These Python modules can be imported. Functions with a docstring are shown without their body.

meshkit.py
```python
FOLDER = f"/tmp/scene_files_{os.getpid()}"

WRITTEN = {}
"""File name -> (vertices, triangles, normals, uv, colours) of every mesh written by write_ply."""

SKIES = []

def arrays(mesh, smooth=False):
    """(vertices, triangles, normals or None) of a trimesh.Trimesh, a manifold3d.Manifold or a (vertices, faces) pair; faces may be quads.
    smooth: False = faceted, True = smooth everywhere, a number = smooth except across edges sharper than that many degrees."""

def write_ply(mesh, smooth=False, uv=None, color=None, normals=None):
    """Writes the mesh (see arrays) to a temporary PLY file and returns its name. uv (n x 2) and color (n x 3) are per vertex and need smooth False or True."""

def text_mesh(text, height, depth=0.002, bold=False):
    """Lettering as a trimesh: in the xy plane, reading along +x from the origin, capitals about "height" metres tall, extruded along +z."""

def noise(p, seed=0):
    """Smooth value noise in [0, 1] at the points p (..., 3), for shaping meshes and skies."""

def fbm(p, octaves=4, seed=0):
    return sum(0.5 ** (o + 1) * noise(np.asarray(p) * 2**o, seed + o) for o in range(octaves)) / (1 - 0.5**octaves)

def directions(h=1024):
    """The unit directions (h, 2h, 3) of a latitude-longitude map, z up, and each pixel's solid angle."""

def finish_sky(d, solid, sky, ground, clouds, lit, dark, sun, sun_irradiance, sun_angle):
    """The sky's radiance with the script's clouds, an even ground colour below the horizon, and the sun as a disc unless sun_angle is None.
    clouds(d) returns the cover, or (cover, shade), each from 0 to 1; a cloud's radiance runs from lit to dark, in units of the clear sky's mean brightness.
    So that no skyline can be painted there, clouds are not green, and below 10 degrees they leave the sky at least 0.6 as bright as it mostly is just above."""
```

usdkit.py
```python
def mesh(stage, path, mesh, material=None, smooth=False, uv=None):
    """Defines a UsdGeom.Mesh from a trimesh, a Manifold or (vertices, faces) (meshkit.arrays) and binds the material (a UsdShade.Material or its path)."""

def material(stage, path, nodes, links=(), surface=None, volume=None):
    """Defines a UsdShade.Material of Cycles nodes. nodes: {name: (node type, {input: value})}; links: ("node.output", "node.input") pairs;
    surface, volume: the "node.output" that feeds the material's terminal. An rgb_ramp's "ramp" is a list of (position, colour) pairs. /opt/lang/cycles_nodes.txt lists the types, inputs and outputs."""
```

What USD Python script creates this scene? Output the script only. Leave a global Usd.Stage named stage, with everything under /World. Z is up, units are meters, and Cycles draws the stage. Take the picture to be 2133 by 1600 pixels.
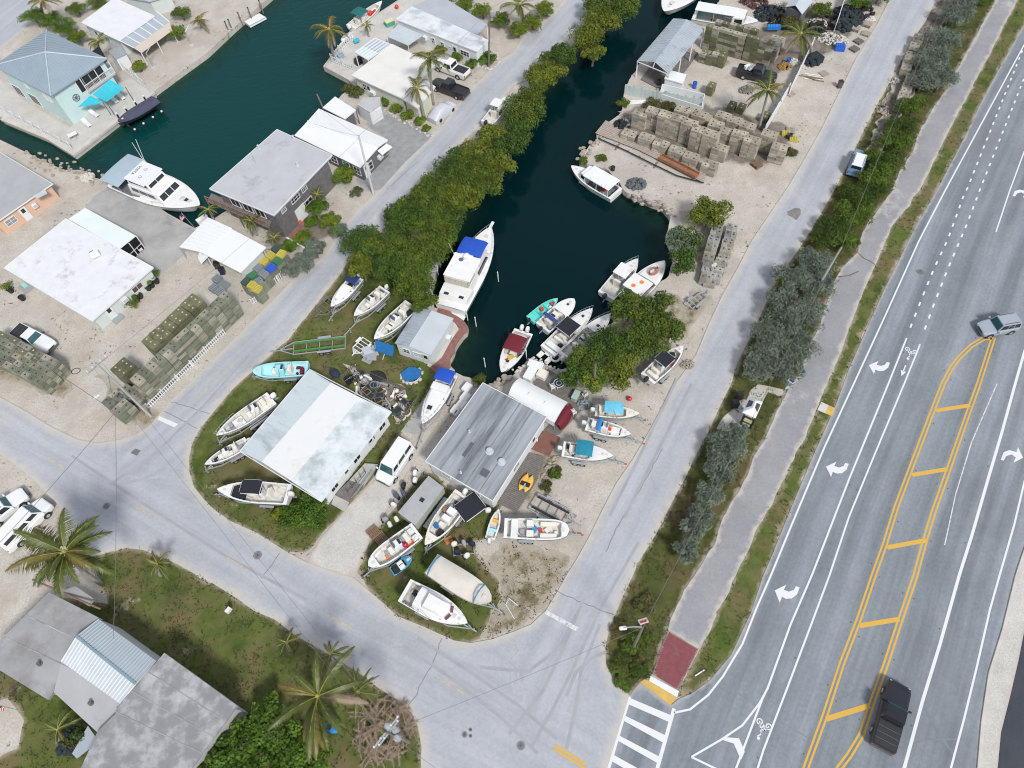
import math,random,numpy as np,shapely,meshkit,usdkit
from shapely.geometry import Polygon,LineString,Point
from shapely.ops import unary_union
from scipy.spatial import Delaunay
from scipy.sparse import csr_matrix
from scipy.sparse.csgraph import connected_components
import mapbox_earcut as earcut
from pxr import Usd,UsdGeom,UsdLux,UsdShade,Gf,Sdf,Vt

stage=Usd.Stage.CreateInMemory()
UsdGeom.SetStageUpAxis(stage,'Z');UsdGeom.SetStageMetersPerUnit(stage,1.0)
UsdGeom.Xform.Define(stage,'/World');UsdGeom.Scope.Define(stage,'/World/Looks')
PI=math.pi
rng=np.random.default_rng(7)
random.seed(7)

# ---------------------------------------------------------------- camera, sky, sun
CAM_H,TILT,ROLL,FPX=67.0,math.radians(30.93),math.radians(-6.04),1479.0
_c,_s=math.cos(ROLL),math.sin(ROLL)
_R0,_U0,FWD=np.array([1.,0,0]),np.array([0,math.cos(TILT),math.sin(TILT)]),np.array([0,math.sin(TILT),-math.cos(TILT)])
RIGHT,UP=_c*_R0+_s*_U0,-_s*_R0+_c*_U0
cam=UsdGeom.Camera.Define(stage,'/World/camera')
cam.CreateFocalLengthAttr(24.0)
cam.CreateHorizontalApertureAttr(24.0*2133/FPX)
cam.CreateVerticalApertureAttr(24.0*1600/FPX)
cam.CreateClippingRangeAttr(Gf.Vec2f(1,3000))
cam.CreateExposureAttr(1.04)
_m=Gf.Matrix4d(1.0)
for i,r in enumerate((RIGHT,UP,-FWD,np.array([0,0,CAM_H]))):
    _m.SetRow(i,Gf.Vec4d(*map(float,r),1.0 if i==3 else 0.0))
cam.AddTransformOp().Set(_m)

SUN_EL=math.radians(47)
_h=np.array([0.42,-0.90]);_h/=np.linalg.norm(_h)          # horizontal direction towards the sun
SUN_DIR=np.array([_h[0]*math.cos(SUN_EL),_h[1]*math.cos(SUN_EL),math.sin(SUN_EL)])
sun=UsdLux.DistantLight.Define(stage,'/World/sun')
sun.CreateIntensityAttr(0.4);sun.CreateAngleAttr(10.0);sun.CreateNormalizeAttr(True)
sun.CreateColorAttr(Gf.Vec3f(1.0,0.975,0.93))
_z=SUN_DIR;_x=np.cross([0,0,1.],_z);_x/=np.linalg.norm(_x);_y=np.cross(_z,_x)
_m=Gf.Matrix4d(1.0)
for i,r in enumerate((_x,_y,_z)):
    _m.SetRow(i,Gf.Vec4d(*map(float,r),0))
sun.AddTransformOp().Set(_m)
sky=UsdLux.DomeLight.Define(stage,'/World/sky')
skym=usdkit.material(stage,'/World/Looks/sky_air',{
    'tc':('texture_coordinate',{}),
    'mp':('mapping',{'scale':(1.0,1.0,2.2)}),
    'n':('noise_texture',{'scale':2.2,'detail':6,'roughness':0.55}),
    'r':('rgb_ramp',{'ramp':[(0.30,(0.25,0.25,0.25)),(0.62,(0.9,0.9,0.9))]}),
    's':('sky_texture',{'sky_type':'single_scattering','sun_disc':False,'sun_elevation':SUN_EL,'sun_rotation':math.atan2(_h[0],_h[1]),'aerosol_density':1.6}),
    'mx':('mix',{'color2':(6.8,7.1,7.75)}),
    'bg':('background_shader',{'strength':0.052})},
    [('tc.generated','mp.vector'),('mp.vector','n.vector'),('n.fac','r.fac'),('r.color','mx.fac'),('s.color','mx.color1'),('mx.color','bg.color')],surface='bg.background')
UsdShade.MaterialBindingAPI.Apply(sky.GetPrim()).Bind(skym)
sky.GetPrim().SetCustomDataByKey('kind','structure')


# ---------------------------------------------------------------- from the traced plan to the ground
def W(px,py,z=0.0):
    """The point at height z that the survey photograph shows at (px, py)."""
    x,y=(px-1066.5)/FPX,(800.0-py)/FPX
    d=FWD+x*RIGHT+y*UP
    k=(CAM_H-z)/-d[2]
    return np.array([d[0]*k,d[1]*k,z])


def W2(pts,z=0.0):
    return np.array([W(a,b,z)[:2]for a,b in pts])


def scale_at(px,py,z=0):
    return np.linalg.norm(W(px+1,py,z)-W(px,py,z))


# ---------------------------------------------------------------- mesh collecting
def rot(a):
    c,s=math.cos(a),math.sin(a)
    return np.array([[c,-s,0],[s,c,0],[0,0,1.0]])


class MB:
    def __init__(self):
        self.v,self.f,self.n=[],[],0

    def add(self,v,f):
        v,f=np.asarray(v,float).reshape(-1,3),np.asarray(f,int)
        if f.shape[1]==4:
            f=np.vstack([f[:,[0,1,2]],f[:,[0,2,3]]])
        self.v.append(v);self.f.append(f+self.n);self.n+=len(v)
        return self

    def box(self,c,size,rz=0.0,R=None,taper=1.0):
        sx,sy,sz=np.array(size)/2.0
        v=np.array([[-sx,-sy,-sz],[sx,-sy,-sz],[sx,sy,-sz],[-sx,sy,-sz],[-sx*taper,-sy*taper,sz],[sx*taper,-sy*taper,sz],[sx*taper,sy*taper,sz],[-sx*taper,sy*taper,sz]])
        v=v@(rot(rz)if R is None else R).T+np.asarray(c,float)
        return self.add(v,[[0,3,2,1],[4,5,6,7],[0,1,5,4],[1,2,6,5],[2,3,7,6],[3,0,4,7]])

    def rbox(self,c,size,r=0.05,rz=0.0):
        """A box with chamfered vertical and top edges."""
        sx,sy,sz=np.array(size)/2.0
        r=min(r,sx*.9,sy*.9,sz*.9)
        def ring(k,z):
            a,b=sx-k,sy-k
            q=r
            return[[a-q,-b,z],[a,-b+q,z],[a,b-q,z],[a-q,b,z],[-a+q,b,z],[-a,b-q,z],[-a,-b+q,z],[-a+q,-b,z]]
        v=np.array(ring(0,-sz)+ring(0,sz-r)+ring(r*.7,sz))@rot(rz).T+np.asarray(c,float)
        f=[]
        for k in range(2):
            for i in range(8):
                j=(i+1)%8
                f.append([k*8+i,k*8+j,k*8+8+j,k*8+8+i])
        self.add(v,f)
        self.f.append(np.array([[16,16+i,17+i]for i in range(1,7)])+self.n-24)
        self.f.append(np.array([[0,1+i,i]for i in range(1,7)])+self.n-24)
        return self

    def beam(self,a,b,w,h=None):
        a,b=np.asarray(a,float),np.asarray(b,float)
        h=h or w
        d=b-a;L=np.linalg.norm(d)
        if L<1e-6:return self
        d/=L
        s=np.cross(d,[0,0,1.0])
        s=np.array([1.,0,0])if np.linalg.norm(s)<1e-3 else s/np.linalg.norm(s)
        u=np.cross(s,d)
        v=[p+s*i*w/2+u*j*h/2 for p in(a,b)for i,j in((-1,-1),(1,-1),(1,1),(-1,1))]
        return self.add(v,[[0,3,2,1],[4,5,6,7],[0,1,5,4],[1,2,6,5],[2,3,7,6],[3,0,4,7]])

    def tube(self,pts,r,seg=6,caps=True):
        pts=np.asarray(pts,float)
        r=np.broadcast_to(r,len(pts))
        d=np.gradient(pts,axis=0)
        d/=np.linalg.norm(d,axis=1,keepdims=True)+1e-12
        ref=np.array([0,0,1.0])if abs(d[:,2]).mean()<.8 else np.array([1.0,0,0])
        s=np.cross(d,ref);s/=np.linalg.norm(s,axis=1,keepdims=True)+1e-12
        u=np.cross(s,d)
        a=np.arange(seg)/seg*2*PI
        v=pts[:,None]+r[:,None,None]*(np.cos(a)[None,:,None]*s[:,None]+np.sin(a)[None,:,None]*u[:,None])
        f=[]
        for i in range(len(pts)-1):
            for k in range(seg):
                q=(k+1)%seg
                f.append([i*seg+k,i*seg+q,(i+1)*seg+q,(i+1)*seg+k])
        self.add(v.reshape(-1,3),f)
        if caps:
            b=self.n-len(pts)*seg;e=self.n-seg
            self.f.append(np.array([[b,b+i+1,b+i]for i in range(1,seg-1)]));self.f.append(np.array([[e,e+i,e+i+1]for i in range(1,seg-1)]))
        return self

    def cyl(self,c,r,h,seg=12,r2=None):
        c=np.asarray(c,float)
        return self.tube([c,c+[0,0,h]],[r,r if r2 is None else r2],seg)

    def wheel(self,c,r,w,ax=(0,1,0),seg=14):
        c,ax=np.asarray(c,float),np.asarray(ax,float)
        return self.tube([c-ax*w/2,c-ax*w*.38,c+ax*w*.38,c+ax*w/2],[r*.88,r,r,r*.88],seg)

    def lathe(self,prof,c=(0,0,0),seg=16,sx=1,sy=1):
        c=np.asarray(c,float)
        a=np.arange(seg)/seg*2*PI
        v=[[c[0]+r*math.cos(t)*sx,c[1]+r*math.sin(t)*sy,c[2]+z]for r,z in prof for t in a]
        f=[[i*seg+k,i*seg+(k+1)%seg,(i+1)*seg+(k+1)%seg,(i+1)*seg+k]for i in range(len(prof)-1)for k in range(seg)]
        return self.add(v,f)

    def ball(self,c,r,seg=10,rings=6):
        r=np.broadcast_to(r,3)
        t=np.linspace(0,PI,rings+1)
        a=np.arange(seg)/seg*2*PI
        v=[[c[0]+r[0]*math.sin(x)*math.cos(y),c[1]+r[1]*math.sin(x)*math.sin(y),c[2]-r[2]*math.cos(x)]for x in t for y in a]
        return self.add(v,[[i*seg+k,i*seg+(k+1)%seg,(i+1)*seg+(k+1)%seg,(i+1)*seg+k]for i in range(rings)for k in range(seg)])

    def loft(self,rings,closed=True,cap=True):
        """rings: (n, m, 3); faces between consecutive rings."""
        rings=np.asarray(rings,float)
        n,m=rings.shape[:2]
        f=[]
        for i in range(n-1):
            for k in range(m if closed else m-1):
                q=(k+1)%m
                f.append([i*m+k,i*m+q,(i+1)*m+q,(i+1)*m+k])
        self.add(rings.reshape(-1,3),f)
        if cap and closed:
            b=self.n-n*m;e=self.n-m
            self.f.append(np.array([[b,b+i+1,b+i]for i in range(1,m-1)]));self.f.append(np.array([[e,e+i,e+i+1]for i in range(1,m-1)]))
        return self

    def prism(self,poly,z0,z1,top=True,bottom=False,sides=True):
        """poly: points or shapely polygon, flat between z0 and z1."""
        polys=[poly]if isinstance(poly,Polygon)else list(poly.geoms)if hasattr(poly,'geoms')else[Polygon(np.asarray(poly)[:,:2])]
        for P in polys:
            if P.is_empty or P.area<1e-6:continue
            P=shapely.geometry.polygon.orient(P)
            rings=[np.array(P.exterior.coords)[:-1]]+[np.array(r.coords)[:-1]for r in P.interiors]
            v2=np.vstack(rings)
            t=earcut.triangulate_float64(v2,np.cumsum([len(r)for r in rings]).astype(np.uint32)).reshape(-1,3)
            a,b,c=v2[t[:,0]],v2[t[:,1]],v2[t[:,2]]
            cr=(b[:,0]-a[:,0])*(c[:,1]-a[:,1])-(b[:,1]-a[:,1])*(c[:,0]-a[:,0])
            t=np.where((cr<0)[:,None],t[:,::-1],t).astype(int)
            if top:self.add(np.c_[v2,np.full(len(v2),z1)],t)
            if bottom:self.add(np.c_[v2,np.full(len(v2),z0)],t[:,::-1])
            if sides and z1>z0:
                for r in rings:
                    n=len(r)
                    self.add(np.vstack([np.c_[r,np.full(n,z0)],np.c_[r,np.full(n,z1)]]),[[i,(i+1)%n,n+(i+1)%n,n+i]for i in range(n)])
        return self

    def slab(self,corners,th):
        """A roof plane: 3-D corners (counter-clockwise from above), thickness th downwards."""
        c=np.asarray(corners,float)
        n=len(c)
        a=c[:,:2];area=sum(a[i-1][0]*a[i][1]-a[i][0]*a[i-1][1]for i in range(n))
        if area<0:c=c[::-1]
        v=np.vstack([c,c-[0,0,th]])
        tri=[[0,i,i+1]for i in range(1,n-1)]
        self.add(v,tri+[[n,n+i+1,n+i]for i in range(1,n-1)])
        self.f.append(np.array([x for i in range(n)for x in([i,n+i,n+(i+1)%n],[i,n+(i+1)%n,(i+1)%n])])+self.n-2*n)
        return self

    def tf(self,R,t):
        self.v=[v@np.asarray(R).T+np.asarray(t)for v in self.v]
        return self

    def arrays(self):
        return np.vstack(self.v),np.vstack(self.f)


# ---------------------------------------------------------------- prims
_count={}


def numbered(parent,name):
    k=_count.get((parent,name),0)
    _count[(parent,name)]=k+1
    return f'{parent}/{name}' if k==0 else f'{parent}/{name}_{k:03d}'


def data(prim,**kw):
    for k,v in kw.items():
        if v:prim.SetCustomDataByKey(k,v)


class Thing:
    def __init__(self,path,loc,rz):
        self.path,self.loc,self.rz=path,np.asarray(loc,float),rz
        self.inv=rot(-rz)


def thing(name,label,cat,loc=(0,0,0),rz=0.0,group=None,kind=None):
    p=numbered('/World',name)
    x=UsdGeom.Xform.Define(stage,p)
    loc=np.array([loc[0],loc[1],loc[2]if len(loc)>2 else 0.0],float)
    x.AddTranslateOp().Set(Gf.Vec3d(*map(float,loc)))
    if rz:x.AddRotateZOp().Set(math.degrees(rz))
    data(x.GetPrim(),label=label,category=cat,group=group,kind=kind)
    return Thing(p,loc,rz)


SPLIT={'porch_post','post','porch_batten','picket','stand_leg','roof_seam','roof_batten','tyre','plank'}


def part(parent,name,mb,m,smooth=False,world=False,label=None,kind=None,prim=None):
    """One mesh under a thing, a part (a path) or the world. world: the mesh is in world coordinates."""
    v,f=mb.arrays()if isinstance(mb,MB)else mb
    if name in SPLIT:
        k,comp=connected_components(csr_matrix((np.ones(len(f)*2),(np.r_[f[:,0],f[:,1]],np.r_[f[:,1],f[:,2]])),(len(v),len(v))),directed=False)
        if k>1:
            for c in range(k):
                on=comp==c;idx=np.cumsum(on)-1
                r=_part(parent,name,(v[on],idx[f[on[f[:,0]]]]),m,smooth,world,label,kind,prim)
            return r
    return _part(parent,name,(v,f),m,smooth,world,label,kind,prim)


def _part(parent,name,mb,m,smooth=False,world=False,label=None,kind=None,prim=None):
    v,f=mb
    path=parent.path if isinstance(parent,Thing)else(parent or '/World')
    if world and isinstance(parent,Thing):v=(v-parent.loc)@parent.inv.T
    p=numbered(path,name)
    g=usdkit.mesh(stage,p,(v,f),m,smooth=smooth)
    for k,a in(prim or{}).items():
        UsdGeom.PrimvarsAPI(g).CreatePrimvar(k,Sdf.ValueTypeNames.FloatArray,'vertex').Set(Vt.FloatArray.FromNumpy(np.asarray(a,np.float32)))
    data(g.GetPrim(),label=label,kind=kind)
    return p


def copy(src,loc,rz=0.0,label=None,group=None,name=None,tilt=None):
    sp=stage.GetPrimAtPath(src.path);was=sp.GetCustomData()
    nm=name or src.path.split('/')[-1]
    if nm[-4:-3]=='_' and nm[-3:].isdigit():nm=nm[:-4]
    p=numbered('/World',nm)
    x=UsdGeom.Xform.Define(stage,p)
    x.GetPrim().GetReferences().AddInternalReference(sp.GetPath())
    x.ClearXformOpOrder()
    x.AddTransformOp().Set(Gf.Matrix4d(*[float(q)for q in np.block([[(rot(rz)if tilt is None else tilt).T,np.zeros((3,1))],[np.array([[loc[0],loc[1],loc[2]if len(loc)>2 else 0]]),np.ones((1,1))]]).ravel()]))
    data(x.GetPrim(),label=label or was.get('label'),category=was.get('category'),group=group or was.get('group'))
    x.GetPrim().SetInstanceable(True)
    return p


def structure(name,mb,m,smooth=False,prim=None,kind='structure'):
    return part(None,name,mb,m,smooth=smooth,prim=prim,kind=kind)


# ---------------------------------------------------------------- materials
_mats={}


def M(name,col,rough=0.55,var=0.12,scale=1.5,metal=0.0,bump=0.0,bscale=25.0,spec=0.5,rand=0.0,island=0.0,coat=0.0,trans=0.0,stain=None,rot_z=None,stretch=1.0):
    """A procedural look. var: mottling; rand: difference between copies; island: between pieces; stain: (colour, scale, threshold, stretch)."""
    if name in _mats:return _mats[name]
    c=np.array(col,float)
    N={'g':('geometry',{}),'p':('principled_bsdf',{'roughness':rough,'metallic':metal,'specular_ior_level':spec,'coat_weight':coat})}
    L=[]
    src='g.position'
    if rot_z is not None:
        N['map']=('mapping',{'mapping_type':'texture','rotation':(0,0,rot_z),'scale':(stretch,1.0,1.0)})
        L.append(('g.position','map.vector'))
        src='map.vector'
    N['n']=('noise_texture',{'scale':scale,'detail':5,'roughness':0.6})
    N['r']=('rgb_ramp',{'ramp':[(0.28,np.clip(c*(1-var),0,1)),(0.72,np.clip(c*(1+var),0,1))]})
    L+=[(src,'n.vector'),('n.fac','r.fac')]
    out='r.color'
    if stain:
        sc,ss,th,st=stain
        N['sn']=('noise_texture',{'scale':ss,'detail':7,'roughness':0.68})
        N['sr']=('rgb_ramp',{'ramp':[(th,(0,0,0)),(min(th+0.22,1),(1,1,1))]})
        N['sm']=('mix',{'color2':sc})
        L+=[(src,'sn.vector'),('sn.fac','sr.fac'),('sr.color','sm.fac'),(out,'sm.color1')]
        out='sm.color'
    if rand or island:
        amt=rand or island
        N['oi']=('object_info',{})if rand else('geometry',{})
        N['mr']=('map_range',{'from_min':0.0,'from_max':1.0,'to_min':1-amt,'to_max':1+amt})
        N['hs']=('hsv',{})
        N['mh']=('map_range',{'from_min':0.0,'from_max':1.0,'to_min':0.5-0.05*amt,'to_max':0.5+0.03*amt})
        L+=[('oi.random' if rand else 'oi.random_per_island','mr.value'),('mr.result','hs.value'),(out,'hs.color'),('oi.random' if rand else 'oi.random_per_island','mh.value'),('mh.result','hs.hue')]
        out='hs.color'
    L.append((out,'p.base_color'))
    if bump:
        N['bn']=('noise_texture',{'scale':bscale,'detail':3})
        N['b']=('bump',{'strength':bump,'distance':0.05})
        L+=[(src,'bn.vector'),('bn.fac','b.height'),('b.normal','p.normal')]
    surf='p.BSDF'
    if trans:
        N['t']=('translucent_bsdf',{})
        N['mc']=('mix_closure',{'fac':trans})
        L+=[(out,'t.color'),('p.BSDF','mc.closure1'),('t.BSDF','mc.closure2')]
        surf='mc.closure'
    m=_mats[name]=usdkit.material(stage,'/World/Looks/'+name,N,L,surface=surf)
    return m


def pane_mat(name,tint=(0.5,0.55,0.58),clear=0.35):
    if name in _mats:return _mats[name]
    m=_mats[name]=usdkit.material(stage,'/World/Looks/'+name,{
        'fr':('fresnel',{'IOR':1.5}),'t':('transparent_bsdf',{'color':tint}),'d':('diffuse_bsdf',{'color':(0.02,0.025,0.03)}),
        'g':('glossy_bsdf',{'color':(0.9,0.95,1.0),'roughness':0.03}),'a':('mix_closure',{'fac':clear}),'b':('mix_closure',{})},
        [('d.BSDF','a.closure1'),('t.BSDF','a.closure2'),('fr.fac','b.fac'),('a.closure','b.closure1'),('g.BSDF','b.closure2')],surface='b.closure')
    return m


WHITE=M('white_gelcoat',(0.72,0.72,0.71),0.3,0.05,1.2,stain=((0.50,0.47,0.41),1.6,0.58,1))
CREAM=M('cream_gelcoat',(0.72,0.68,0.58),0.35,0.06,1.5,stain=((0.45,0.4,0.32),2.0,0.62,1))
SOLE=M('worn_deck',(0.58,0.565,0.52),0.6,0.18,2.5,stain=((0.26,0.24,0.20),2.2,0.54,1))
GREYDECK=M('grey_deck',(0.16,0.17,0.18),0.6,0.15,2.0)
AQUA=M('aqua_gelcoat',(0.36,0.68,0.74),0.35,0.06,1.5)
ORD='first second third fourth fifth sixth seventh eighth ninth tenth eleventh twelfth'.split()
TEAL=M('teal_gelcoat',(0.12,0.62,0.55),0.35,0.08,1.5)
BLUEHULL=M('blue_gelcoat',(0.05,0.22,0.42),0.3,0.08,1.5)
ORANGE=M('orange_plastic',(0.85,0.20,0.03),0.45,0.1,2)
YELLOWORANGE=M('amber_plastic',(0.85,0.42,0.05),0.4,0.1,2)
RED=M('red_paint',(0.6,0.04,0.03),0.45,0.1,2)
YELLOW=M('yellow_paint',(0.52,0.43,0.08),0.5,0.12,2)
GREEN=M('green_paint',(0.05,0.20,0.09),0.5,0.12,2)
BLUE=M('blue_plastic',(0.02,0.11,0.55),0.4,0.1,2)
BRIGHTBLUE=M('bright_blue_tarp',(0.012,0.13,0.36),0.6,0.2,2.5,bump=0.3,bscale=4)
TURQ=M('turquoise_canvas',(0.03,0.42,0.52),0.7,0.08,2)
DARKTEAL=M('dark_teal_canvas',(0.01,0.20,0.30),0.75,0.1,2)
SKYBLUE=M('sky_blue_canvas',(0.13,0.47,0.62),0.75,0.08,2)
BLUECANVAS=M('royal_blue_canvas',(0.008,0.07,0.42),0.75,0.12,2.5,bump=0.2,bscale=5)
MAROON=M('maroon_canvas',(0.14,0.008,0.02),0.75,0.12,2.5)
BLACKCANVAS=M('black_canvas',(0.012,0.014,0.022),0.8,0.15,2.5)
DARKGREENC=M('dark_green_canvas',(0.01,0.12,0.12),0.75,0.12,2.5)
CREAMCANVAS=M('cream_canvas',(0.60,0.56,0.50),0.8,0.06,1.2,stain=((0.40,0.36,0.30),1.4,0.62,1))
NAVYCOVER=M('navy_grey_canvas',(0.06,0.065,0.11),0.8,0.15,2)
SILVERCOVER=M('silver_car_cover',(0.50,0.52,0.55),0.45,0.08,2,bump=0.6,bscale=3)
BLACK=M('black_plastic',(0.02,0.02,0.022),0.45,0.1,3)
RUBBER=M('tyre_rubber',(0.025,0.025,0.027),0.8,0.1,5)
DARKGREY=M('dark_grey_metal',(0.10,0.11,0.12),0.5,0.15,3)
GREYPLASTIC=M('grey_plastic',(0.30,0.31,0.33),0.5,0.1,3)
STEEL=M('stainless',(0.62,0.64,0.66),0.3,0.05,3,metal=0.8)
GALV=M('galvanised',(0.42,0.44,0.46),0.45,0.12,4,metal=0.4)
RUST=M('rusty_steel',(0.28,0.13,0.07),0.8,0.3,2.5)
GLASSDARK=M('tinted_glass',(0.015,0.02,0.026),0.06,0.05,1,spec=0.8)
GLASSTEAL=M('windscreen_glass',(0.02,0.09,0.10),0.06,0.1,1,spec=0.8)
WOODGREY=M('weathered_wood',(0.27,0.25,0.225),0.85,0.25,3,island=0.4)
WOODBROWN=M('brown_wood',(0.28,0.18,0.11),0.8,0.2,3,island=0.2)
WOODPALE=M('pale_wood',(0.46,0.40,0.34),0.85,0.2,3,island=0.2)
CONCRETE=M('concrete',(0.42,0.41,0.39),0.9,0.15,0.8,stain=((0.25,0.24,0.22),0.7,0.6,1),bump=0.2)
PALECONC=M('pale_concrete',(0.52,0.49,0.45),0.9,0.12,0.8,stain=((0.36,0.34,0.31),0.6,0.58,1),bump=0.2)
ROCK=M('limestone_rock',(0.42,0.37,0.31),0.95,0.25,2.5,bump=0.6,bscale=8,island=0.2)
WHITEPAINT=M('white_paint',(0.69,0.70,0.71),0.5,0.04,1.5)
ROPE=M('pale_rope',(0.62,0.58,0.50),0.9,0.2,4,island=0.2)
BRICK=M('brick_paving',(0.32,0.17,0.13),0.9,0.25,3,island=0.25)

# ---------------------------------------------------------------- ground sheets
def fray(poly,amp=0.25,step=0.5,seed=1):
    """The outline resampled and roughened, as soil and turf end."""
    P=shapely.geometry.polygon.orient(poly)
    L=P.exterior.length;n=max(8,int(L/step))
    p=np.array([P.exterior.interpolate(i*L/n).coords[0]for i in range(n)])
    q=np.c_[p,np.full(n,seed*3.7)]
    d=np.c_[meshkit.fbm(q*0.9,4,seed),meshkit.fbm(q*0.9+50,4,seed)]-0.5
    return Polygon(p+d*amp*4).buffer(0)


def px_poly(pts,z=0.0):
    return Polygon(W2(pts,z)).buffer(0)


def sheet(poly,z,spacing):
    """(vertices, faces, distance to the edge) of a flat sheet with inner points."""
    V,F,E=[],[],[]
    n0=0
    for P in([poly]if isinstance(poly,Polygon)else list(poly.geoms)):
        if P.area<0.5:continue
        b=[]
        for r in[P.exterior]+list(P.interiors):
            n=max(4,int(r.length/(spacing*.6)))
            b+=[r.interpolate(i*r.length/n).coords[0]for i in range(n)]
            b+=[c for c in r.coords[:-1]]
        b=np.unique(np.round(np.array(b),4),axis=0)
        x0,y0,x1,y1=P.bounds
        gx,gy=np.meshgrid(np.arange(x0,x1,spacing),np.arange(y0,y1,spacing))
        g=np.c_[gx.ravel(),gy.ravel()]
        g+=np.random.default_rng(3).uniform(-.2,.2,g.shape)*spacing
        inner=P.buffer(-spacing*.35)
        g=g[shapely.contains_xy(inner,g[:,0],g[:,1])]
        p=np.vstack([b,g])
        t=Delaunay(p).simplices
        c=p[t].mean(1)
        t=t[shapely.contains_xy(P,c[:,0],c[:,1])]
        a,bb,cc=p[t[:,0]],p[t[:,1]],p[t[:,2]]
        cr=(bb[:,0]-a[:,0])*(cc[:,1]-a[:,1])-(bb[:,1]-a[:,1])*(cc[:,0]-a[:,0])
        t=np.where((cr<0)[:,None],t[:,::-1],t)
        E.append(shapely.distance(shapely.points(p),P.boundary))
        V.append(np.c_[p,np.full(len(p),z)]);F.append(t+n0);n0+=len(p)
    return np.vstack(V),np.vstack(F),np.concatenate(E)


def along(poly_pts,v):
    """Signed distance of the points v to the polyline (positive on its right)."""
    ls=LineString(poly_pts)
    d=shapely.distance(shapely.points(v[:,:2]),ls)
    k=shapely.line_locate_point(ls,shapely.points(v[:,:2]))
    p0=shapely.get_coordinates(shapely.line_interpolate_point(ls,np.clip(k-.3,0,ls.length)))
    p1=shapely.get_coordinates(shapely.line_interpolate_point(ls,np.clip(k+.3,0,ls.length)))
    t=p1-p0;r=v[:,:2]-p0
    return np.where(t[:,0]*r[:,1]-t[:,1]*r[:,0]>0,-d,d),k


def ribbon(pts,w,z,closed=False):
    """A painted strip of width w along ground points, as an MB."""
    m=MB()
    g=LineString(pts).buffer(w/2,cap_style=2,join_style=1)
    return m.prism(g,z,z,sides=False)


NW_EDGE=[(-60,795),(0,827),(61,861),(106,889),(162,916),(203,924),(253,916),(289,904),(314,886),(329,868),(359,833),(395,800),(461,734),(514,681),(540,655),(578,618),(614,580),(654,552),(677,532),(707,489),(722,466),(750,435),(798,390),(846,337),(905,281),(922,263),(945,228),(981,187),(1011,157),(1039,127),(1070,111),(1090,76),(1126,51),(1156,25),(1176,0),(1200,-60)]
BLOCK_W=[(1275,-60),(1235,0),(1227,23),(1202,66),(1181,78),(1161,101),(1123,121),(1116,142),(1098,167),(1068,180),(1030,232),(990,272),(935,322),(880,377),(830,432),(800,480),(760,520),(722,549),(715,564),(694,590),(672,618),(649,648),(624,678),(601,709),(578,726),(545,757),(530,772),(496,800),(466,833),(438,868),(418,894),(402,921),(395,952),(395,982),(405,1015),(425,1040),(448,1063),(481,1086),(535,1110),(573,1134),(601,1152)]
BLOCK_S=[(640,1172),(690,1190),(738,1205),(786,1246),(829,1284),(884,1306),(945,1334),(980,1340),(1024,1332),(1070,1316),(1106,1301),(1138,1271),(1161,1233),(1179,1200)]
BLOCK_E=[(1202,1164),(1227,1119),(1252,1068),(1283,1008),(1318,957),(1354,896),(1381,843),(1407,800),(1450,739),(1475,678),(1503,618),(1533,565),(1566,501),(1600,451),(1641,390),(1676,331),(1712,267),(1748,193),(1783,122),(1827,51),(1852,0),(1885,-60)]
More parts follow.
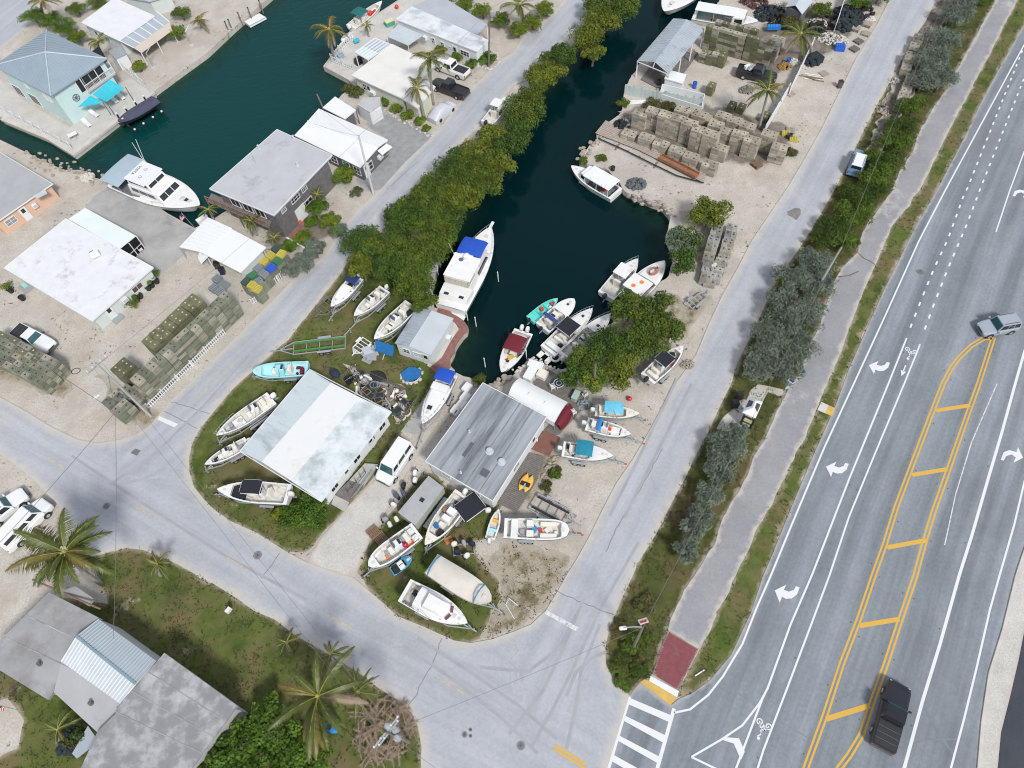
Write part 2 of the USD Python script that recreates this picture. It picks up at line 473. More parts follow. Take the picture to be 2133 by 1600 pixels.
FRONT_E=[(2000,-70),(1962,-15),(1946,8),(1929,43),(1906,76),(1880,122),(1867,145),(1847,183),(1824,224),(1791,288),(1768,339),(1740,392),(1710,446),(1682,492),(1659,527),(1633,563),(1610,599),(1590,644),(1570,690),(1536,754),(1523,800),(1500,846),(1475,901),(1450,947),(1427,997),(1394,1058),(1366,1114),(1328,1175),(1318,1200),(1303,1230),(1283,1276),(1268,1311),(1261,1352),(1262,1382),(1275,1413),(1293,1435),(1311,1449)]
LAWN_EDGE=[(890,1740),(877,1600),(878,1554),(872,1516),(857,1484),(824,1456),(788,1433),(758,1408),(705,1375),(662,1349),(619,1327),(573,1291),(530,1273),(496,1248),(456,1223),(415,1200),(395,1190),(354,1167),(304,1147),(266,1142),(228,1150),(187,1165)]
SIDE=px_poly(NW_EDGE+BLOCK_W+BLOCK_S+BLOCK_E+FRONT_E+[(1265,1600),(1225,1740)]+LAWN_EDGE+[(165,1110),(120,1050),(60,990),(0,945),(-60,910)])
HWY_W=[(2175,-40),(2133,51),(2097,115),(2048,204),(2008,288),(1952,395),(1906,474),(1867,553),(1839,609),(1801,695),(1768,769),(1739,848),(1692,953),(1649,1055),(1605,1164),(1589,1200),(1564,1276),(1523,1364),(1478,1418),(1440,1445),(1414,1456)]
HWY_R=[(2038,1740),(2038,1600),(2046,1505),(2061,1404),(2089,1315),(2117,1200),(2160,1060),(2260,800),(2450,400),(2650,-40)]
HWY=px_poly(HWY_W+[(1397,1470),(1333,1421),(1311,1449),(1265,1600),(1225,1740)]+HWY_R)
WALK_L=[(2100,-50),(2074,0),(2038,64),(2010,115),(1967,193),(1944,224),(1918,270),(1901,316),(1875,356),(1857,397),(1829,438),(1806,469),(1791,502),(1786,527),(1753,558),(1738,593),(1717,642),(1699,693),(1684,731),(1664,777),(1641,813),(1628,838),(1603,889),(1590,920),(1569,952),(1556,992),(1531,1035),(1505,1081),(1485,1137),(1465,1167),(1447,1195),(1424,1233),(1399,1286),(1391,1314)]
WALK_R=[(1455,1352),(1480,1314),(1490,1276),(1511,1246),(1531,1200),(1541,1180),(1564,1137),(1579,1099),(1600,1063),(1623,1021),(1651,960),(1674,915),(1702,851),(1722,800),(1740,761),(1763,700),(1778,662),(1794,616),(1814,573),(1827,543),(1845,502),(1857,471),(1890,433),(1918,392),(1952,323),(1977,270),(2008,214),(2038,158),(2074,89),(2099,38),(2120,0),(2150,-50)]
C1=[(640,-90),(600,-40),(560,-5),(524,26),(500,46),(478,66),(430,111),(380,147),(319,192),(154,319),(101,286),(5,246),(-60,215),(-60,262),(0,291),(89,334),(132,354),(172,354),(187,367),(231,380),(260,397),(327,429),(350,445),(405,475),(435,462),(470,440),(560,350),(640,275),(690,225),(712,197),(738,178),(725,166),(673,138),(725,68),(760,45),(829,0),(900,-60)]
C2=[(1320,-60),(1262,0),(1235,40),(1190,100),(1140,160),(1100,215),(1060,265),(1030,330),(985,400),(945,460),(915,530),(900,600),(905,640),(935,646),(970,671),(975,686),(955,716),(935,754),(950,775),(983,790),(1020,803),(1046,797),(1070,780),(1103,748),(1125,755),(1160,770),(1200,760),(1230,720),(1270,680),(1310,640),(1350,605),(1390,575),(1405,540),(1388,490),(1400,455),(1384,433),(1338,415),(1305,403),(1290,380),(1262,350),(1207,337),(1222,311),(1245,289),(1240,276),(1278,248),(1295,228),(1298,202),(1310,170),(1330,135),(1360,100),(1395,55),(1420,45),(1470,38),(1490,15),(1530,-60)]
P1,P2=px_poly(C1),fray(px_poly(C2),0.22,0.6,4)
WATER_Z=-0.85


def ground_mat(name,ramp,scale=0.6,fine=6.0,edge=None,bump=0.3,fc=(0.72,1.22),rough=0.95,patch=None,lane=None,specks=None):
    """Soil, turf or paving: a coarse and a fine mottling; edge: (colour, width, raggedness) that takes over towards the sheet's rim."""
    N={'g':('geometry',{}),'n1':('noise_texture',{'scale':scale,'detail':9,'roughness':0.66}),'r1':('rgb_ramp',{'ramp':ramp}),
         'n2':('noise_texture',{'scale':fine,'detail':4,'roughness':0.7}),'r2':('rgb_ramp',{'ramp':[(0.25,(fc[0],)*3),(0.75,(fc[1],)*3)]}),
         'm':('mix',{'mix_type':'multiply','fac':1.0}),'p':('principled_bsdf',{'roughness':rough,'specular_ior_level':0.25}),
         'bn':('noise_texture',{'scale':fine*2,'detail':4}),'b':('bump',{'strength':bump,'distance':0.06})}
    L=[('g.position','n1.vector'),('n1.fac','r1.fac'),('g.position','n2.vector'),('n2.fac','r2.fac'),('r1.color','m.color1'),('r2.color','m.color2'),
         ('g.position','bn.vector'),('bn.fac','b.height'),('b.normal','p.normal')]
    out='m.color'
    for i,(col,sc,th,soft)in enumerate(patch or[]):
        N[f'pn{i}']=('noise_texture',{'scale':sc,'detail':8,'roughness':0.7,'w':0,'vector':(0,0,0)})
        N[f'po{i}']=('mapping',{'location':(13.7*(i+1),7.1*(i+1),3.3)})
        N[f'pr{i}']=('rgb_ramp',{'ramp':[(th,(0,0,0)),(th+soft,(1,1,1))]})
        N[f'pm{i}']=('mix',{'color2':col})
        L+=[('g.position',f'po{i}.vector'),(f'po{i}.vector',f'pn{i}.vector'),(f'pn{i}.fac',f'pr{i}.fac'),(f'pr{i}.color',f'pm{i}.fac'),(out,f'pm{i}.color1')]
        out=f'pm{i}.color'
    if lane:
        N['la']=('attribute',{'attribute':'lane'});N['lk']=('attribute',{'attribute':'run'})
        N['lc']=('combine_xyz',{});N['lmul']=('math',{'math_type':'multiply','value2':0.035})
        N['ln']=('noise_texture',{'scale':lane[0],'detail':5,'roughness':0.6})
        N['lr']=('rgb_ramp',{'ramp':[(0.36,(lane[1],)*3),(0.66,(lane[2],)*3)]})
        N['lm']=('mix',{'mix_type':'multiply','fac':1.0})
        L+=[('la.fac','lc.x'),('lk.fac','lmul.value1'),('lmul.value','lc.y'),('lc.vector','ln.vector'),('ln.fac','lr.fac'),(out,'lm.color1'),('lr.color','lm.color2')]
        out='lm.color'
        if len(lane)>3:                                  # wheel tracks: a lane width and its darkness
            N['wt']=('math',{'math_type':'sine'});N['wk']=('math',{'math_type':'multiply_add','value2':2*PI/lane[3],'value3':lane[5]})
            N['wr']=('map_range',{'from_min':-1.0,'from_max':1.0,'to_min':lane[4],'to_max':1.06})
            N['wm']=('mix',{'mix_type':'multiply','fac':1.0})
            L+=[('la.fac','wk.value1'),('wk.value','wt.value1'),('wt.value','wr.value'),(out,'wm.color1'),('wr.result','wm.color2')]
            out='wm.color'
    if edge:
        N['ea']=('attribute',{'attribute':'rim'});N['en']=('noise_texture',{'scale':0.9,'detail':8,'roughness':0.72})
        N['es']=('math',{'math_type':'multiply_add','value2':edge[2],'value3':-edge[2]*0.5})
        N['ed']=('math',{'math_type':'add'});N['er']=('map_range',{'from_min':0.0,'from_max':edge[1],'to_min':1.0,'to_max':0.0,'clamp':True})
        N['em']=('mix',{'color2':edge[0]})
        L+=[('g.position','en.vector'),('en.fac','es.value1'),('ea.fac','ed.value1'),('es.value','ed.value2'),('ed.value','er.value'),('er.result','em.fac'),(out,'em.color1')]
        out='em.color'
    if specks:
        N['sv']=('noise_texture',{'scale':specks[1],'detail':2,'roughness':0.5})
        N['sp']=('rgb_ramp',{'ramp':[(specks[2],(0,0,0)),(specks[2]+0.05,(1,1,1))]});N['sx']=('mix',{'color2':specks[0]})
        N['sc']=('noise_texture',{'scale':0.22,'detail':3});N['sq']=('rgb_ramp',{'ramp':[(0.5,(0,0,0)),(0.62,(1,1,1))]});N['sy']=('math',{'math_type':'multiply'})
        L+=[('g.position','sv.vector'),('sv.fac','sp.fac'),('g.position','sc.vector'),('sc.fac','sq.fac'),('sp.color','sy.value1'),('sq.color','sy.value2'),('sy.value','sx.fac'),(out,'sx.color1')]
        out='sx.color'
    L.append((out,'p.base_color'))
    return usdkit.material(stage,'/World/Looks/'+name,N,L,surface='p.BSDF')


SAND=ground_mat('marl_sand',[(0.25,(0.38,0.345,0.30)),(0.45,(0.45,0.41,0.36)),(0.6,(0.50,0.465,0.415)),(0.8,(0.56,0.53,0.48))],0.35,5,
                  patch=[((0.38,0.35,0.315),0.10,0.54,0.16),((0.40,0.345,0.28),0.22,0.58,0.12)],specks=((0.12,0.11,0.08),2.2,0.62))
SIDEM=ground_mat('pale_asphalt',[(0.25,(0.335,0.348,0.378)),(0.5,(0.383,0.397,0.430)),(0.75,(0.428,0.440,0.468))],0.16,3.5,bump=0.12,fc=(.90,1.09),lane=(0.9,0.90,1.08),
                   edge=((0.49,0.46,0.415),0.9,2.2),patch=[((0.50,0.48,0.46),0.13,0.58,0.2),((0.33,0.335,0.35),0.08,0.56,0.2)])
HWYM=ground_mat('highway_asphalt',[(0.25,(0.205,0.230,0.256)),(0.5,(0.235,0.262,0.290)),(0.75,(0.268,0.294,0.322))],0.2,3.2,bump=0.1,fc=(.88,1.10),lane=(0.62,0.70,1.14),
                  edge=((0.36,0.355,0.34),0.35,1.0),patch=[((0.215,0.222,0.245),0.07,0.5,0.2)])
WALKM=ground_mat('path_asphalt',[(0.25,(0.24,0.242,0.258)),(0.5,(0.29,0.288,0.305)),(0.75,(0.335,0.332,0.345))],0.22,4,bump=0.15,fc=(.88,1.10),edge=((0.48,0.455,0.41),0.45,1.6),
                   patch=[((0.50,0.49,0.48),0.16,0.6,0.12),((0.24,0.24,0.255),0.12,0.58,0.15)])
TURF=ground_mat('turf',[(0.28,(0.050,0.078,0.014)),(0.48,(0.088,0.118,0.026)),(0.62,(0.13,0.145,0.042)),(0.8,(0.19,0.175,0.075))],0.45,9,bump=0.8,
                  edge=((0.30,0.26,0.18),0.35,1.4),patch=[((0.165,0.130,0.066),0.23,0.47,0.16),((0.42,0.38,0.31),0.28,0.63,0.08),((0.045,0.075,0.012),0.2,0.53,0.16),((0.15,0.125,0.07),0.12,0.54,0.2)])
VERGE=ground_mat('verge_turf',[(0.28,(0.045,0.060,0.013)),(0.48,(0.075,0.088,0.023)),(0.62,(0.11,0.105,0.035)),(0.8,(0.16,0.125,0.055))],0.4,9,bump=0.8,
                   edge=((0.33,0.29,0.22),0.35,1.3),patch=[((0.13,0.098,0.052),0.2,0.5,0.12),((0.24,0.22,0.175),0.35,0.64,0.06)])
DRYTURF=ground_mat('dry_turf',[(0.28,(0.10,0.085,0.045)),(0.42,(0.20,0.165,0.10)),(0.52,(0.34,0.30,0.23)),(0.8,(0.44,0.405,0.345))],0.5,8,bump=0.8,
                     edge=((0.40,0.36,0.29),0.6,2.0),patch=[((0.45,0.41,0.345),0.3,0.55,0.1),((0.065,0.085,0.018),0.25,0.57,0.12)])
GRAVEL=ground_mat('grey_gravel',[(0.3,(0.24,0.245,0.25)),(0.5,(0.30,0.305,0.31)),(0.75,(0.37,0.375,0.38))],1.2,12,bump=0.5,edge=((0.42,0.40,0.36),0.3,0.9))
SLAB=ground_mat('slab_concrete',[(0.28,(0.27,0.27,0.27)),(0.5,(0.37,0.365,0.355)),(0.75,(0.45,0.44,0.425))],0.3,9,bump=0.2,patch=[((0.22,0.225,0.23),0.25,0.56,0.14)])
PADM=ground_mat('pale_pad',[(0.28,(0.44,0.42,0.39)),(0.5,(0.52,0.50,0.465)),(0.75,(0.58,0.56,0.53))],0.4,9,bump=0.2,edge=((0.46,0.42,0.36),0.25,0.8))
DARKLOT=ground_mat('dark_asphalt',[(0.28,(0.045,0.05,0.062)),(0.5,(0.058,0.064,0.078)),(0.75,(0.07,0.076,0.09))],0.3,18,bump=0.15)
DIRT=ground_mat('dark_dirt',[(0.28,(0.10,0.085,0.07)),(0.5,(0.19,0.165,0.14)),(0.75,(0.30,0.27,0.235))],0.6,7,bump=0.6,edge=((0.42,0.385,0.33),0.5,1.6))

big=Polygon([(-420,-380),(420,-380),(420,520),(-420,520)])
LAND=big.difference(unary_union([P1,P2]))
m=MB().prism(LAND,-3.4,0.0)
structure('ground',m,SAND)
# bed and water
bed=unary_union([P1.buffer(0.4),P2.buffer(0.4)])
v,f,e=sheet(bed,0,1.2)
v[:,2]=WATER_Z-0.15-0.55*np.minimum(e,4.2)**1.0+0.25*(meshkit.fbm(v*0.6,3,5)-.5)
BEDM=ground_mat('canal_bed_silt',[(0.3,(0.10,0.095,0.05)),(0.5,(0.17,0.155,0.09)),(0.75,(0.26,0.23,0.15))],0.8,5)
structure('canal_bed',(v,f),BEDM)
WATERM=usdkit.material(stage,'/World/Looks/canal_water',{
    'g':('geometry',{}),'rim':('attribute',{'attribute':'rim'}),'tint':('attribute',{'attribute':'tint'}),
    'mp':('mapping',{'mapping_type':'texture','rotation':(0,0,0.12),'scale':(2.4,1.0,1.0)}),'n':('noise_texture',{'scale':1.5,'detail':4,'roughness':0.55}),'amp':('math',{'math_type':'multiply_add','value2':0.75,'value3':0.10}),
    'b':('bump',{'distance':0.10}),'cn':('noise_texture',{'scale':0.06,'detail':3}),
    'c1':('mix',{'color1':(0.0009,0.0130,0.0155),'color2':(0.0015,0.0390,0.0375)}),
    'gc':('mix',{'color1':(.35,.45,.48),'color2':(.55,.62,.64)}),'d':('diffuse_bsdf',{}),'t':('transparent_bsdf',{'color':(0.42,0.62,0.45)}),'tr':('map_range',{'from_min':0.0,'from_max':4.2,'to_min':0.62,'to_max':0.0,'clamp':True}),
    'mx':('mix_closure',{}),'fr':('fresnel',{'IOR':1.33}),'gl':('glossy_bsdf',{'roughness':0.08}),'out':('mix_closure',{})},
    [('tint.fac','gc.fac'),('gc.color','gl.color'),('g.position','mp.vector'),('mp.vector','n.vector'),('n.fac','b.height'),('tint.fac','amp.value1'),('amp.value','b.strength'),('b.normal','gl.normal'),('b.normal','fr.normal'),
     ('tint.fac','c1.fac'),('c1.color','d.color'),('rim.fac','tr.value'),('tr.result','mx.fac'),('d.BSDF','mx.closure1'),('t.BSDF','mx.closure2'),
     ('fr.fac','out.fac'),('mx.closure','out.closure1'),('gl.BSDF','out.closure2')],surface='out.closure')
for P,tint in((P1,1.0),(P2,0.0)):
    v,f,e=sheet(P.buffer(0.25),WATER_Z,1.2)
    structure('water',(v,f),WATERM,prim={'rim':e,'tint':np.full(len(v),tint)})


def lay(name,poly,z,m,spacing=0.9,lane=None,kind='structure'):
    v,f,e=sheet(poly,z,spacing)
    pr={'rim':e}
    if lane is not None:
        d,k=along(W2(lane),v)
        pr['lane'],pr['run']=d,k
    return structure(name,(v,f),m,prim=pr,kind=kind)


# turf and soil patches
ZG=0.012
g_block=px_poly(BLOCK_W[17:]+[(640,1150),(668,1115),(705,1075),(735,1042),(770,1008),(792,978),(800,950),(820,925),(848,885),(872,850),(895,815),(925,775),(920,755),(895,750),(850,735),(830,700),(835,660),(890,640),(880,560),(800,500)])
g_south=px_poly([(745,1195)]+BLOCK_S[3:8]+[(1008,1328),(1015,1290),(1050,1250),(1035,1205),(1000,1165),(985,1130),(1030,1120),(1045,1050),(1010,1030),(960,1040),(905,985),(880,985),(820,1060),(790,1095),(765,1140)])
g_lawn=px_poly(LAWN_EDGE+[(205,1200),(225,1260),(120,1240),(60,1330),(-60,1420),(-60,1480),(20,1450),(50,1500),(40,1560),(-60,1600),(-60,1740)])
g_front=px_poly(FRONT_E+[(1333,1421),(1359,1405),(1374,1357)]+WALK_L[::-1])
g_mid=px_poly(WALK_R[::-1]+[(1412,1438),(1409,1453)]+HWY_W[::-1][1:])
g_dry=px_poly([(1010,1180),(1060,1130),(1120,1140),(1185,1165),(1180,1200),(1150,1250),(1100,1300),(1040,1325),(1000,1330),(1020,1280),(1050,1245),(1030,1200)])
for i,(nm,P,mt)in enumerate((('turf',g_block,TURF),('turf',g_south,TURF),('turf',g_lawn,TURF),('verge',g_front,VERGE),('verge',g_mid,TURF))):
    lay(nm,fray(P,0.16,0.5,11+i),ZG+.002*i,mt,0.8)
lay('dry_ground',fray(g_dry,0.5,0.7,31),0.026,DRYTURF,0.8)
for i,pts in enumerate(([(1020,950),(1150,940),(1180,960),(1130,1030),(1060,1060)],[(1195,800),(1310,790),(1380,690),(1440,640),(1400,600),(1330,640),(1240,700)],[(1290,230),(1420,200),(1640,260),(1650,320),(1600,350),(1440,330),(1300,290)],
                          [(1560,60),(1700,10),(1790,30),(1760,100),(1680,130),(1600,160),(1540,100)],[(200,780),(330,860),(300,890),(230,850)],[(1880,95),(1950,0),(1990,0),(1900,200),(1830,330),(1800,330)],[(720,760),(830,800),(860,850),(830,880),(760,830)],
                          [(560,470),(640,440),(720,460),(715,480),(640,520),(560,520)],[(1420,440),(1500,440),(1480,540),(1430,560)],[(1385,690),(1450,600),(1480,620),(1420,720)],[(-40,700),(150,800),(140,830),(-40,770)])):
    lay('bare_soil',fray(px_poly(pts),0.6,0.7,51+i),0.030+.004*i,DIRT if i in(2,3,5,6,7)else DRYTURF,0.8)
# paved areas
lay('concrete_apron',px_poly([(197,408),(235,384),(260,399),(327,431),(350,447),(404,477),(408,481),(380,534),(329,577),(318,557),(240,500),(177,433)]),0.012,SLAB)
lay('gravel_drive',fray(px_poly([(803,233),(895,275),(907,283),(846,340),(803,395),(768,400),(740,380),(750,349),(806,294),(758,258)]),0.1,0.6,3),0.016,GRAVEL)
lay('patio',px_poly([(-40,175),(0,165),(60,215),(146,265),(225,190),(270,160),(318,193),(155,318),(101,285),(5,245),(-40,225)]),0.012,PADM)
lay('patio',px_poly([(675,138),(726,70),(760,47),(829,2),(870,-30),(900,30),(800,130),(740,175)]),0.012,PADM)
lay('concrete_apron',px_poly([(935,760),(948,772),(930,800),(905,850),(872,905),(835,900),(870,850),(905,800)]),0.044,SLAB)
lay('driveway',fray(px_poly([(640,1175),(690,1190),(738,1207),(752,1165),(790,1090),(835,1010),(870,945),(900,900),(890,895),(865,920),(800,985),(770,1010),(735,1045),(705,1080),(668,1120)]),0.15,0.6,8),0.048,PADM)
lay('shelter_pad',fray(px_poly([(1561,817),(1578,801),(1608,806),(1635,811),(1639,819),(1626,826),(1601,816),(1590,835),(1559,890),(1551,909),(1494,895),(1505,871),(1524,854),(1542,831),(1555,835)]),0.1,0.4,9),0.052,PADM)
lay('back_lane',fray(px_poly([(-60,140),(0,105),(50,62),(85,20),(60,-40),(-60,-40)]),.15,.6,5),0.012,SIDEM,lane=[(-60,90),(70,-10)])
lay('parking_lot',px_poly([(2250,1000),(2170,1200),(2133,1312),(2120,1378),(2102,1455),(2084,1526),(2077,1600),(2077,1740),(2400,1740),(2400,1000)]),0.012,DARKLOT)
# roads
lane_side=[(-60,850),(100,945),(280,1040),(480,1160),(700,1295),(930,1420),(1200,1570),(1350,1700)]
lane_front=[(1920,-40),(1790,210),(1600,560),(1440,850),(1250,1200),(1180,1350),(1120,1500)]
lane_canal=[(1220,-40),(1030,170),(800,430),(600,680),(400,870),(250,1000)]
v,f,e=sheet(SIDE,0.072,0.9)
ds=[along(W2(l),v)for l in(lane_side,lane_front,lane_canal)]
pick=np.argmin(np.abs(np.array([d[0]for d in ds])),axis=0)
side_road=structure('side_street',(v,f),SIDEM,prim={'rim':e,'lane':np.choose(pick,[d[0]for d in ds]),'run':np.choose(pick,[d[1]for d in ds])})
YLEFT=[(2069,703),(2048,706),(2023,721),(1997,746),(1980,769),(1964,800),(1946,846),(1921,912),(1893,986),(1867,1055),(1842,1136),(1819,1200),(1789,1289),(1753,1383),(1717,1493),(1679,1597),(1640,1720)]
YRIGHT=[(2069,703),(2038,800),(2015,864),(1977,973),(1944,1067),(1926,1126),(1906,1200),(1873,1297),(1845,1383),(1819,1455),(1794,1531),(1768,1574),(1748,1600),(1690,1700)]
BIKE_R=[(1916,718),(1883,800),(1819,953),(1768,1077),(1727,1200),(1689,1302),(1641,1429),(1590,1562),(1540,1720)]
highway=lay('highway',HWY,0.064,HWYM,0.9,lane=[(2290,-40),(2133,200),(2013,469),(1916,718)]+BIKE_R[1:])
walk=lay('footpath',fray(px_poly(WALK_L+WALK_R),0.10,0.5,21),0.076,WALKM,0.6)
pave=lay('pavement',px_poly([(2117,1200),(2089,1315),(2061,1404),(2046,1505),(2038,1600),(2038,1740),(2077,1740),(2077,1600),(2084,1526),(2102,1455),(2120,1378),(2133,1312),(2170,1200),(2250,1000),(2200,950)]),0.080,PADM,0.7)
part(pave,'kerb',MB().prism(LineString(W2([(2200,950),(2117,1200),(2089,1315),(2061,1404),(2046,1505),(2038,1600),(2038,1740)])).buffer(0.14,cap_style=2),0.0,0.17),PALECONC)

# ---------------------------------------------------------------- painted markings, each a part of its road
def paint_mat(name,col,wear):
    return usdkit.material(stage,'/World/Looks/'+name,{'g':('geometry',{}),'n':('noise_texture',{'scale':3.0,'detail':9,'roughness':0.75}),'r':('rgb_ramp',{'ramp':[(wear-0.10,(0.33,0.34,0.355)),(wear+0.05,col)]}),
                                                              'p':('principled_bsdf',{'roughness':0.7})},[('g.position','n.vector'),('n.fac','r.fac'),('r.color','p.base_color')],surface='p.BSDF')


WPAINT,WWORN,YPAINT,YWORN=paint_mat('white_road_paint',(0.66,0.67,0.68),0.32),paint_mat('worn_white_paint',(0.62,0.63,0.64),0.47),paint_mat('yellow_road_paint',(0.60,0.36,0.06),0.33),paint_mat('worn_yellow_paint',(0.52,0.43,0.26),0.52)
ZM=0.069


_zk=[0]


def line(name,pts,w,mt,road=None,z=ZM):
    p=W2(pts);_zk[0]+=1;z+=.0011*(_zk[0]%5)
    part(road or highway,name,ribbon(p,w,z),mt)


def fill(name,pts,mt,road=None,z=ZM):
    z+=.0025
    part(road or highway,name,MB().prism(W2(pts),z,z,sides=False),mt)


line('edge_line',[(2180,0),(2133,94),(1967,400),(1913,504),(1845,655),(1778,800),(1717,932),(1651,1088),(1605,1200),(1576,1266),(1546,1342),(1505,1410),(1475,1448),(1437,1478),(1404,1485)],0.17,WPAINT)
line('bike_lane_line',[(1888,705),(1850,800),(1768,999),(1691,1198),(1646,1302),(1600,1430),(1588,1455),(1533,1600),(1500,1690)],0.17,WPAINT)
line('bike_lane_line',BIKE_R,0.16,WPAINT)
line('turn_line',[(1600,1432),(1581,1466),(1546,1511),(1505,1539),(1440,1577)],0.16,WPAINT)
line('turn_line',[(1440,1577),(1500,1606),(1560,1640)],0.16,WPAINT)
fill('chevron',[(1503,1541),(1513,1536),(1539,1538),(1551,1566),(1543,1583),(1528,1549)],WPAINT)
for l0,a in(((2150,60),[(2130,104),(2015,392),(2007,408),(1974,499),(1946,558),(1921,619),(1893,690)]),((2150,120),[(2150,120),(2133,163),(2041,395),(2013,469),(1972,565),(1944,637),(1921,700)])):
    ls=LineString(W2(a));k=0.3
    while k<ls.length-.6:
        part(highway,'lane_dash',ribbon(np.array([ls.interpolate(k).coords[0],ls.interpolate(k+.62).coords[0]]),0.19,ZM),WPAINT)
        k+=1.72
line('lane_line',[(2133,316),(2102,400),(2074,484)],0.15,WPAINT)
line('lane_line',[(2175,620),(2133,734),(2114,800),(2086,902),(2061,986),(2023,1118),(1997,1200),(1957,1343),(1921,1460),(1885,1592),(1850,1720)],0.26,WPAINT)
line('lane_line',[(2200,790),(2133,1004),(2112,1093),(2081,1200),(2061,1271),(2033,1393),(2008,1495),(1980,1600),(1950,1720)],0.17,WPAINT)
line('faded_line',[(2076,800),(2023,922),(1990,1030),(1967,1136)],0.10,WWORN)
for nm,pts in(('median_line',YLEFT),('median_line',YRIGHT)):
    p=W2(pts)
    for o in(-0.17,0.17):
        part(highway,nm,MB().prism(LineString(p).offset_curve(o).buffer(0.085,cap_style=2),ZM,ZM,sides=False),YPAINT)
for a,b in(((1949,856),(2020,845)),((1899,990),(1972,978)),((1847,1141),(1929,1126)),((1789,1304),(1873,1290)),((1720,1498),(1811,1470))):
    line('median_bar',[a,b],0.42,YPAINT,z=ZM+.002)
_z=lambda ox,oy,k,L:[(ox+x*k,oy+y*k)for x,y in L]
left_arrow=_z(1590,400,.2546,[(862,1420),(940,1385),(925,1415),(960,1426),(995,1415),(1008,1393),(1034,1400),(1020,1440),(985,1465),(945,1468),(915,1456),(903,1492)])
A0=W2(left_arrow);c0=W2([(1830,766)])[0]
for c in((1830,766),(1742,978),(1637,1237)):
    part(highway,'turn_arrow',MB().prism(A0-c0+W2([c])[0],ZM,ZM,sides=False),WPAINT)
right_arrow=_z(1590,800,.2546,[(2122,605),(2080,518),(2068,560),(2010,543),(1963,560),(1940,622),(1964,630),(1985,592),(2030,578),(2062,603),(2043,647)])
A1=W2(right_arrow);c1=W2([(2108,948)])[0]
for c in((2108,948),(2128,402)):
    part(highway,'turn_arrow',MB().prism(A1-c1+W2([c])[0],ZM,ZM,sides=False),WPAINT)


def bike_symbol(cx,cy,arrow):
    o=W2([(cx,cy)])[0]
    a=W2([(cx,cy),(cx-14,cy+36)]);d=a[1]-a[0];d/=np.linalg.norm(d);n=np.array([-d[1],d[0]])
    q=lambda u,w:o+d*u+n*w
    m=MB()
    for w in(-.40,.40):
        m.prism(Point(q(-.15,w)).buffer(.26).difference(Point(q(-.15,w)).buffer(.17)),ZM,ZM,sides=False)
    for L in([(-.15,-.4),(.35,-.12),(.3,.2),(-.15,.4)],[(.3,-.1),(-.05,.0),(.3,.2)],[(.35,-.12),(.62,.05)],[(.62,.05),(.8,.0),(.95,-.12)]):
        m.prism(LineString([q(*x)for x in L]).buffer(.045),ZM,ZM,sides=False)
    m.prism(Point(q(1.1,-.02)).buffer(.13),ZM,ZM,sides=False)
    part(highway,'bike_symbol',m,WPAINT)
    if arrow:
        part(highway,'small_arrow',MB().prism(LineString([q(2.0,0),q(2.9,0)]).buffer(.06,cap_style=2),ZM,ZM,sides=False).prism([q(2.85,-.28),q(3.6,0),q(2.85,.28)],ZM,ZM,sides=False),WPAINT)


MARK=M('pavement_marker',(.12,.12,.12),.4,.2,5)
for pts,off in((YLEFT,.5),(YLEFT,-.5),(YRIGHT,.5),(YRIGHT,-.5),([(1888,705),(1850,800),(1768,999),(1691,1198),(1646,1302)],.25),(BIKE_R,-.25),([(2114,800),(2061,986),(1997,1200),(1921,1460),(1885,1592)],-.3)):
    ls=LineString(W2(pts)).offset_curve(off);k=2.0
    while k<ls.length:
        q=ls.interpolate(k).coords[0];part(highway,'pavement_marker',MB().box([*q,ZM+.012],(.13,.11,.03),1.1,taper=.7),MARK);k+=6.1 if abs(off)>.4 else 9.0
bike_symbol(1897,733,True);bike_symbol(1590,1512,False)
line('crosswalk_line',[(1311,1451),(1268,1597),(1240,1690)],0.30,WPAINT);line('crosswalk_line',[(1404,1476),(1370,1597),(1345,1690)],0.30,WPAINT)
for b in([(1309,1453),(1306,1466),(1393,1504),(1397,1490)],[(1302,1491),(1298,1501),(1381,1547),(1386,1532)],[(1289,1532),(1285,1542),(1370,1590),(1375,1577)],[(1277,1572),(1273,1585),(1360,1636),(1365,1621)]):
    fill('crosswalk_bar',b,WPAINT,z=ZM+.002)
fill('stop_bar',[(332,867),(372,884),(364,891),(329,875)],WPAINT,side_road,0.078);fill('stop_bar',[(1138,1271),(1206,1308),(1199,1315),(1135,1279)],WWORN,side_road,0.078)
for a,b in(((98,952),(144,982)),((278,1053),(329,1081)),((473,1162),(519,1190)),((684,1282),(735,1311)),((905,1410),(968,1446)),((412,832),(440,802)),((448,795),(496,752))):
    line('centre_dash',[a,b],0.16,YWORN,side_road,0.078)
for o in(-4,4):
    line('centre_line',[(1155+o*.4,1556-o),(1219+o*.4,1596-o)],0.2,YPAINT,side_road,0.078)
# tar seams and cracks
TAR=M('tar_seam',(0.20,0.20,0.215),0.8,0.2,2)
for road,pts,z in((side_road,[(1161,1232),(1210,1255),(1281,1281)],.078),(side_road,[(921,1330),(912,1360),(900,1385),(880,1420),(865,1450),(848,1478)],.078),(highway,[(1489,1412),(1540,1445),(1600,1490),(1690,1540),(1760,1600)],.0685),
                    (side_road,[(357,838),(400,850),(437,863)],.078),(side_road,[(342,856),(380,876),(410,893)],.078),(side_road,[(583,1152),(560,1185),(545,1205)],.078),(side_road,[(805,395),(840,365),(872,336)],.078),
                    (side_road,[(1379,935),(1340,1010),(1290,1090),(1262,1150)],.078)):
    q=W2(pts);ls=LineString(q);n=int(ls.length/.5)
    p=np.array([ls.interpolate(i/n,normalized=True).coords[0]for i in range(n+1)]);p+=rng.normal(0,.05,p.shape)
    part(road,'tar_seam',ribbon(p,0.07,z),TAR)
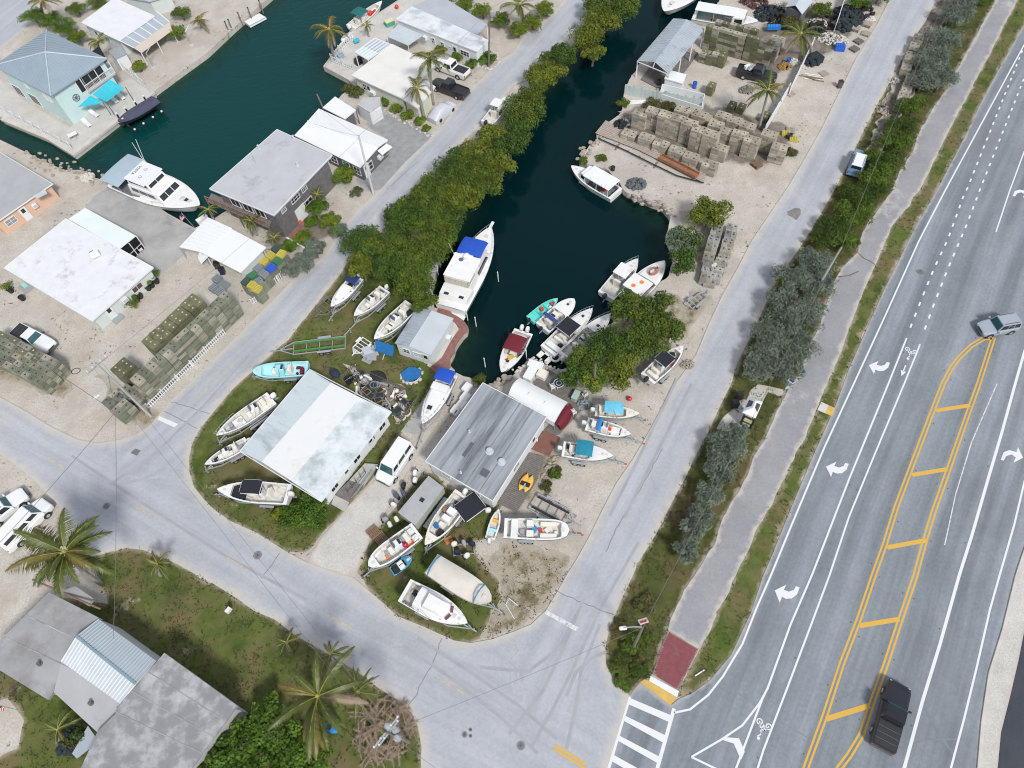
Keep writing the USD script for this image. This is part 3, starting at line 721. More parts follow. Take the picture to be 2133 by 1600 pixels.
for q,z in(([(1786,527),(1800,540),(1812,545),(1822,552)],.081),([(1745,578),(1768,575),(1788,566)],.081)):
    part(walk,'crack',ribbon(W2(q),.16,z),M('soil_crack',(.15,.13,.10),.9,.3,3))
SKID=M('skid_mark',(0.325,0.33,0.35),0.8,0.12,.5)
for pts,w,rd,z in(*[(q,.28,side_road,.0772+.0002*i)for i,q in enumerate(([(1105,1560),(1150,1480),(1190,1400),(1255,1260),(1330,1130)],[(1060,1530),(1130,1440),(1165,1370),(1215,1250)],[(1180,1560),(1200,1470),(1210,1400),(1250,1300)],[(870,1330),(980,1400),(1080,1470),(1160,1540)],[(840,1345),(950,1420),(1050,1500),(1120,1570)],[(1000,1390),(1100,1400),(1165,1350),(1200,1280)],[(230,1010),(330,940),(420,850),(520,740)],[(150,950),(300,1050),(480,1165),(640,1250)],[(1440,800),(1370,940),(1300,1080)],[(1410,790),(1340,935),(1270,1075)]))],([(1180,1450),(1200,1400),(1235,1370),(1262,1358)],.3,side_road,.0775),([(1925,1475),(1955,1530),(2000,1590)],.22,highway,.0683),([(1870,1560),(1930,1540),(2020,1540)],.12,highway,.0683),([(1740,1460),(1780,1442),(1815,1437)],.10,highway,.0683)):
    q=W2(pts);_zk[0]+=1;part(rd,'skid_mark',ribbon(q,w,z+.0003*(_zk[0]%4)),SKID if rd is side_road else M('highway_skid',(.185,.20,.22),.8,.15,.5))
MANH=M('cast_iron',(0.15,0.15,0.16),0.6,0.2,6)
for c,r,rd,z in(((222,1055),.36,side_road,.08),((537,1157),.42,side_road,.08),((1085,1553),.36,side_road,.08),((1916,567),.42,highway,.075),((968,1530),.25,side_road,.08),((980,1520),.15,side_road,.08),((980,1533),.15,side_road,.08)):
    o=W2([c])[0]
    m=MB().prism(Point(o).buffer(r).difference(Point(o).buffer(r*.82)),z-.01,z+.004)
    m.prism(Point(o).buffer(r*.74),z-.01,z)
    for a in range(4):m.beam([*(o+np.array([math.cos(a*PI/4),math.sin(a*PI/4)])*r*.7),z+.003],[*(o-np.array([math.cos(a*PI/4),math.sin(a*PI/4)])*r*.7),z+.003],.05,.008)
    part(rd,'manhole_cover',m,MANH)
fill('tar_patch',[(1075-801,942),(283,935),(294,939),(286,950),(274,945)],MANH,side_road,.079)
STAIN=M('oil_stain',(0.20,0.185,0.175),0.9,0.2,1.5)
part(side_road,'oil_stain',MB().prism(fray(px_poly([(1639,441),(1655,434),(1667,436),(1668,448),(1659,460),(1648,452),(1640,449)]),.06,.2,2),.0785,.0785,sides=False),STAIN)
# red brick ramp with tactile strip at the crossing
ramp_poly=px_poly([(1391,1314),(1455,1352),(1412,1438),(1359,1405),(1374,1357)])
ramp=structure('brick_ramp',MB().prism(ramp_poly,0.0,0.078),M('red_mortar',(0.30,0.20,0.18),0.9,0.2,2))
o,u=W2([(1391,1314)])[0],None
e1=W2([(1455,1352)])[0]-o;e1/=np.linalg.norm(e1);e2=np.array([e1[1],-e1[0]])
RB=M('red_brick',(0.34,0.105,0.095),0.85,0.2,3,island=0.35,stain=((0.45,0.38,0.34),0.6,0.6,1))
mb=MB();nb=0
for i in range(-6,40):
    for j in range(-14,60):
        c=o+e1*(i*.21+(j%2)*.105)+e2*(j*.105+.05)
        if ramp_poly.buffer(-.1).contains(Point(c)):
            mb.box([*c,.082],[.2,.095,.02],math.atan2(e1[1],e1[0]))
part(ramp,'brick',mb,RB,kind='stuff')
fill('kerb_strip',[(1355,1408),(1414,1440),(1410,1453),(1351,1420)],WHITEPAINT,ramp,.090)
fill('tactile_strip',[(1333,1421),(1344,1414),(1409,1452),(1397,1470)],M('yellow_tactile',(0.58,0.38,0.10),0.7,0.12,2),ramp,.094)
fill('kerb_ramp',[(1710,838),(1739,851),(1732,868),(1702,855)],M('ramp_concrete',(0.55,0.54,0.52),.9,.06,2),walk,.090)
fill('tactile_strip',[(1725,845),(1739,851),(1732,868),(1718,862)],M('yellow_tactile',0),walk,.094)

# ---------------------------------------------------------------- buildings
ROOFWHITE=M('white_roof',(0.665,0.675,0.69),0.6,0.05,0.7,stain=((0.55,0.55,0.54),0.9,0.62,1))
ROOFPURE=M('clean_white_roof',(0.72,0.73,0.745),0.55,0.03,0.8)
ROOFPINK=M('white_roof_with_lichen',(0.66,0.665,0.68),0.65,0.06,0.8,stain=((0.34,0.27,0.29),0.5,0.55,1))
ROOFCREAM=M('cream_roof',(0.67,0.655,0.625),0.65,0.05,0.5,stain=((0.62,0.58,0.52),0.4,0.55,1))
ROOFMOTTLE=M('mottled_white_roof',(0.58,0.625,0.64),0.6,0.08,0.8,stain=((0.33,0.38,0.40),0.5,0.46,1))
ROOFPALEBLUE=M('pale_blue_roof',(0.56,0.62,0.65),0.6,0.1,1.0,stain=((0.40,0.45,0.46),1.2,0.55,1))
ROOFGREY=M('grey_flat_roof',(0.43,0.44,0.46),0.75,0.07,0.4,stain=((0.25,0.25,0.255),0.35,0.55,1))
ROOFOLD=M('stained_grey_roof',(0.25,0.25,0.258),0.8,0.2,0.5,stain=((0.46,0.46,0.475),0.5,0.47,1))
ROOFOLD2=M('weathered_grey_roof',(0.31,0.31,0.32),0.8,0.15,0.4,stain=((0.20,0.185,0.175),0.32,0.47,1))
ROOFTEALM=M('blue_grey_metal_roof',(0.30,0.37,0.43),0.4,0.06,0.6,metal=0.2)
METAL=M('corrugated_metal',(0.40,0.45,0.49),0.42,0.10,0.5,metal=0.25,stain=((0.24,0.225,0.24),0.6,0.52,1))
METALPALE=M('pale_corrugated_metal',(0.52,0.57,0.60),0.42,0.08,0.6,metal=0.2)
TANROOF=M('tan_panel_roof',(0.55,0.48,0.41),0.7,0.06,0.8)
GLASSROOF=M('porch_roof_panel',(0.36,0.41,0.46),0.3,0.05,0.8)
WTEAL=M('aqua_stucco',(0.50,0.645,0.64),0.8,0.04,1.0)
WMINT=M('pale_mint_stucco',(0.56,0.61,0.60),0.8,0.05,0.8)
WCREAM=M('cream_stucco',(0.60,0.61,0.50),0.8,0.06,0.8)
WWHITE=M('white_siding',(0.66,0.68,0.69),0.7,0.06,0.8)
WPEACH=M('peach_stucco',(0.62,0.42,0.31),0.8,0.05,0.8)
WGREYD=M('dark_grey_siding',(0.12,0.125,0.14),0.8,0.12,2.0)
WWOOD=M('grey_board_wall',(0.17,0.16,0.165),0.85,0.25,2.0,island=0.2)
WGREEN=M('pale_green_metal_wall',(0.50,0.57,0.53),0.6,0.08,0.8)
SCREEN=M('dark_screen',(0.02,0.022,0.025),0.6,0.2,2)
WINGLASS=pane_mat('window_pane',(0.45,0.5,0.52),0.2)
GRAYWOODTRIM=M('grey_trim',(0.45,0.46,0.47),0.7,0.08,2)


def inset(P,d):
    P=np.asarray(P);n=len(P);out=[]
    for i in range(n):
        a,b,c=P[i-1],P[i],P[(i+1)%n]
        e1,e2=(b-a)/np.linalg.norm(b-a),(c-b)/np.linalg.norm(c-b)
        n1,n2=np.array([-e1[1],e1[0]]),np.array([-e2[1],e2[0]])
        k=d/max(0.3,1+n1@n2)
        out.append(b+(n1+n2)*k)
    return np.array(out)


class House:
    """Corners are the eaves, traced at height z; walls stand a little inside them."""
    def __init__(s,name,label,cat,corners,z,wall,over=0.35,z0=0.0,walls=True,pts=None,zs=None,skip=()):
        P=W2(corners,z)if pts is None else np.asarray(pts,float)
        if Polygon(P).exterior.is_ccw is False:P=P[::-1];s.flip=True
        else:s.flip=False
        s.E,s.z,s.z0=P,z,z0
        c=P.mean(0)
        s.t=thing(name,label,cat,(c[0],c[1],z0))
        s.P=inset(P,over)
        if walls:
            for i in range(len(P)):
                if i in skip:continue
                a,b=s.P[i],s.P[(i+1)%len(P)]
                part(s.t,'wall',MB().beam([*a,(z0+z-.06)/2],[*b,(z0+z-.06)/2],0.16,z-.06-z0),wall,world=True)

    def side(s,px,py):
        """The wall nearest to a traced point at mid height."""
        q=W(px,py,s.z0+(s.z-s.z0)*.5)[:2]
        n=len(s.P)
        return min(range(n),key=lambda i:LineString([s.P[i],s.P[(i+1)%n]]).distance(Point(q)))

    def fit(s,px,py,z):
        i=s.side(px,py);a,b=s.P[i],s.P[(i+1)%len(s.P)]
        d=(b-a)/np.linalg.norm(b-a)
        # the traced ray against the wall plane, for the place along the wall
        q=W(px,py,z)[:2]
        t=(q-a)@d
        return i,a,d,np.array([d[1],-d[0]]),float(np.clip(t,.4,np.linalg.norm(b-a)-.4))

    def window(s,px,py,w=1.2,h=1.0,zc=1.5,fr=WHITEPAINT,pane=None,cols=2,rows=2,name='window'):
        i,a,d,n,t=s.fit(px,py,s.z0+zc)
        c=np.array([*(a+d*t+n*0.10),s.z0+zc]);rz=math.atan2(d[1],d[0])
        m=MB();dx=np.array([d[0],d[1],0])
        m.box(c+dx*(w/2-.04),(.08,.1,h),rz).box(c-dx*(w/2-.04),(.08,.1,h),rz).box(c+[0,0,h/2-.04],(w-.16,.1,.08),rz).box(c-[0,0,h/2-.04],(w-.16,.1,.08),rz)
        for k in range(1,cols):m.box(c+dx*(w*(k/cols-.5)),(.05,.06,h-.16),rz)
        for k in range(1,rows):m.box(c+[0,0,h*(k/rows-.5)],(w-.16,.055,.05),rz)
        p=part(s.t,name,m,fr,world=True)
        v=MB().box(c-np.array([*n,0])*.005,(w-.1,.03,h-.1),rz);v.v=[x-s.t.loc for x in v.v]
        part(p,'pane',v,pane or GLASSDARK)

    def door(s,px,py,w=.95,h=2.05,m=WHITEPAINT,light=True):
        i,a,d,n,t=s.fit(px,py,s.z0+h/2)
        c=np.array([*(a+d*t+n*0.11),s.z0+h/2+.02]);rz=math.atan2(d[1],d[0])
        p=part(s.t,'door',MB().box(c,(w,.08,h),rz),m,world=True)
        if light:
            v=MB().box(c+np.array([*n,0])*.04+[0,0,.5],(w*.5,.03,.6),rz);v.v=[x-s.t.loc for x in v.v]
            part(p,'pane',v,GLASSDARK)
        v=MB().ball(c+np.array([*n,0])*.08+np.array([d[0],d[1],0])*w*.38,.05,6,4);v.v=[x-s.t.loc for x in v.v]
        part(p,'handle',v,STEEL)

    def aircon(s,px,py,z=1.6,size=(.8,.5,.55)):
        i,a,d,n,t=s.fit(px,py,s.z0+z)
        c=np.array([*(a+d*t+n*(0.08+size[1]/2)),s.z0+z]);rz=math.atan2(d[1],d[0])
        p=part(s.t,'air_conditioner',MB().rbox(c,size,.03,rz),WHITEPAINT,world=True)
        v=MB()
        for k in range(5):v.box(c+np.array([*n,0])*(size[1]/2+.005)+[0,0,(k-2)*.09],(size[0]*.8,.02,.03),rz)
        v.v=[x-s.t.loc for x in v.v]
        part(p,'grille',v,GREYPLASTIC)

    def roof(s,m,th=0.22,rise=0.0,name='roof'):
        P=s.E
        if not rise:
            part(s.t,name,MB().prism(P,s.z-th,s.z,bottom=True),m,world=True)
        else:
            part(s.t,name,MB().slab([[*p,s.z+r]for p,r in zip(P,rise)],th),m,world=True)
        return s

    def add(s,name,mb,m,**k):
        return part(s.t,name,mb,m,world=True,**k)

    def edge_trim(s,m,z=None,h=.18):
        n=len(s.E);b=MB();O=inset(s.E,-.03)
        for i in range(n):
            a,c=O[i],O[(i+1)%n];b.beam([*a,(z or s.z)-h/2+.02],[*c,(z or s.z)-h/2+.02],.07,h)
        part(s.t,'fascia',b,m,world=True)


def ribs(A,B,C,D,n,w=.07,h=.05,mode='ridge'):
    """Standing ribs on the plane A-B (eave), D-C (ridge): n strips from AB to DC."""
    A,B,C,D=map(lambda q:np.asarray(q,float),(A,B,C,D));m=MB()
    for k in range(n+1):
        t=k/n
        m.beam(A+(B-A)*t+[0,0,.03],D+(C-D)*t+[0,0,.03],w,h)
    return m


def vent(H,px,py,z,r=.3,h=.3,mt=None):
    c=W(px,py,z)
    m=MB().lathe([(r,0),(r,.08),(r*.6,.1),(r*.6,h),(r*.75,h),(r*.7,h+.08),(0.01,h+.1)],c,14)
    part(H.t,'roof_vent',m,mt or METALPALE,world=True)


# 1. aqua two-storey house with a pyramid roof
H=House('aqua_house','two-storey aqua house with blue-grey metal pyramid roof beside turquoise shade sails','house',[(-14,137),(97,63),(223,122),(106,200)],5.4,WTEAL,0.55)
ap=W(95,109,7.6)
E=[np.array([*p,5.4])for p in H.E]
for i in range(4):
    a,b=E[i],E[(i+1)%4]
    H.add('roof_slope',MB().slab([a,b,ap],.14),ROOFTEALM)
    m=MB();n=22
    e=(b-a);L=np.linalg.norm(e);foot=(ap-a)@e/L/L
    for k in range(1,n):
        t=k/n;p=a+e*t
        s_=t/foot if t<foot else(1-t)/(1-foot)
        q=(a if t<foot else b)+(ap-(a if t<foot else b))*s_
        up=ap-(a+e*foot)
        q=p+up*s_
        m.beam(p+[0,0,.03],q+[0,0,.03],.05,.05)
    H.add('roof_seams',m,ROOFTEALM,kind='stuff')
    H.add('ridge_cap',MB().tube([a+[0,0,.05],ap+[0,0,.06]],.09,6),METALPALE)
H.window(203,172,4.6,2.0,4.0,pane=SCREEN,cols=4,rows=1,name='porch_screen')
for px,py in((38,190),(64,213)):H.window(px,py,2.4,1.8,1.2,WHITEPAINT,M('brown_shutter',(0.10,0.06,0.045),.7,.2,2),1,4,'garage_door')
H.window(48,180,.8,1.2,4.0,pane=WHITEPAINT,cols=1,rows=3);H.window(92,208,1.6,1.3,3.6,pane=WHITEPAINT,cols=1,rows=4)
# wall star ornament
i,a,d,n,t=H.fit(147,197,3.0);c=np.array([*(a+d*t+n*.12),3.0]);m=MB()
for k in range(20):
    g,g2=k*PI/10,(k+1)*PI/10
    m.beam(c+np.array([d[0],d[1],0])*math.cos(g)*.5+[0,0,.5*math.sin(g)],c+np.array([d[0],d[1],0])*math.cos(g2)*.5+[0,0,.5*math.sin(g2)],.06)
for k in range(4):m.beam(c-np.array([d[0],d[1],0])*math.cos(k*PI/4)*.5-[0,0,.5*math.sin(k*PI/4)],c+np.array([d[0],d[1],0])*math.cos(k*PI/4)*.5+[0,0,.5*math.sin(k*PI/4)],.06)
H.add('wall_ornament',m,DARKGREY)
# balcony on the canal side
B0,B1=W(184,192,2.9),W(240,152,2.9)
dd=(B1-B0);nn=np.array([dd[1],-dd[0],0])/np.linalg.norm(dd)*.2
H.add('balcony_floor',MB().slab([W(165,165,2.9),B0,B1,W(222,125,2.9)],.2),GRAYWOODTRIM)
m=MB();m.beam(B0+[0,0,1],B1+[0,0,1],.08);m.beam(B0+[0,0,.1],B1+[0,0,.1],.06)
for k in range(25):m.beam(B0+dd*k/24,B0+dd*k/24+[0,0,1],.04)
for k in(0,.5,1):m.beam(B0+dd*k,B0+dd*k+[0,0,2.5],.1)
H.add('balcony_rail',m,WHITEPAINT)
H.add('screen_panel',MB().slab([W(170,165,2.92)+[0,0,0],W(224,127,2.92),W(224,127,2.92)+[.05,.05,2.4],W(170,165,2.92)+[.05,.05,2.4]],.05),SCREEN)

# 2. flat white house at the top left with a glazed porch
H=House('white_flat_house','flat white roofed house with glazed porch strips, right of the aqua house','house',[(170,47),(238,-4),(321,33),(247,84)],2.7,WMINT).roof(ROOFWHITE)
H.edge_trim(WHITEPAINT);H.window(185,62,1.2,1,1.4);H.window(222,82,1.4,.9,1.4);H.door(205,75)
A,B_,C,D=W(247,84,2.5),W(327,25,2.5),W(353,46,2.2),W(279,100,2.2)
H.add('porch_roof',MB().slab([A,B_,C,D],.1),GLASSROOF)
m=MB()
for k in range(7):m.beam(A+(B_-A)*k/6+[0,0,.04],D+(C-D)*k/6+[0,0,.04],.16,.05)
H.add('porch_batten',m,WHITEPAINT)
E_,F_=W(294,110,2.05),W(358,63,2.05)
H.add('porch_roof',MB().slab([D,C,F_,E_],.1),TANROOF)
m=MB()
for k in(0,.5,1):p=E_+(F_-E_)*k;m.beam([p[0],p[1],0],p-[0,0,.1],.12)
H.add('porch_post',m,WHITEPAINT)
H=House('white_garage','small pale metal roofed building at the very top left edge','building',[(252,-8),(300,-40),(360,-12),(310,2)],2.6,WMINT).roof(METALPALE)

# 3. long mobile home with patched grey roof
H=House('mobile_home','long white mobile home with patchy grey and white roof','mobile home',[(826,40),(858,14),(1017,84),(993,107)],2.7,WWHITE,0.12).roof(M('patched_roof',(0.62,0.65,0.67),.6,.1,.6,stain=((0.30,0.32,0.35),0.32,0.47,1)))
H.edge_trim(WHITEPAINT);H.window(902,85,.7,.9,1.5);H.window(922,92,.7,.8,1.5);H.window(941,96,.4,.4,1.5,cols=1,rows=1);H.window(970,110,1.7,.9,1.5,cols=3);H.window(1006,112,.6,.7,1.4);H.door(955,103);H.aircon(883,80)
A=[W(x,y,2.75)for x,y in((858,13),(917,-10),(1014,50),(994,72))]
H.add('lean_to_roof',MB().slab([A[0],A[1],A[2],A[3]],.12),M('grey_metal_roof',(0.43,0.46,0.50),.45,.08,.5,metal=.15))
for k in(2,3):p=A[k];H.add('porch_post',MB().beam([p[0],p[1],0],p-[0,0,.12],.12),WHITEPAINT)
A=[W(x,y,z)for x,y,z in((806,76,2.1),(830,51,2.4),(882,73,2.4),(850,95,2.1))]
H.add('awning_roof',MB().slab(A,.06),METALPALE);H.add('awning_ribs',ribs(A[0],A[3],A[2],A[1],14,.09,.05),METALPALE,kind='stuff')
for k in(0,3):H.add('porch_post',MB().beam([A[k][0],A[k][1],0],A[k]-[0,0,.06],.09),WHITEPAINT)

# 4. flat cream roofed house with pergola
H=House('cream_house','cream flat roofed house left of the parked pickups','house',[(733,157),(816,92),(906,136),(838,204)],2.8,WCREAM).roof(ROOFCREAM,.25)
H.edge_trim(WHITEPAINT);H.window(759,183,.9,1.1,1.4);H.door(772,188);H.aircon(780,191,1.2);H.window(850,205,1.2,.8,1.5)
A=[W(x,y,2.45)for x,y in((838,206),(884,166),(907,180),(870,226))]
m2=[np.array([p[0],p[1]])for p in A]
H.add('annexe_roof',MB().slab(A,.2),ROOFCREAM);H.add('annexe_wall',MB().prism(inset(np.array(m2)if Polygon(m2).exterior.is_ccw else np.array(m2)[::-1],.3),0,2.3),WCREAM)
A=[W(x,y,2.35)for x,y in((740,109),(781,80),(814,93),(767,125))]
m=MB()
for k in range(6):m.beam(A[0]+(A[3]-A[0])*k/5,A[1]+(A[2]-A[1])*k/5,.12)
for k in range(2):m.beam(A[0]+(A[1]-A[0])*k,A[3]+(A[2]-A[3])*k,.14)
for p in A:m.beam([p[0],p[1],0],p,.12)
H.add('pergola_frame',m,WHITEPAINT)
mid=lambda a,b,t:a+(b-a)*t
H.add('pergola_panel',MB().slab([mid(A[0],A[1],.45)-[0,0,.05],A[1]-[0,0,.05],mid(A[1],A[2],.98)-[0,0,.05],mid(A[3],A[2],.5)-[0,0,.05]],.03),GLASSROOF)
H.add('pergola_panel',MB().slab([A[0]-[0,0,.05],mid(A[0],A[1],.43)-[0,0,.05],mid(A[3],A[2],.48)-[0,0,.05],A[3]-[0,0,.05]],.03),M('aqua_panel',(.5,.63,.63),.5,.05,1))

# 5. bright white roofed house
A,Bq,C,D=W(635,252,2.6),W(664,225,3.4),W(807,290,2.9),W(750,349,2.5)
H=House('white_gable_house','bright white roofed house with dark grey walls on the gravel drive','house',[(613,282),(664,226),(808,291),(750,349)],2.6,WGREYD)
rp=[np.array([*p,2.6])for p in H.E]
O=[W(613,282,2.6),W(664,226,2.7),W(808,291,2.7),W(750,349,2.6)]
ra,rb=W(641,252,3.3),W(788,306,3.2)
H.add('roof_slope',MB().slab([O[0],ra,rb,O[3]],.15),ROOFPURE);H.add('roof_slope',MB().slab([ra,O[1],O[2],rb],.15),ROOFPURE)
H.add('ridge_cap',MB().tube([ra+[0,0,.03],rb+[0,0,.03]],.08,6),ROOFWHITE)
for px,py in((694,333),(722,345),(744,356)):H.window(px,py,1.3,1.3,1.3)
H.window(764,345,1.4,1.3,1.2);H.aircon(781,322,1.3);H.door(757,352,m=WHITEPAINT)
A=[W(x,y,2.35)for x,y in((672,224),(698,201),(741,229),(718,248))]
H.add('annexe_roof',MB().slab(A,.15),ROOFPURE)
m=MB()
for k in(0,2,3):m.beam([A[k][0],A[k][1],0],A[k]-[0,0,.15],.12)
H.add('porch_post',m,WGREYD);H.add('annexe_wall',MB().prism(inset(np.array([[p[0],p[1]]for p in A])[::-1]if not Polygon([p[:2]for p in A]).exterior.is_ccw else np.array([[p[0],p[1]]for p in A]),.3),0,2.2),WGREYD)
A=[W(x,y,z)for x,y,z in((786,314,2.3),(805,299,2.4),(817,306,2.2),(796,323,2.1))]
H.add('door_canopy',MB().slab(A,.08),ROOFPURE)
# grey shed on the drive
H=House('garden_shed','weathered grey white shed at the head of the gravel drive','shed',[(744,218),(757,203),(792,202),(792,219),(770,234)],2.2,WWHITE,.1).roof(M('shed_roof',(.45,.45,.46),.6,.12,1.2),.12)
H.door(785,235,1.0,1.8,WHITEPAINT,False)

# 6. grey flat roofed two-storey house
H=House('grey_wood_house','two-storey house with flat grey roof and dark board walls','house',[(437,393),(577,270),(691,323),(570,448)],4.9,WWOOD,0.6).roof(ROOFGREY,.3)
H.edge_trim(WHITEPAINT,h=.12)
for px,py,w,h,z in((664,356,1.0,.7,3.7),(629,392,1.0,.7,3.7),(612,412,1.6,.9,3.7),(586,436,.9,.6,3.7),(640,425,2.0,1.4,1.4)):H.window(px,py,w,h,z,cols=3)
H.door(618,440,1.8,2.2,WHITEPAINT,False)
for px,py in((480,432),(505,444),(530,455)):H.window(px,py,1.6,1.5,3.4,cols=2,rows=1)
i=H.side(660,360);a,b=H.P[i],H.P[(i+1)%4];d=(b-a)/np.linalg.norm(b-a);n=np.array([d[1],-d[0]]);m=MB()
for k in range(int(np.linalg.norm(b-a)/.3)):
    q=a+d*(k*.3+.15)+n*.09;m.box([*q,2.4+1.2],(.24,.03,2.4),math.atan2(d[1],d[0]))
H.add('wall_boards',m,WWOOD,kind='stuff')
# porch deck and garage recess on the road side, and the deck along the canal
q0,q1=W(578,452,2.4),W(455,398,2.4)
A=[W(440,402,2.45),W(568,455,2.45),W(560,475,2.45),W(432,420,2.45)]
H.add('deck',MB().slab(A,.15),WOODGREY)
m=MB()
for k in range(9):p=A[3]+(A[2]-A[3])*k/8;m.beam([p[0],p[1],0 if k%4==0 else 2.4],[p[0],p[1],3.4],.1)
m.beam(A[3]+[0,0,.95],A[2]+[0,0,.95],.1);m.beam(A[3]+[0,0,.5],A[2]+[0,0,.5],.05)
H.add('deck_rail',m,WOODBROWN)
for px,py in((612,290),(540,310),(620,345)):vent(H,px,py,4.9,.22,.5)
H.add('aerial',MB().tube([W(533,340,4.9),W(533,340,4.9)+[0,0,1.8]],.025,5).tube([W(533,340,4.9)+[0,0,1.4]+[-.5,0,0],W(533,340,4.9)+[0,0,1.4]+[.5,0,0]],.02,4),GALV)

# 7. white carport
A=[W(x,y,2.6)for x,y in((481,476),(554,515),(501,568),(416,524))]
H=House('white_carport','open carport with wide flat white roof beside the coloured trap stacks','carport',[(481,476),(554,515),(501,568),(416,524)],2.6,WWHITE,.3,walls=False).roof(ROOFPURE,.15)
m=MB()
for p in H.P:m.beam([*p,0],[*p,2.45],.12)
H.add('post',m,WHITEPAINT)
H.add('back_wall',MB().beam([*H.P[2],1.2],[*H.P[3],1.2],.12,2.3)if False else MB().beam([*inset(H.E,.5)[H.side(520,550)],1.2],[*inset(H.E,.5)[(H.side(520,550)+1)%4],1.2],.12,2.3),WWHITE)
A=[W(x,y,z)for x,y,z in((373,515,2.2),(432,453,2.5),(483,476,2.7),(420,526,2.5))]
H=thing('white_lean_to','ribbed white metal lean-to roof on poles, left of the flat carport','canopy',A[0]*[1,1,0])
part(H,'roof',MB().slab(A,.05),ROOFPURE,world=True);part(H,'roof_ribs',ribs(A[0],A[1],A[2],A[3],9,.06,.05),ROOFWHITE,world=True,kind='stuff')
part(H,'flap',MB().slab([W(416,522,2.45),W(436,532,2.4),W(419,550,1.2),W(412,538,1.3)],.04),ROOFPURE,world=True)
for p in A:part(H,'post',MB().beam([p[0],p[1],0],p-[0,0,.05],.08),GALV,world=True)

# 8. flat white house in the yard
H=House('white_yard_house','large flat white roofed house stained with dark lichen in the trap yard','house',[(137,456),(318,557),(191,668),(9,558)],2.35,WMINT,.4).roof(ROOFPINK,.25)
H.edge_trim(WHITEPAINT,h=.2)
H.window(284,598,1.5,.9,1.3,pane=M('dusk_pane',(.10,.06,.06),.2,.1,1),cols=2,rows=1);H.aircon(255,622,1.4);H.door(228,650);H.window(300,588,.1,.1,1.3,cols=1,rows=1)if False else None
m=MB().box(W(199,531,2.6)+[0,0,.15],(1.0,.7,.5),.5);H.add('roof_hatch',m,WHITEPAINT);H.add('roof_hatch_opening',MB().box(W(194,528,2.7)+[-.1,0,.2],(.5,.35,.12),.5),BLACK)
A=[W(x,y,z)for x,y,z in((143,456,2.55),(177,433,2.3),(283,491,2.3),(249,518,2.55))]
H.add('porch_roof',MB().slab(A,.1),M('pale_porch_roof',(.68,.74,.74),.5,.04,.5))
q=[p*[1,1,0]for p in A];m=MB()
for a,b in((q[2],q[3]),(q[1],q[2])):
    for k in range(5 if a is q[1]else 3):p=a+(b-a)*(k/(4 if a is q[1]else 2))*.98;m.beam(p,p+[0,0,2.2],.1)
    m.beam(a+[0,0,.9],b+[0,0,.9],.07)
H.add('porch_frame',m,WHITEPAINT);H.add('porch_screen',MB().slab([q[3],q[2]*.97+q[3]*.03,q[2]*.97+q[3]*.03+[0,0,2.2],q[3]+[0,0,2.2]],.03).slab([q[1],q[2],q[2]+[0,0,2.2],q[1]+[0,0,2.2]],.03),SCREEN)
for c in((243,662),(55,600)):
    p=W(*c);H.add('doormat_step',MB().box(p+[0,0,.1],(1.7,1.3,.2),-.75),GREYPLASTIC);H.add('doormat',MB().box(p+[-.2,.3,.22],(.9,.5,.03),-.75),M('aqua_mat',(.25,.6,.5),.9,.1,3))

# 9. peach house at the left edge
H=House('peach_house','peach walled house with grey roof at the left edge','house',[(-40,302),(0,318),(109,383),(-12,466),(-60,440)],2.5,WPEACH,.35).roof(M('slate_grey_roof',(.36,.37,.38),.75,.1,.4,stain=((.26,.26,.27),.4,.6,1)),.2)
H.edge_trim(WHITEPAINT,h=.14);H.door(53,445);H.window(22,460,1.5,1.0,1.3,pane=M('curtain_pane',(.25,.27,.29),.3,.2,3));H.aircon(70,427,1.3,(.7,.35,.6))
H.add('gate_panel',MB().box(W(85,405,2.7),(1.5,.8,.12),.6),METALPALE)

# 10. big white gable house in the middle
H=House('white_central_house','big white house with low gable roof among the trailered boats','house',[(645,770),(814,858),(669,1044),(500,940)],2.5,WWHITE,.45)
O=[W(645,770,2.5),W(814,858,2.5),W(669,1044,2.5),W(500,940,2.5)]
r0,r1=W(690,797,3.0),W(545,962,3.0);s0,s1=W(750,828,3.0),W(606,1001,3.0)
H.add('roof_slope',MB().slab([O[0],r0,r1,O[3]],.16),M('streaked_pale_roof',(.54,.60,.625),.6,.06,.8,stain=((.36,.40,.41),.8,.47,1),rot_z=math.atan2(*(W2([(645,770)])[0]-W2([(690,797)])[0])[::-1]),stretch=4.0))
H.add('roof_slope',MB().slab([r0,s0,s1,r1],.16),M('white_roof_crown',(.68,.685,.69),.6,.03,.5,stain=((.56,.53,.48),.5,.53,1)))
H.add('roof_slope',MB().slab([s0,O[1],O[2],s1],.16),ROOFMOTTLE)
H.edge_trim(WHITEPAINT,h=.16)
for px,py in((794,887),(772,916),(742,955),(702,1018)):H.window(px,py,1.1,.9,1.3,rows=1)
H.door(722,985);H.door(770,920)
# ramped porch at its side
t=thing('porch_ramp','grey concrete and board ramp porch beside the big white house','ramp',W(735,1005))
part(t,'landing',MB().slab([W(760,965,.5),W(787,967,.5),W(755,1010,.5),W(728,1000,.5)],.5),CONCRETE,world=True)
part(t,'deck',MB().slab([W(728,1000,.48),W(757,1008,.48),W(725,1045,.25),W(697,1030,.25)],.25),WOODGREY,world=True)
part(t,'ramp_slope',MB().slab([W(697,1031,.26),W(727,1046,.25),W(718,1066,.1),W(690,1050,.1)],.12),CONCRETE,world=True)
m=MB()
for k in range(5):p=W(762-9*k,985+11*k,.4);m.beam(p,p+[0,0,.9],.08)
m.beam(W(762,985,1.25),W(726,1029,1.25),.08);part(t,'rail',m,WOODGREY,world=True)
part(t,'leaning_sheet',MB().slab([W(772,980,.5),W(780,975,1.2),W(742,1028,1.2),W(730,1038,.5)],.04),METALPALE,world=True)

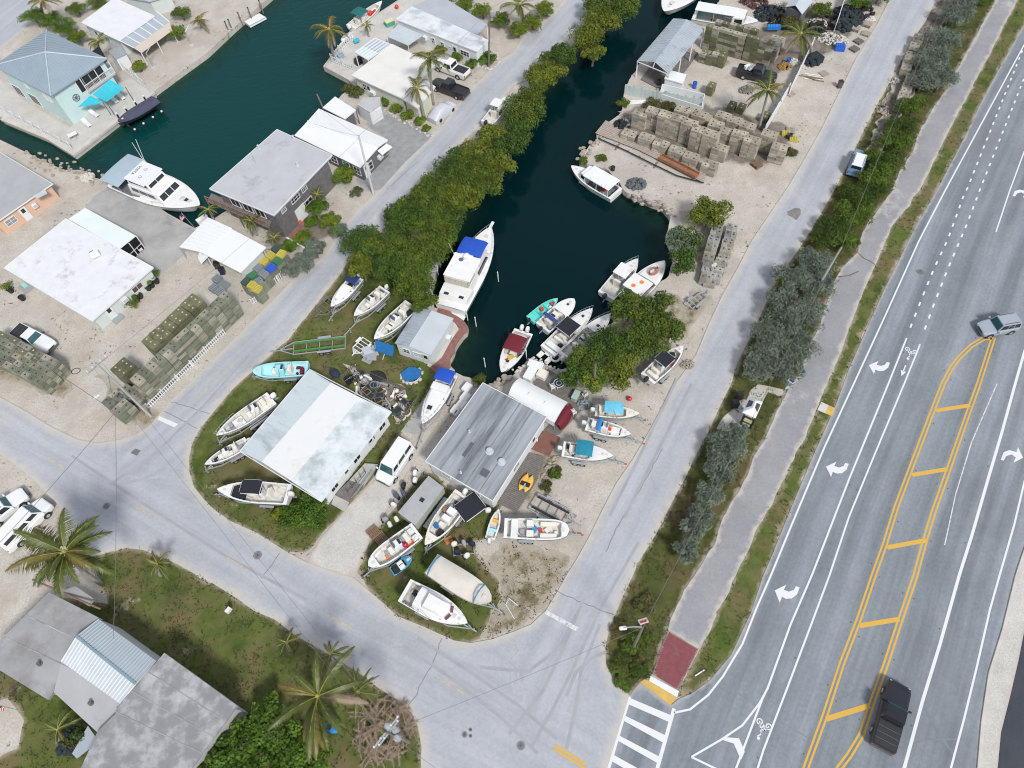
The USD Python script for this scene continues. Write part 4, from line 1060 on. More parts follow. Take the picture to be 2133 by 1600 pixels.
# 11. grey streaked mobile home
H=House('grey_mobile_home','grey flat roofed mobile home with dark streaks on the roof and deck on two sides','mobile home',[(1006,798),(1138,868),(1026,1043),(887,961)],2.7,WWHITE,.25)
d=W2([(1006,798),(887,961)],2.7);ang=math.atan2(*(d[1]-d[0])[::-1])
H.roof(M('streaked_grey_roof',(.30,.32,.345),.7,.22,1.6,stain=((.10,.11,.125),.55,.47,1),rot_z=ang,stretch=9.0),.25)
H.edge_trim(WHITEPAINT,h=.22)
P=[W(x,y,2.72)for x,y in((1006,798),(1138,868),(1026,1043),(887,961))]
for k in(.22,.46,.6,.8):H.add('roof_seam',MB().beam(mid(P[0],P[1],k)+[0,0,.015],mid(P[3],P[2],k)+[0,0,.015],.05,.035),M('seam_grey',(.20,.21,.225),.7,.3,2))
vent(H,1020,941,2.7,.42,.35);vent(H,1045,963,2.7,.42,.3);vent(H,978,900,2.7,.13,.3);vent(H,960,985,2.7,.13,.3)
H.add('roof_hatch',MB().box(W(1010,985,2.75),(.75,.75,.1),ang),DARKGREY);H.add('tar_strip',MB().beam(W(985,922,2.74),W(965,950,2.74),.35,.03),DARKGREY)
H.window(925,995,1.2,.8,1.5);H.window(985,1030,1.4,.8,1.5);H.window(1080,975,1.2,.9,1.5);H.door(1110,920)

# 12. metal boat shed by the basin
H=House('metal_boat_shed','pale shed with grey corrugated roof at the corner of the basin','shed',[(869,642),(945,663),(897,740),(822,715)],2.3,WMINT,.15)
P=[W(x,y,z)for x,y,z in((869,642,2.35),(945,663,2.35),(897,740,2.35),(822,715,2.35))]
c0,c1=mid(P[0],P[1],.42)+[0,0,.35],mid(P[3],P[2],.42)+[0,0,.35]
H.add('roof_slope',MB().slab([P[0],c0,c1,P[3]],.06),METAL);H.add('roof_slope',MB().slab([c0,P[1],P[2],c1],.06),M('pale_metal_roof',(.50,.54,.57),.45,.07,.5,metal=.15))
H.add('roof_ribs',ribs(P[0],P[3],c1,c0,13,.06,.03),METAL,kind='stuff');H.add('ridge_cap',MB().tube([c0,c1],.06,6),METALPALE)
H.window(845,735,.9,.9,1.3);H.door(885,755,.9,1.9,M('pale_green_door',(.60,.64,.56),.6,.06,2));H.window(868,745,1.3,.9,1.3,pane=M('aqua_blind',(.36,.46,.45),.5,.1,2))
H.aircon(924,700,1.0,(.6,.5,.5))

# 13. white tunnel tent over the deck
A,Bq,C,D=W(1059,822,2.0),W(1083,787,2.1),W(1183,838,2.1),W(1155,881,2.0)
T1,T2=W(1068,801,2.65),W(1169,856,2.65)
t=thing('tunnel_tent','white fabric tunnel tent joined to the grey mobile home','tent',mid(A,C,.5)*[1,1,0])
rings=[]
for k in range(11):
    u=k/10;e0,pk,e1=mid(A,D,u),mid(T1,T2,u),mid(Bq,C,u)
    sag=.05*math.sin(u*PI*5)**2
    rings.append([e0-[0,0,.9],e0,mid(e0,pk,.5)+[0,0,.16-sag],pk-[0,0,sag],mid(pk,e1,.5)+[0,0,.16-sag],e1,e1-[0,0,.3]])
part(t,'canopy',MB().loft(rings,closed=False,cap=False),M('white_tent_fabric',(.78,.80,.80),.7,.04,1.0,trans=0.15),smooth=40,world=True)
m=MB()
for p in(A,Bq,C,D):m.beam([p[0],p[1],0],p,.06)
for u in(0,.33,.66,1):m.tube([mid(A,D,u),mid(T1,T2,u),mid(Bq,C,u)],.03,5)
part(t,'frame',m,GALV,world=True)
t=thing('maroon_tarp','maroon tarpaulin draped in a hump at the end of the white tent','tarpaulin',W(1168,875))
rings=[]
a,b=W(1186,842,1.2),W(1160,885,1.2);n=np.cross((b-a)/np.linalg.norm(b-a),[0,0,1.])
for k in range(8):
    p=mid(a,b,k/7);s_=math.sin(PI*(k+.6)/8.2)**.4
    rings.append([p-n*.75*s_-[0,0,1.0],p-n*.62*s_-[0,0,.1],p-n*.3*s_+[0,0,.2*s_],p+n*.3*s_+[0,0,.2*s_],p+n*.62*s_-[0,0,.1],p+n*.75*s_-[0,0,1.0]])
part(t,'cloth',MB().loft(rings,closed=False),MAROON,smooth=50,world=True)

# 14. stained grey industrial building, bottom left
z=3.6
H=House('grey_workshop','sprawling grey workshop with stained flat roofs and a ribbed metal section','building',[(-40,1372),(102,1234),(206,1296),(128,1378),(112,1440),(203,1524),(180,1512),(60,1425)],z,M('workshop_wall',(.42,.43,.44),.8,.1,.8),.3,walls=False)
pl=lambda pts,zz:[W(x,y,zz)for x,y in pts]
def roof_piece(pts,zz,m,th=.3,nm='roof',walls=True):
    A=pl(pts,zz);H.add(nm,MB().prism([p[:2]for p in A],zz-th,zz,bottom=True),m)
    if walls:H.add('wall',MB().prism(Polygon([p[:2]for p in A]).buffer(-.4,join_style=2),0,zz-th+.05),M('workshop_wall',0))
roof_piece([(-40,1372),(102,1234),(212,1290),(150,1352),(128,1378),(112,1440),(100,1458),(-40,1375)][:7],z,ROOFOLD2)
roof_piece([(-45,1376),(100,1458),(60,1428),(-5,1385)],z-.01,ROOFOLD2,walls=False)if False else None
roof_piece([(128,1376),(251,1466),(236,1492),(203,1526),(112,1442)],z+.02,M('pale_grey_roof',(.39,.385,.40),.75,.07,.5,stain=((.27,.27,.28),.4,.60,1)))
roof_piece([(342,1360),(494,1470),(396,1604),(300,1700),(150,1640),(203,1524),(238,1490),(251,1466),(283,1424),(327,1378)],z+.5,ROOFOLD)
roof_piece([(157,1221),(194,1246),(184,1262),(132,1230)],z-.3,ROOFOLD2,walls=False)
A=[W(206,1290,z+.15),W(326,1377,z+.15),W(283,1425,z+.75),W(160,1326,z+.75),W(128,1378,z+.15),W(250,1466,z+.15)]
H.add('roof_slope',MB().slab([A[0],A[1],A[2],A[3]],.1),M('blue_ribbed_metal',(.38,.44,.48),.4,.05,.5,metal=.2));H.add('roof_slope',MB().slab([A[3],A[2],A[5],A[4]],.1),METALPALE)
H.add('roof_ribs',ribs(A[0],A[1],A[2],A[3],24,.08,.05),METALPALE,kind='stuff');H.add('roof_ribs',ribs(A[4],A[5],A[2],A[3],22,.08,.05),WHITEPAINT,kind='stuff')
H.add('ridge_gutter',MB().beam(A[3]+[0,0,.03],A[2]+[0,0,.03],.22,.08),M('blue_steel',(.20,.28,.34),.5,.1,1))
H.add('gable_wall',MB().prism([p[:2]for p in(A[0],A[1],A[2],A[5],A[4],A[3])],0,z),M('workshop_wall',0))
A=[W(x,y,2.6)for x,y in((183,1512),(206,1545),(160,1580),(150,1570))]
H.add('side_canopy',MB().slab(A,.08),METAL)
for px,py in((84,1383),(191,1465)):vent(H,px,py,z,.22,.3,DARKGREY)
m=MB()
for a,b in(((232,1495),(342,1605)),((342,1497),(230,1495))):pass
for u in(.25,.5,.75):m.beam(mid(W(342,1360,z+.51),W(203,1524,z+.51),u),mid(W(494,1470,z+.51),W(396,1604,z+.51),u),.07,.03)
H.add('roof_seam',m,ROOFOLD2)
m=MB()
for u in(.35,.68):m.beam(mid(W(102,1234,z+.01),W(-40,1372,z+.01),u),mid(W(212,1290,z+.01),W(112,1440,z+.01),u),.08,.03)
H.add('roof_seam',m,ROOFOLD)
# leaning timber on the roof edge
t=thing('timber_pole','long dark timber pole lying over the workshop corner under the palm','pole',W(140,1240));part(t,'pole',MB().tube([W(70,1208,2.6),W(208,1268,4.2)],.09,7),WOODBROWN,world=True);part(t,'cap',MB().cyl(W(70,1208,2.55),.11,.1,8),DARKGREY,world=True)

# 15. open dock shelter with corrugated gable roof
z=2.8
e0,e1,r0,r1,f0,f1=W(1402,39,z),W(1327,127,z),W(1430,41,z+.8),W(1364,129,z+.8),W(1467,61,z),W(1393,154,z)
t=thing('dock_shelter','open sided dock shelter with blue-grey corrugated gable roof','shelter',mid(r0,r1,.5)*[1,1,0])
for q in((e0,r0,r1,e1),(r0,f0,f1,r1)):part(t,'roof_slope',MB().slab(q,.06),METAL,world=True)
part(t,'roof_ribs',ribs(e0,e1,r1,r0,26,.06,.04),METALPALE,world=True,kind='stuff');part(t,'roof_ribs',ribs(f0,f1,r1,r0,26,.06,.04),METALPALE,world=True,kind='stuff')
for a,b in((e0,e1),(f0,f1)):
    for k in(0.02,.35,.67,.98):p=mid(a,b,k);part(t,'post',MB().beam([p[0],p[1],-.5],p-[0,0,.08],.14),WHITEPAINT,world=True)
part(t,'truss',MB().beam(e1-[0,0,.1],f1-[0,0,.1],.1).beam(e0-[0,0,.1],f0-[0,0,.1],.1).beam(r1-[0,0,.1],mid(e1,f1,.5),.1),WHITEPAINT,world=True)
part(t,'deck',MB().slab([W(1335,165,.15),W(1393,195,.15),W(1455,110,.15),W(1395,80,.15)],.15),WOODGREY,world=True)
# 16. corrugated sheet fence and storage box beside it
a,b=W(1300,197),W(1465,228)
t=thing('sheet_metal_fence','pale corrugated sheet metal fence between the yard and the water','fence',mid(a,b,.5))
n=40;m=MB();d=(b-a)/n
for k in range(n):part(t,'sheet',MB().box(a+d*(k+.5)+[0,0,.85+.15*math.sin(k*1.7)],(np.linalg.norm(d)*.94,.05+.03*(k%2),1.7+.3*math.sin(k*1.7)),math.atan2(d[1],d[0])),METALPALE if k%3 else WGREEN,world=True)if k%2==0 else m.box(a+d*(k+.5)+[0,0,.8],(np.linalg.norm(d)*1.02,.04,1.6),math.atan2(d[1],d[0]))
part(t,'backing_sheet',m,WGREEN,world=True)
A=[W(x,y,2.0)for x,y in((1392,145),(1430,155),(1422,174),(1384,163))]
t=thing('ice_box','white insulated cold box with flat lid beside the dock shelter','cold box',mid(A[0],A[2],.5)*[1,1,0]);part(t,'body',MB().prism(inset(np.array([p[:2]for p in A])[::-1]if not Polygon([p[:2]for p in A]).exterior.is_ccw else np.array([p[:2]for p in A]),.08),0,1.85),WWHITE,world=True);part(t,'lid',MB().slab(A,.16),ROOFPURE,world=True)
A=[W(x,y,1.2)for x,y in((1380,175),(1468,196),(1462,222),(1375,195))]
t=thing('open_container','open white bin compound holding drums and pipes by the sheet fence','bin',mid(A[0],A[2],.5)*[1,1,0])
for k in range(4):part(t,'wall',MB().beam([*A[k][:2],.6],[*A[(k+1)%4][:2],.6],.1,1.2),WWHITE,world=True)
part(t,'floor',MB().prism([p[:2]for p in A],.02,.08),CONCRETE,world=True)
# 17. small gable roof in the tackle yard
z=2.3
a0,a1,r0,r1,b0,b1=W(1636,14,z),W(1656,-14,z),W(1657,11,z+.6),W(1676,-16,z+.6),W(1671,30,z),W(1693,3,z)
t=thing('tackle_shed','little shed with pale grey gable roof amid the tackle heaps','shed',mid(r0,r1,.5)*[1,1,0])
part(t,'roof_slope',MB().slab([a0,r0,r1,a1],.08),METALPALE,world=True);part(t,'roof_slope',MB().slab([r0,b0,b1,r1],.08),METALPALE,world=True)
part(t,'wall',MB().prism(inset(np.array([p[:2]for p in(a0,b0,b1,a1)]),.2),0,z-.1),WGREYD,world=True)
# white plank fence line of the tackle yard
for k,(p,q)in enumerate((((1765,-20),(1736,68)),((1745,30),(1733,70)),((1690,100),(1642,200)),((1640,195),(1590,280)))[:]):
    a,b=W(*p),W(*q)
    if k==1:continue
    t=thing('board_fence',['whitewashed board fence at the top of the tackle yard','','long white board fence beside the dark pickup','white board fence end between the trap stacks and the sand'][k],'fence',mid(a,b,.5))
    n=max(3,int(np.linalg.norm(b-a)/2.2));d=(b-a)/n
    for i in range(n):
        part(t,'panel',MB().box(a+d*(i+.5)+[0,0,.8],(np.linalg.norm(d)*.97,.08,1.5),math.atan2(d[1],d[0])),WWHITE,world=True)
        part(t,'post',MB().box(a+d*i+[0,0,.85],(.14,.14,1.7),math.atan2(d[1],d[0])),WHITEPAINT,world=True)

# 18. bus shelter with a hipped white roof
z=2.5
A=[W(x,y,z)for x,y in((1562,826),(1589,837),(1574,871),(1546,859))]
r0,r1=W(1574,835,z+.55),W(1569,849,z+.55)
t=thing('bus_shelter','small bus shelter with white hipped roof and black advertising panel','bus shelter',mid(A[0],A[2],.5)*[1,1,0])
part(t,'roof_slope',MB().slab([A[0],r0,r1,A[3]],.06),M('shelter_roof_shade',(.55,.61,.66),.45,.04,1),world=True);part(t,'roof_slope',MB().slab([r0,A[1],A[2],r1],.06),ROOFPURE,world=True)
part(t,'roof_slope',MB().slab([A[3],r1,A[2]],.06),ROOFPURE,world=True);part(t,'roof_slope',MB().slab([A[0],A[1],r0],.06),ROOFPURE,world=True)
for pts,L in(((A[0],r0,r1,A[3]),0),((A[1],r0,r1,A[2]),1)):
    e=lambda u,v:mid(mid(pts[0],pts[3],u),mid(pts[1],pts[2],u),v)+[0,0,.03]
    part(t,'skylight',MB().slab([e(.2,.12),e(.2,.75),e(.72,.75),e(.72,.12)],.03),M('brown_skylight',(.06,.035,.04),.3,.1,1)if L else GLASSDARK,world=True)
for p in inset(np.array([p[:2]for p in A])[::-1],.25):part(t,'post',MB().beam([*p,0],[*p,z],.1),BLACK,world=True)
q=[W(1549,865,2.2),W(1573,876,2.2)];q=[p*[1,1,0]for p in q]
part(t,'ad_panel',MB().beam(q[0]+[0,0,1.25],q[1]+[0,0,1.25],.12,1.9),BLACK,world=True)
d=(q[1]-q[0])/np.linalg.norm(q[1]-q[0]);n=np.array([d[1],-d[0],0])
if n[1]>0:n=-n
for k,(zz,ww,hh)in enumerate(((1.85,.8,.28),(1.5,.85,.28),(.95,.75,.12),(.7,.78,.1))):
    part(t,'ad_strip',MB().beam(mid(q[0],q[1],.5)-d*ww/2+n*.075+[0,0,zz],mid(q[0],q[1],.5)+d*ww/2+n*.075+[0,0,zz],.03,hh),M('pale_yellow_print',(.62,.62,.36),.6,.45,9),world=True)
part(t,'bench',MB().beam(mid(A[0],A[3],.2)*[1,1,0]+[.5,-.1,.45],mid(A[0],A[3],.8)*[1,1,0]+[.5,-.1,.45],.4,.06),GREYPLASTIC,world=True)
part(t,'back_pane',MB().beam(mid(A[0],A[3],.1)*[1,1,0]+[.15,-.1,1.2],mid(A[0],A[3],.9)*[1,1,0]+[.15,-.1,1.2],.03,1.6),WINGLASS,world=True)

# ---------------------------------------------------------------- road vehicles, x forward
def car_paint(name,col,rough=0.25):return M(name,col,rough,0.03,0.8,coat=0.5)


PWHITE,PBLACK,PGREY,PSILVER,PBLUE=car_paint('white_car_paint',(.74,.75,.76)),car_paint('black_car_paint',(.010,.011,.014),.18),car_paint('charcoal_car_paint',(.012,.013,.016),.22),car_paint('silver_car_paint',(.33,.37,.43),.3),car_paint('pale_blue_car_paint',(.15,.25,.38),.3)
LAMP=M('lamp_lens',(.7,.72,.72),.1,.05,3);REDLENS=M('red_lens',(.45,.02,.02),.2,.05,3)


def loft_body(st):
    """Stations (x, half width, z bottom, z shoulder, z top, top half width)."""
    rings=[]
    for x,w,zb,zs,zt,wt in st:
        half=[(w*.93,zb),(w,zb+(zs-zb)*.35),(w*.985,zs),(wt,zt-.02),(wt*.86,zt)]
        rings.append([[x,a,b]for a,b in half]+[[x,-a,b]for a,b in half[::-1]])
    return MB().loft(np.array(rings)[:,::-1])


def quad_on(m,a,b,c,d,off=.012):
    a,b,c,d=map(lambda q:np.asarray(q,float),(a,b,c,d))
    n=np.cross(b-a,d-a);n/=np.linalg.norm(n)
    q=np.array([a,b,c,d]);v=np.vstack([q+n*off,q-n*.01])
    return m.add(v,[[0,1,2,3],[7,6,5,4],[0,4,5,1],[1,5,6,2],[2,6,7,3],[3,7,4,0]])


def car(name,label,cat,front,rear,kind,paint,Wd=1.9,z=0.0,zs=1.0,roofm=None,group=None,glass=None,tonneau=BLACK,L=None):
    """front, rear: traced bumper points at height zs above the ground z."""
    a,b=W(*front,z+zs),W(*rear,z+zs)
    d=a-b;Ln=np.linalg.norm(d[:2]);L=L or Ln
    t=thing(name,label,cat,[*(a[:2]+b[:2])/2,z],math.atan2(d[1],d[0]),group)
    w=Wd/2;h=L/2;G=glass or GLASSDARK
    if kind=='pickup':
        H,hood,cow,wf,wr,ce=1.88,1.08,h*.36,h*.20,-h*.16,-h*.22
        bed=ce
    elif kind=='van':
        H,hood,cow,wf,wr,ce=2.10,1.12,h*.66,h*.42,-h*.96,-h
    elif kind=='suv':
        H,hood,cow,wf,wr,ce=1.82,1.02,h*.38,h*.16,-h*.88,-h
    else:
        H,hood,cow,wf,wr,ce=1.46,.86,h*.34,h*.06,-h*.42,-h*.72
    sh=hood+.02
    st=[(-h,w*.88,.45,sh*.92,sh-(.02 if kind!='sedan' else .06),w*.82),(-h+.18,w*.98,.3,sh*.95,sh,w*.9),(-h*.4,w,.28,sh*.95,sh,w*.92),(cow,w,.28,sh*.95,hood+.02,w*.90),(h-.5,w*.97,.3,hood*.88,hood-.04,w*.82),(h-.12,w*.90,.34,hood*.80,hood-.13,w*.72),(h,w*.76,.45,hood*.70,hood-.22,w*.62)]
    part(t,'body',loft_body(st),paint,smooth=35)
    # cabin
    rw=w*.76;bw=w*.91
    cab=[[[cow-.05,y*bw,sh-.03]for y in(-1,1)],[[wf,y*rw,H]for y in(-1,1)],[[wr,y*rw,H]for y in(-1,1)],[[ce+(.06 if kind in('van','suv')else 0),y*bw,sh-.03]for y in(-1,1)]]
    (fl,fr_),(tl,tr),(rl,rr),(bl,br)=cab
    m=MB().add([fl,fr_,tl,tr,rl,rr,bl,br],[[0,1,3,2],[2,3,5,4],[4,5,7,6],[0,2,4,6],[1,7,5,3]])
    part(t,'cabin',m,paint)
    lp=lambda p,q,k:np.asarray(p)+(np.asarray(q)-np.asarray(p))*k
    mm=MB();xs=sorted([wf-.02,wr+.02]);n=5
    part(t,'roof',MB().rbox([(wf+wr)/2,0,H-.02],(wf-wr+.02,rw*2+.01,.1),.06),roofm or paint,smooth=35)
    f4=lambda a_,b_,c_,d_,u0,u1,v0,v1:[lp(lp(a_,b_,u),lp(d_,c_,u),v)for u,v in((u0,v0),(u1,v0),(u1,v1),(u0,v1))]
    part(t,'windscreen',quad_on(MB(),*f4(fl,fr_,tr,tl,.06,.94,.12,.93)[::1]),GLASSTEAL if glass is None else G)
    part(t,'rear_window',quad_on(MB(),*f4(br,bl,rl,rr,.1,.9,.45 if kind!='pickup' else .25,.9)),G)
    cuts={'pickup':[(.06,.5),(.54,.94)],'van':[(.03,.24),(.30,.60),(.64,.93)],'suv':[(.05,.38),(.41,.66),(.69,.95)],'sedan':[(.08,.5),(.53,.92)]}[kind]
    for s,(A,B,C,D)in((1,(fr_,br,rr,tr)),(-1,(fl,bl,rl,tl))):
        for u0,u1 in cuts:
            q=f4(A,B,C,D,u0,u1,.42 if kind=='van' else .2,.88)
            part(t,'side_window',quad_on(MB(),*(q[::-1]if s>0 else q)),G)
    xw=h*.62
    for x in(xw,-xw*.95):
        for s in(-1,1):
            p=part(t,'wheel',MB().wheel([x,s*(w-.10),.36],.36,.24),RUBBER,smooth=40)
            part(p,'rim',MB().wheel([x,s*(w+.022),.36],.21,.02,seg=10),STEEL)
            part(t,'wheel_arch',MB().wheel([x,s*(w-.03),.40],.43,.07,seg=14),BLACK)
    for s in(-1,1):
        part(t,'headlight',MB().rbox([h-.14,s*w*.66,hood-.26],(.2,.34,.16),.04),LAMP)
        part(t,'tail_light',MB().box([-h+.04,s*w*.82,sh-.25],(.12,.14,.34)),REDLENS)
        part(t,'mirror',MB().rbox([cow-.15,s*(w+.12),sh+.1],(.16,.24,.18),.04),paint if kind!='pickup' else BLACK)
    part(t,'bumper',MB().rbox([h-.04,0,.50],(.2,w*1.66,.24),.06),DARKGREY);part(t,'bumper',MB().rbox([-h-.02,0,.52],(.16,w*1.8,.2),.05),DARKGREY if kind=='pickup' else paint)
    part(t,'grille',MB().box([h+.005,0,hood-.36],(.03,w*.9,.18)),BLACK)
    if kind=='pickup':
        x0,x1=-h+.12,bed-.08
        if tonneau is not None:
            part(t,'bed_cover',MB().rbox([(x0+x1)/2,0,sh+.02],(x1-x0,w*1.72,.07),.03),tonneau)
            m=MB()
            for k in range(1,4):m.box([x0+(x1-x0)*k/4,0,sh+.058],(.03,w*1.7,.012))
            part(t,'cover_seam',m,DARKGREY,kind='stuff')
        else:
            part(t,'bed_floor',MB().box([(x0+x1)/2,0,sh+.006],(x1-x0,w*1.55,.02)),BLACK)
            m=MB()
            for s in(-1,1):m.box([(x0+x1)/2,s*w*.84,sh+.06],(x1-x0,.10,.14))
            m.box([x0-.03,0,sh+.06],(.08,w*1.7,.14));part(t,'bed_rail',m,paint)
    if kind=='suv':
        for s in(-1,1):part(t,'roof_rail',MB().beam([wf-.2,s*rw*.86,H+.08],[wr+.2,s*rw*.86,H+.08],.05),DARKGREY)
    if kind=='van' or kind=='suv':
        m=MB()
        for k in range(-2,3):m.box([(wf+wr)/2,k*rw*.34,H+.033],(abs(wf-wr)*.8,.05,.012))
        part(t,'roof_ribs',m,roofm or paint,kind='stuff')
    return t


car('passenger_van','white passenger van parked between the big white house and the grey mobile home','van',(795,1003),(848,924),'van',PWHITE,2.0,zs=.9)
car('dark_pickup','charcoal pickup with black bed cover driving on the highway at lower right','pickup',(1876,1424),(1839,1560),'pickup',PGREY,2.0,zs=.9)
car('silver_suv','silver sport utility car with black sunroof turning on the highway','car',(2044,684),(2117,671),'suv',PSILVER,1.9,zs=.9)
car('white_pickup','white pickup with black bed cover beside the green trap wall at left','pickup',(104,722),(30,684),'pickup',PWHITE,1.95,zs=1.0)
car('white_pickup','white crew pickup parked nose-in under the palm, above the black pickup','pickup',(906,127),(974,153),'pickup',PWHITE,1.95,zs=.9,tonneau=None)
car('black_pickup','black crew pickup parked beside the cream house below the white pickup','pickup',(901,168),(972,195),'pickup',PBLACK,1.95,zs=.9,tonneau=None)
car('black_pickup','black work pickup with white coolers in its bed in the trap yard','pickup',(1618,160),(1536,143),'pickup',PBLACK,1.95,zs=.9,tonneau=None)
car('pale_suv','blue-grey sport utility car with white roof parked against the green hedge','car',(1797,312),(1779,360),'suv',PBLUE,1.85,zs=.9,roofm=PWHITE)
car('white_van','long white van parked by the big palm, its front beside the white car','van',(97,1043),(5,1140),'van',PWHITE,2.0,zs=.9)
car('white_car','white car parked at the left edge alongside the white van','car',(50,1024),(-38,1092),'suv',PWHITE,1.9,zs=.9)
# silver covered car
a,b=W(940,212,.8),W(900,246,.8);d=a-b;L=np.linalg.norm(d)+.3
t=thing('covered_car','car under a silvery wrinkled cover on the sand drive','car',(a+b)/2*[1,1,0],math.atan2(d[1],d[0]))
rings=[]
for k in range(15):
    x=-L/2+L*k/14;u=k/14
    top=1.0+.62*math.exp(-((u-.45)/.27)**4);w=.95*(1-.12*abs(2*u-1)**4)
    if k in(0,14):top=.75
    j=.02*math.sin(k*2.1)
    rings.append([[x,-w-j,.06],[x,-w,.7],[x,-w*.85,top*.86],[x,-w*.5,top+j],[x,0,top+.03],[x,w*.5,top-j],[x,w*.85,top*.86],[x,w,.7],[x,w+j,.06]])
part(t,'cover',MB().loft(np.array(rings)[:,::-1]),SILVERCOVER,smooth=45)
for x in(-L*.3,L*.3):
    for s in(-1,1):part(t,'wheel',MB().wheel([x,s*.86,.3],.3,.2),RUBBER)
for k in range(2):
    c=W(1556+8*k,142+2*k,1.22)
    t=thing('cooler',['white cooler box nearest the tailgate in the black work pickup','pale cooler box with grey lid behind the cab of the black work pickup'][k],'cooler',c,.4);part(t,'body',MB().rbox([0,0,.2],(.9,.45,.4),.04),WHITEPAINT);part(t,'lid',MB().rbox([0,0,.43],(.94,.49,.08),.03),GREYPLASTIC if k else WHITEPAINT)

# ---------------------------------------------------------------- boats, x forward, stern at x = 0
RUBRAIL=M('rub_rail',(.10,.11,.12),.6,.1,3)
ACRYL=pane_mat('acrylic_screen',(.55,.62,.65),.55)
VINYL=M('cream_vinyl',(.70,.67,.60),.6,.06,2)


def frustum(x0,x1,w0,w1,z0,z1,rf=.3,rr=.1,tw=.85):
    """A cabin block: x0 aft, x1 forward; rf, rr: rake of the front and the back."""
    v=[[x0,-w0,z0],[x1,-w1,z0],[x1,w1,z0],[x0,w0,z0],[x0+rr,-w0*tw,z1],[x1-rf,-w1*tw,z1],[x1-rf,w1*tw,z1],[x0+rr,w0*tw,z1]]
    return MB().add(v,[[0,3,2,1],[4,5,6,7],[0,1,5,4],[1,2,6,5],[2,3,7,6],[3,0,4,7]]),np.array(v,float)


def band(t,v,lo,hi,sides='flrb',mat=None,u=(.08,.92),parent=None,name='cabin_window',split=1):
    """Window strips on the faces of a frustum's corner array."""
    lp=lambda p,q,k:p+(q-p)*k
    F={'f':(1,2,6,5),'b':(3,0,4,7),'l':(2,3,7,6),'r':(0,1,5,4)}
    for s in sides:
        a,b,c,d=(v[k]for k in F[s])
        for k in range(split):
            u0,u1=u[0]+(u[1]-u[0])*k/split+.012,u[0]+(u[1]-u[0])*(k+1)/split-.012
            q=[lp(lp(a,b,x),lp(d,c,x),y)for x,y in((u0,lo),(u1,lo),(u1,hi),(u0,hi))]
            part(parent or t,name,quad_on(MB(),*q),mat or GLASSDARK)


def hull_lines(L,B,D,blunt=0.0,n=18,flare=1.0,sheer=.28):
    s=np.r_[np.linspace(0,.6,7),np.linspace(.66,1,n-7)]
    u=np.clip((s-.42)/.58,0,1)
    b=(.93+.07*np.clip(s/.4,0,1))*np.maximum((1-u**(2.0+2.2*blunt))**(.78-.35*blunt),.03)*B/2
    zg=D*(1+sheer*s**2.2)
    cb=b*(.86-.22*u);zc=D*(.38+.42*u**2.5)
    zk=D*(.55*np.clip((s-.72)/.28,0,1)**2.2)-D*0.0
    xs=s*L
    return s,xs,b,zg,cb,np.minimum(zc,zg-.05),zk


def outboard(t,y,z,mat,x=-.28,s=1.0,name='outboard_motor'):
    m=MB()
    m.rbox([x,y,z+.42*s],(.62*s,.40*s,.50*s),.11*s)
    p=part(t,name,m,mat,smooth=40)
    q=MB().box([x-.02,y,z-.1*s],(.26*s,.14*s,.7*s),taper=.8).box([x-.1,y,z-.5*s],(.46*s,.10*s,.12*s)).box([x+.3*s,y,z+.12*s],(.22*s,.3*s,.3*s))
    part(p,'lower_unit',q,GREYPLASTIC)


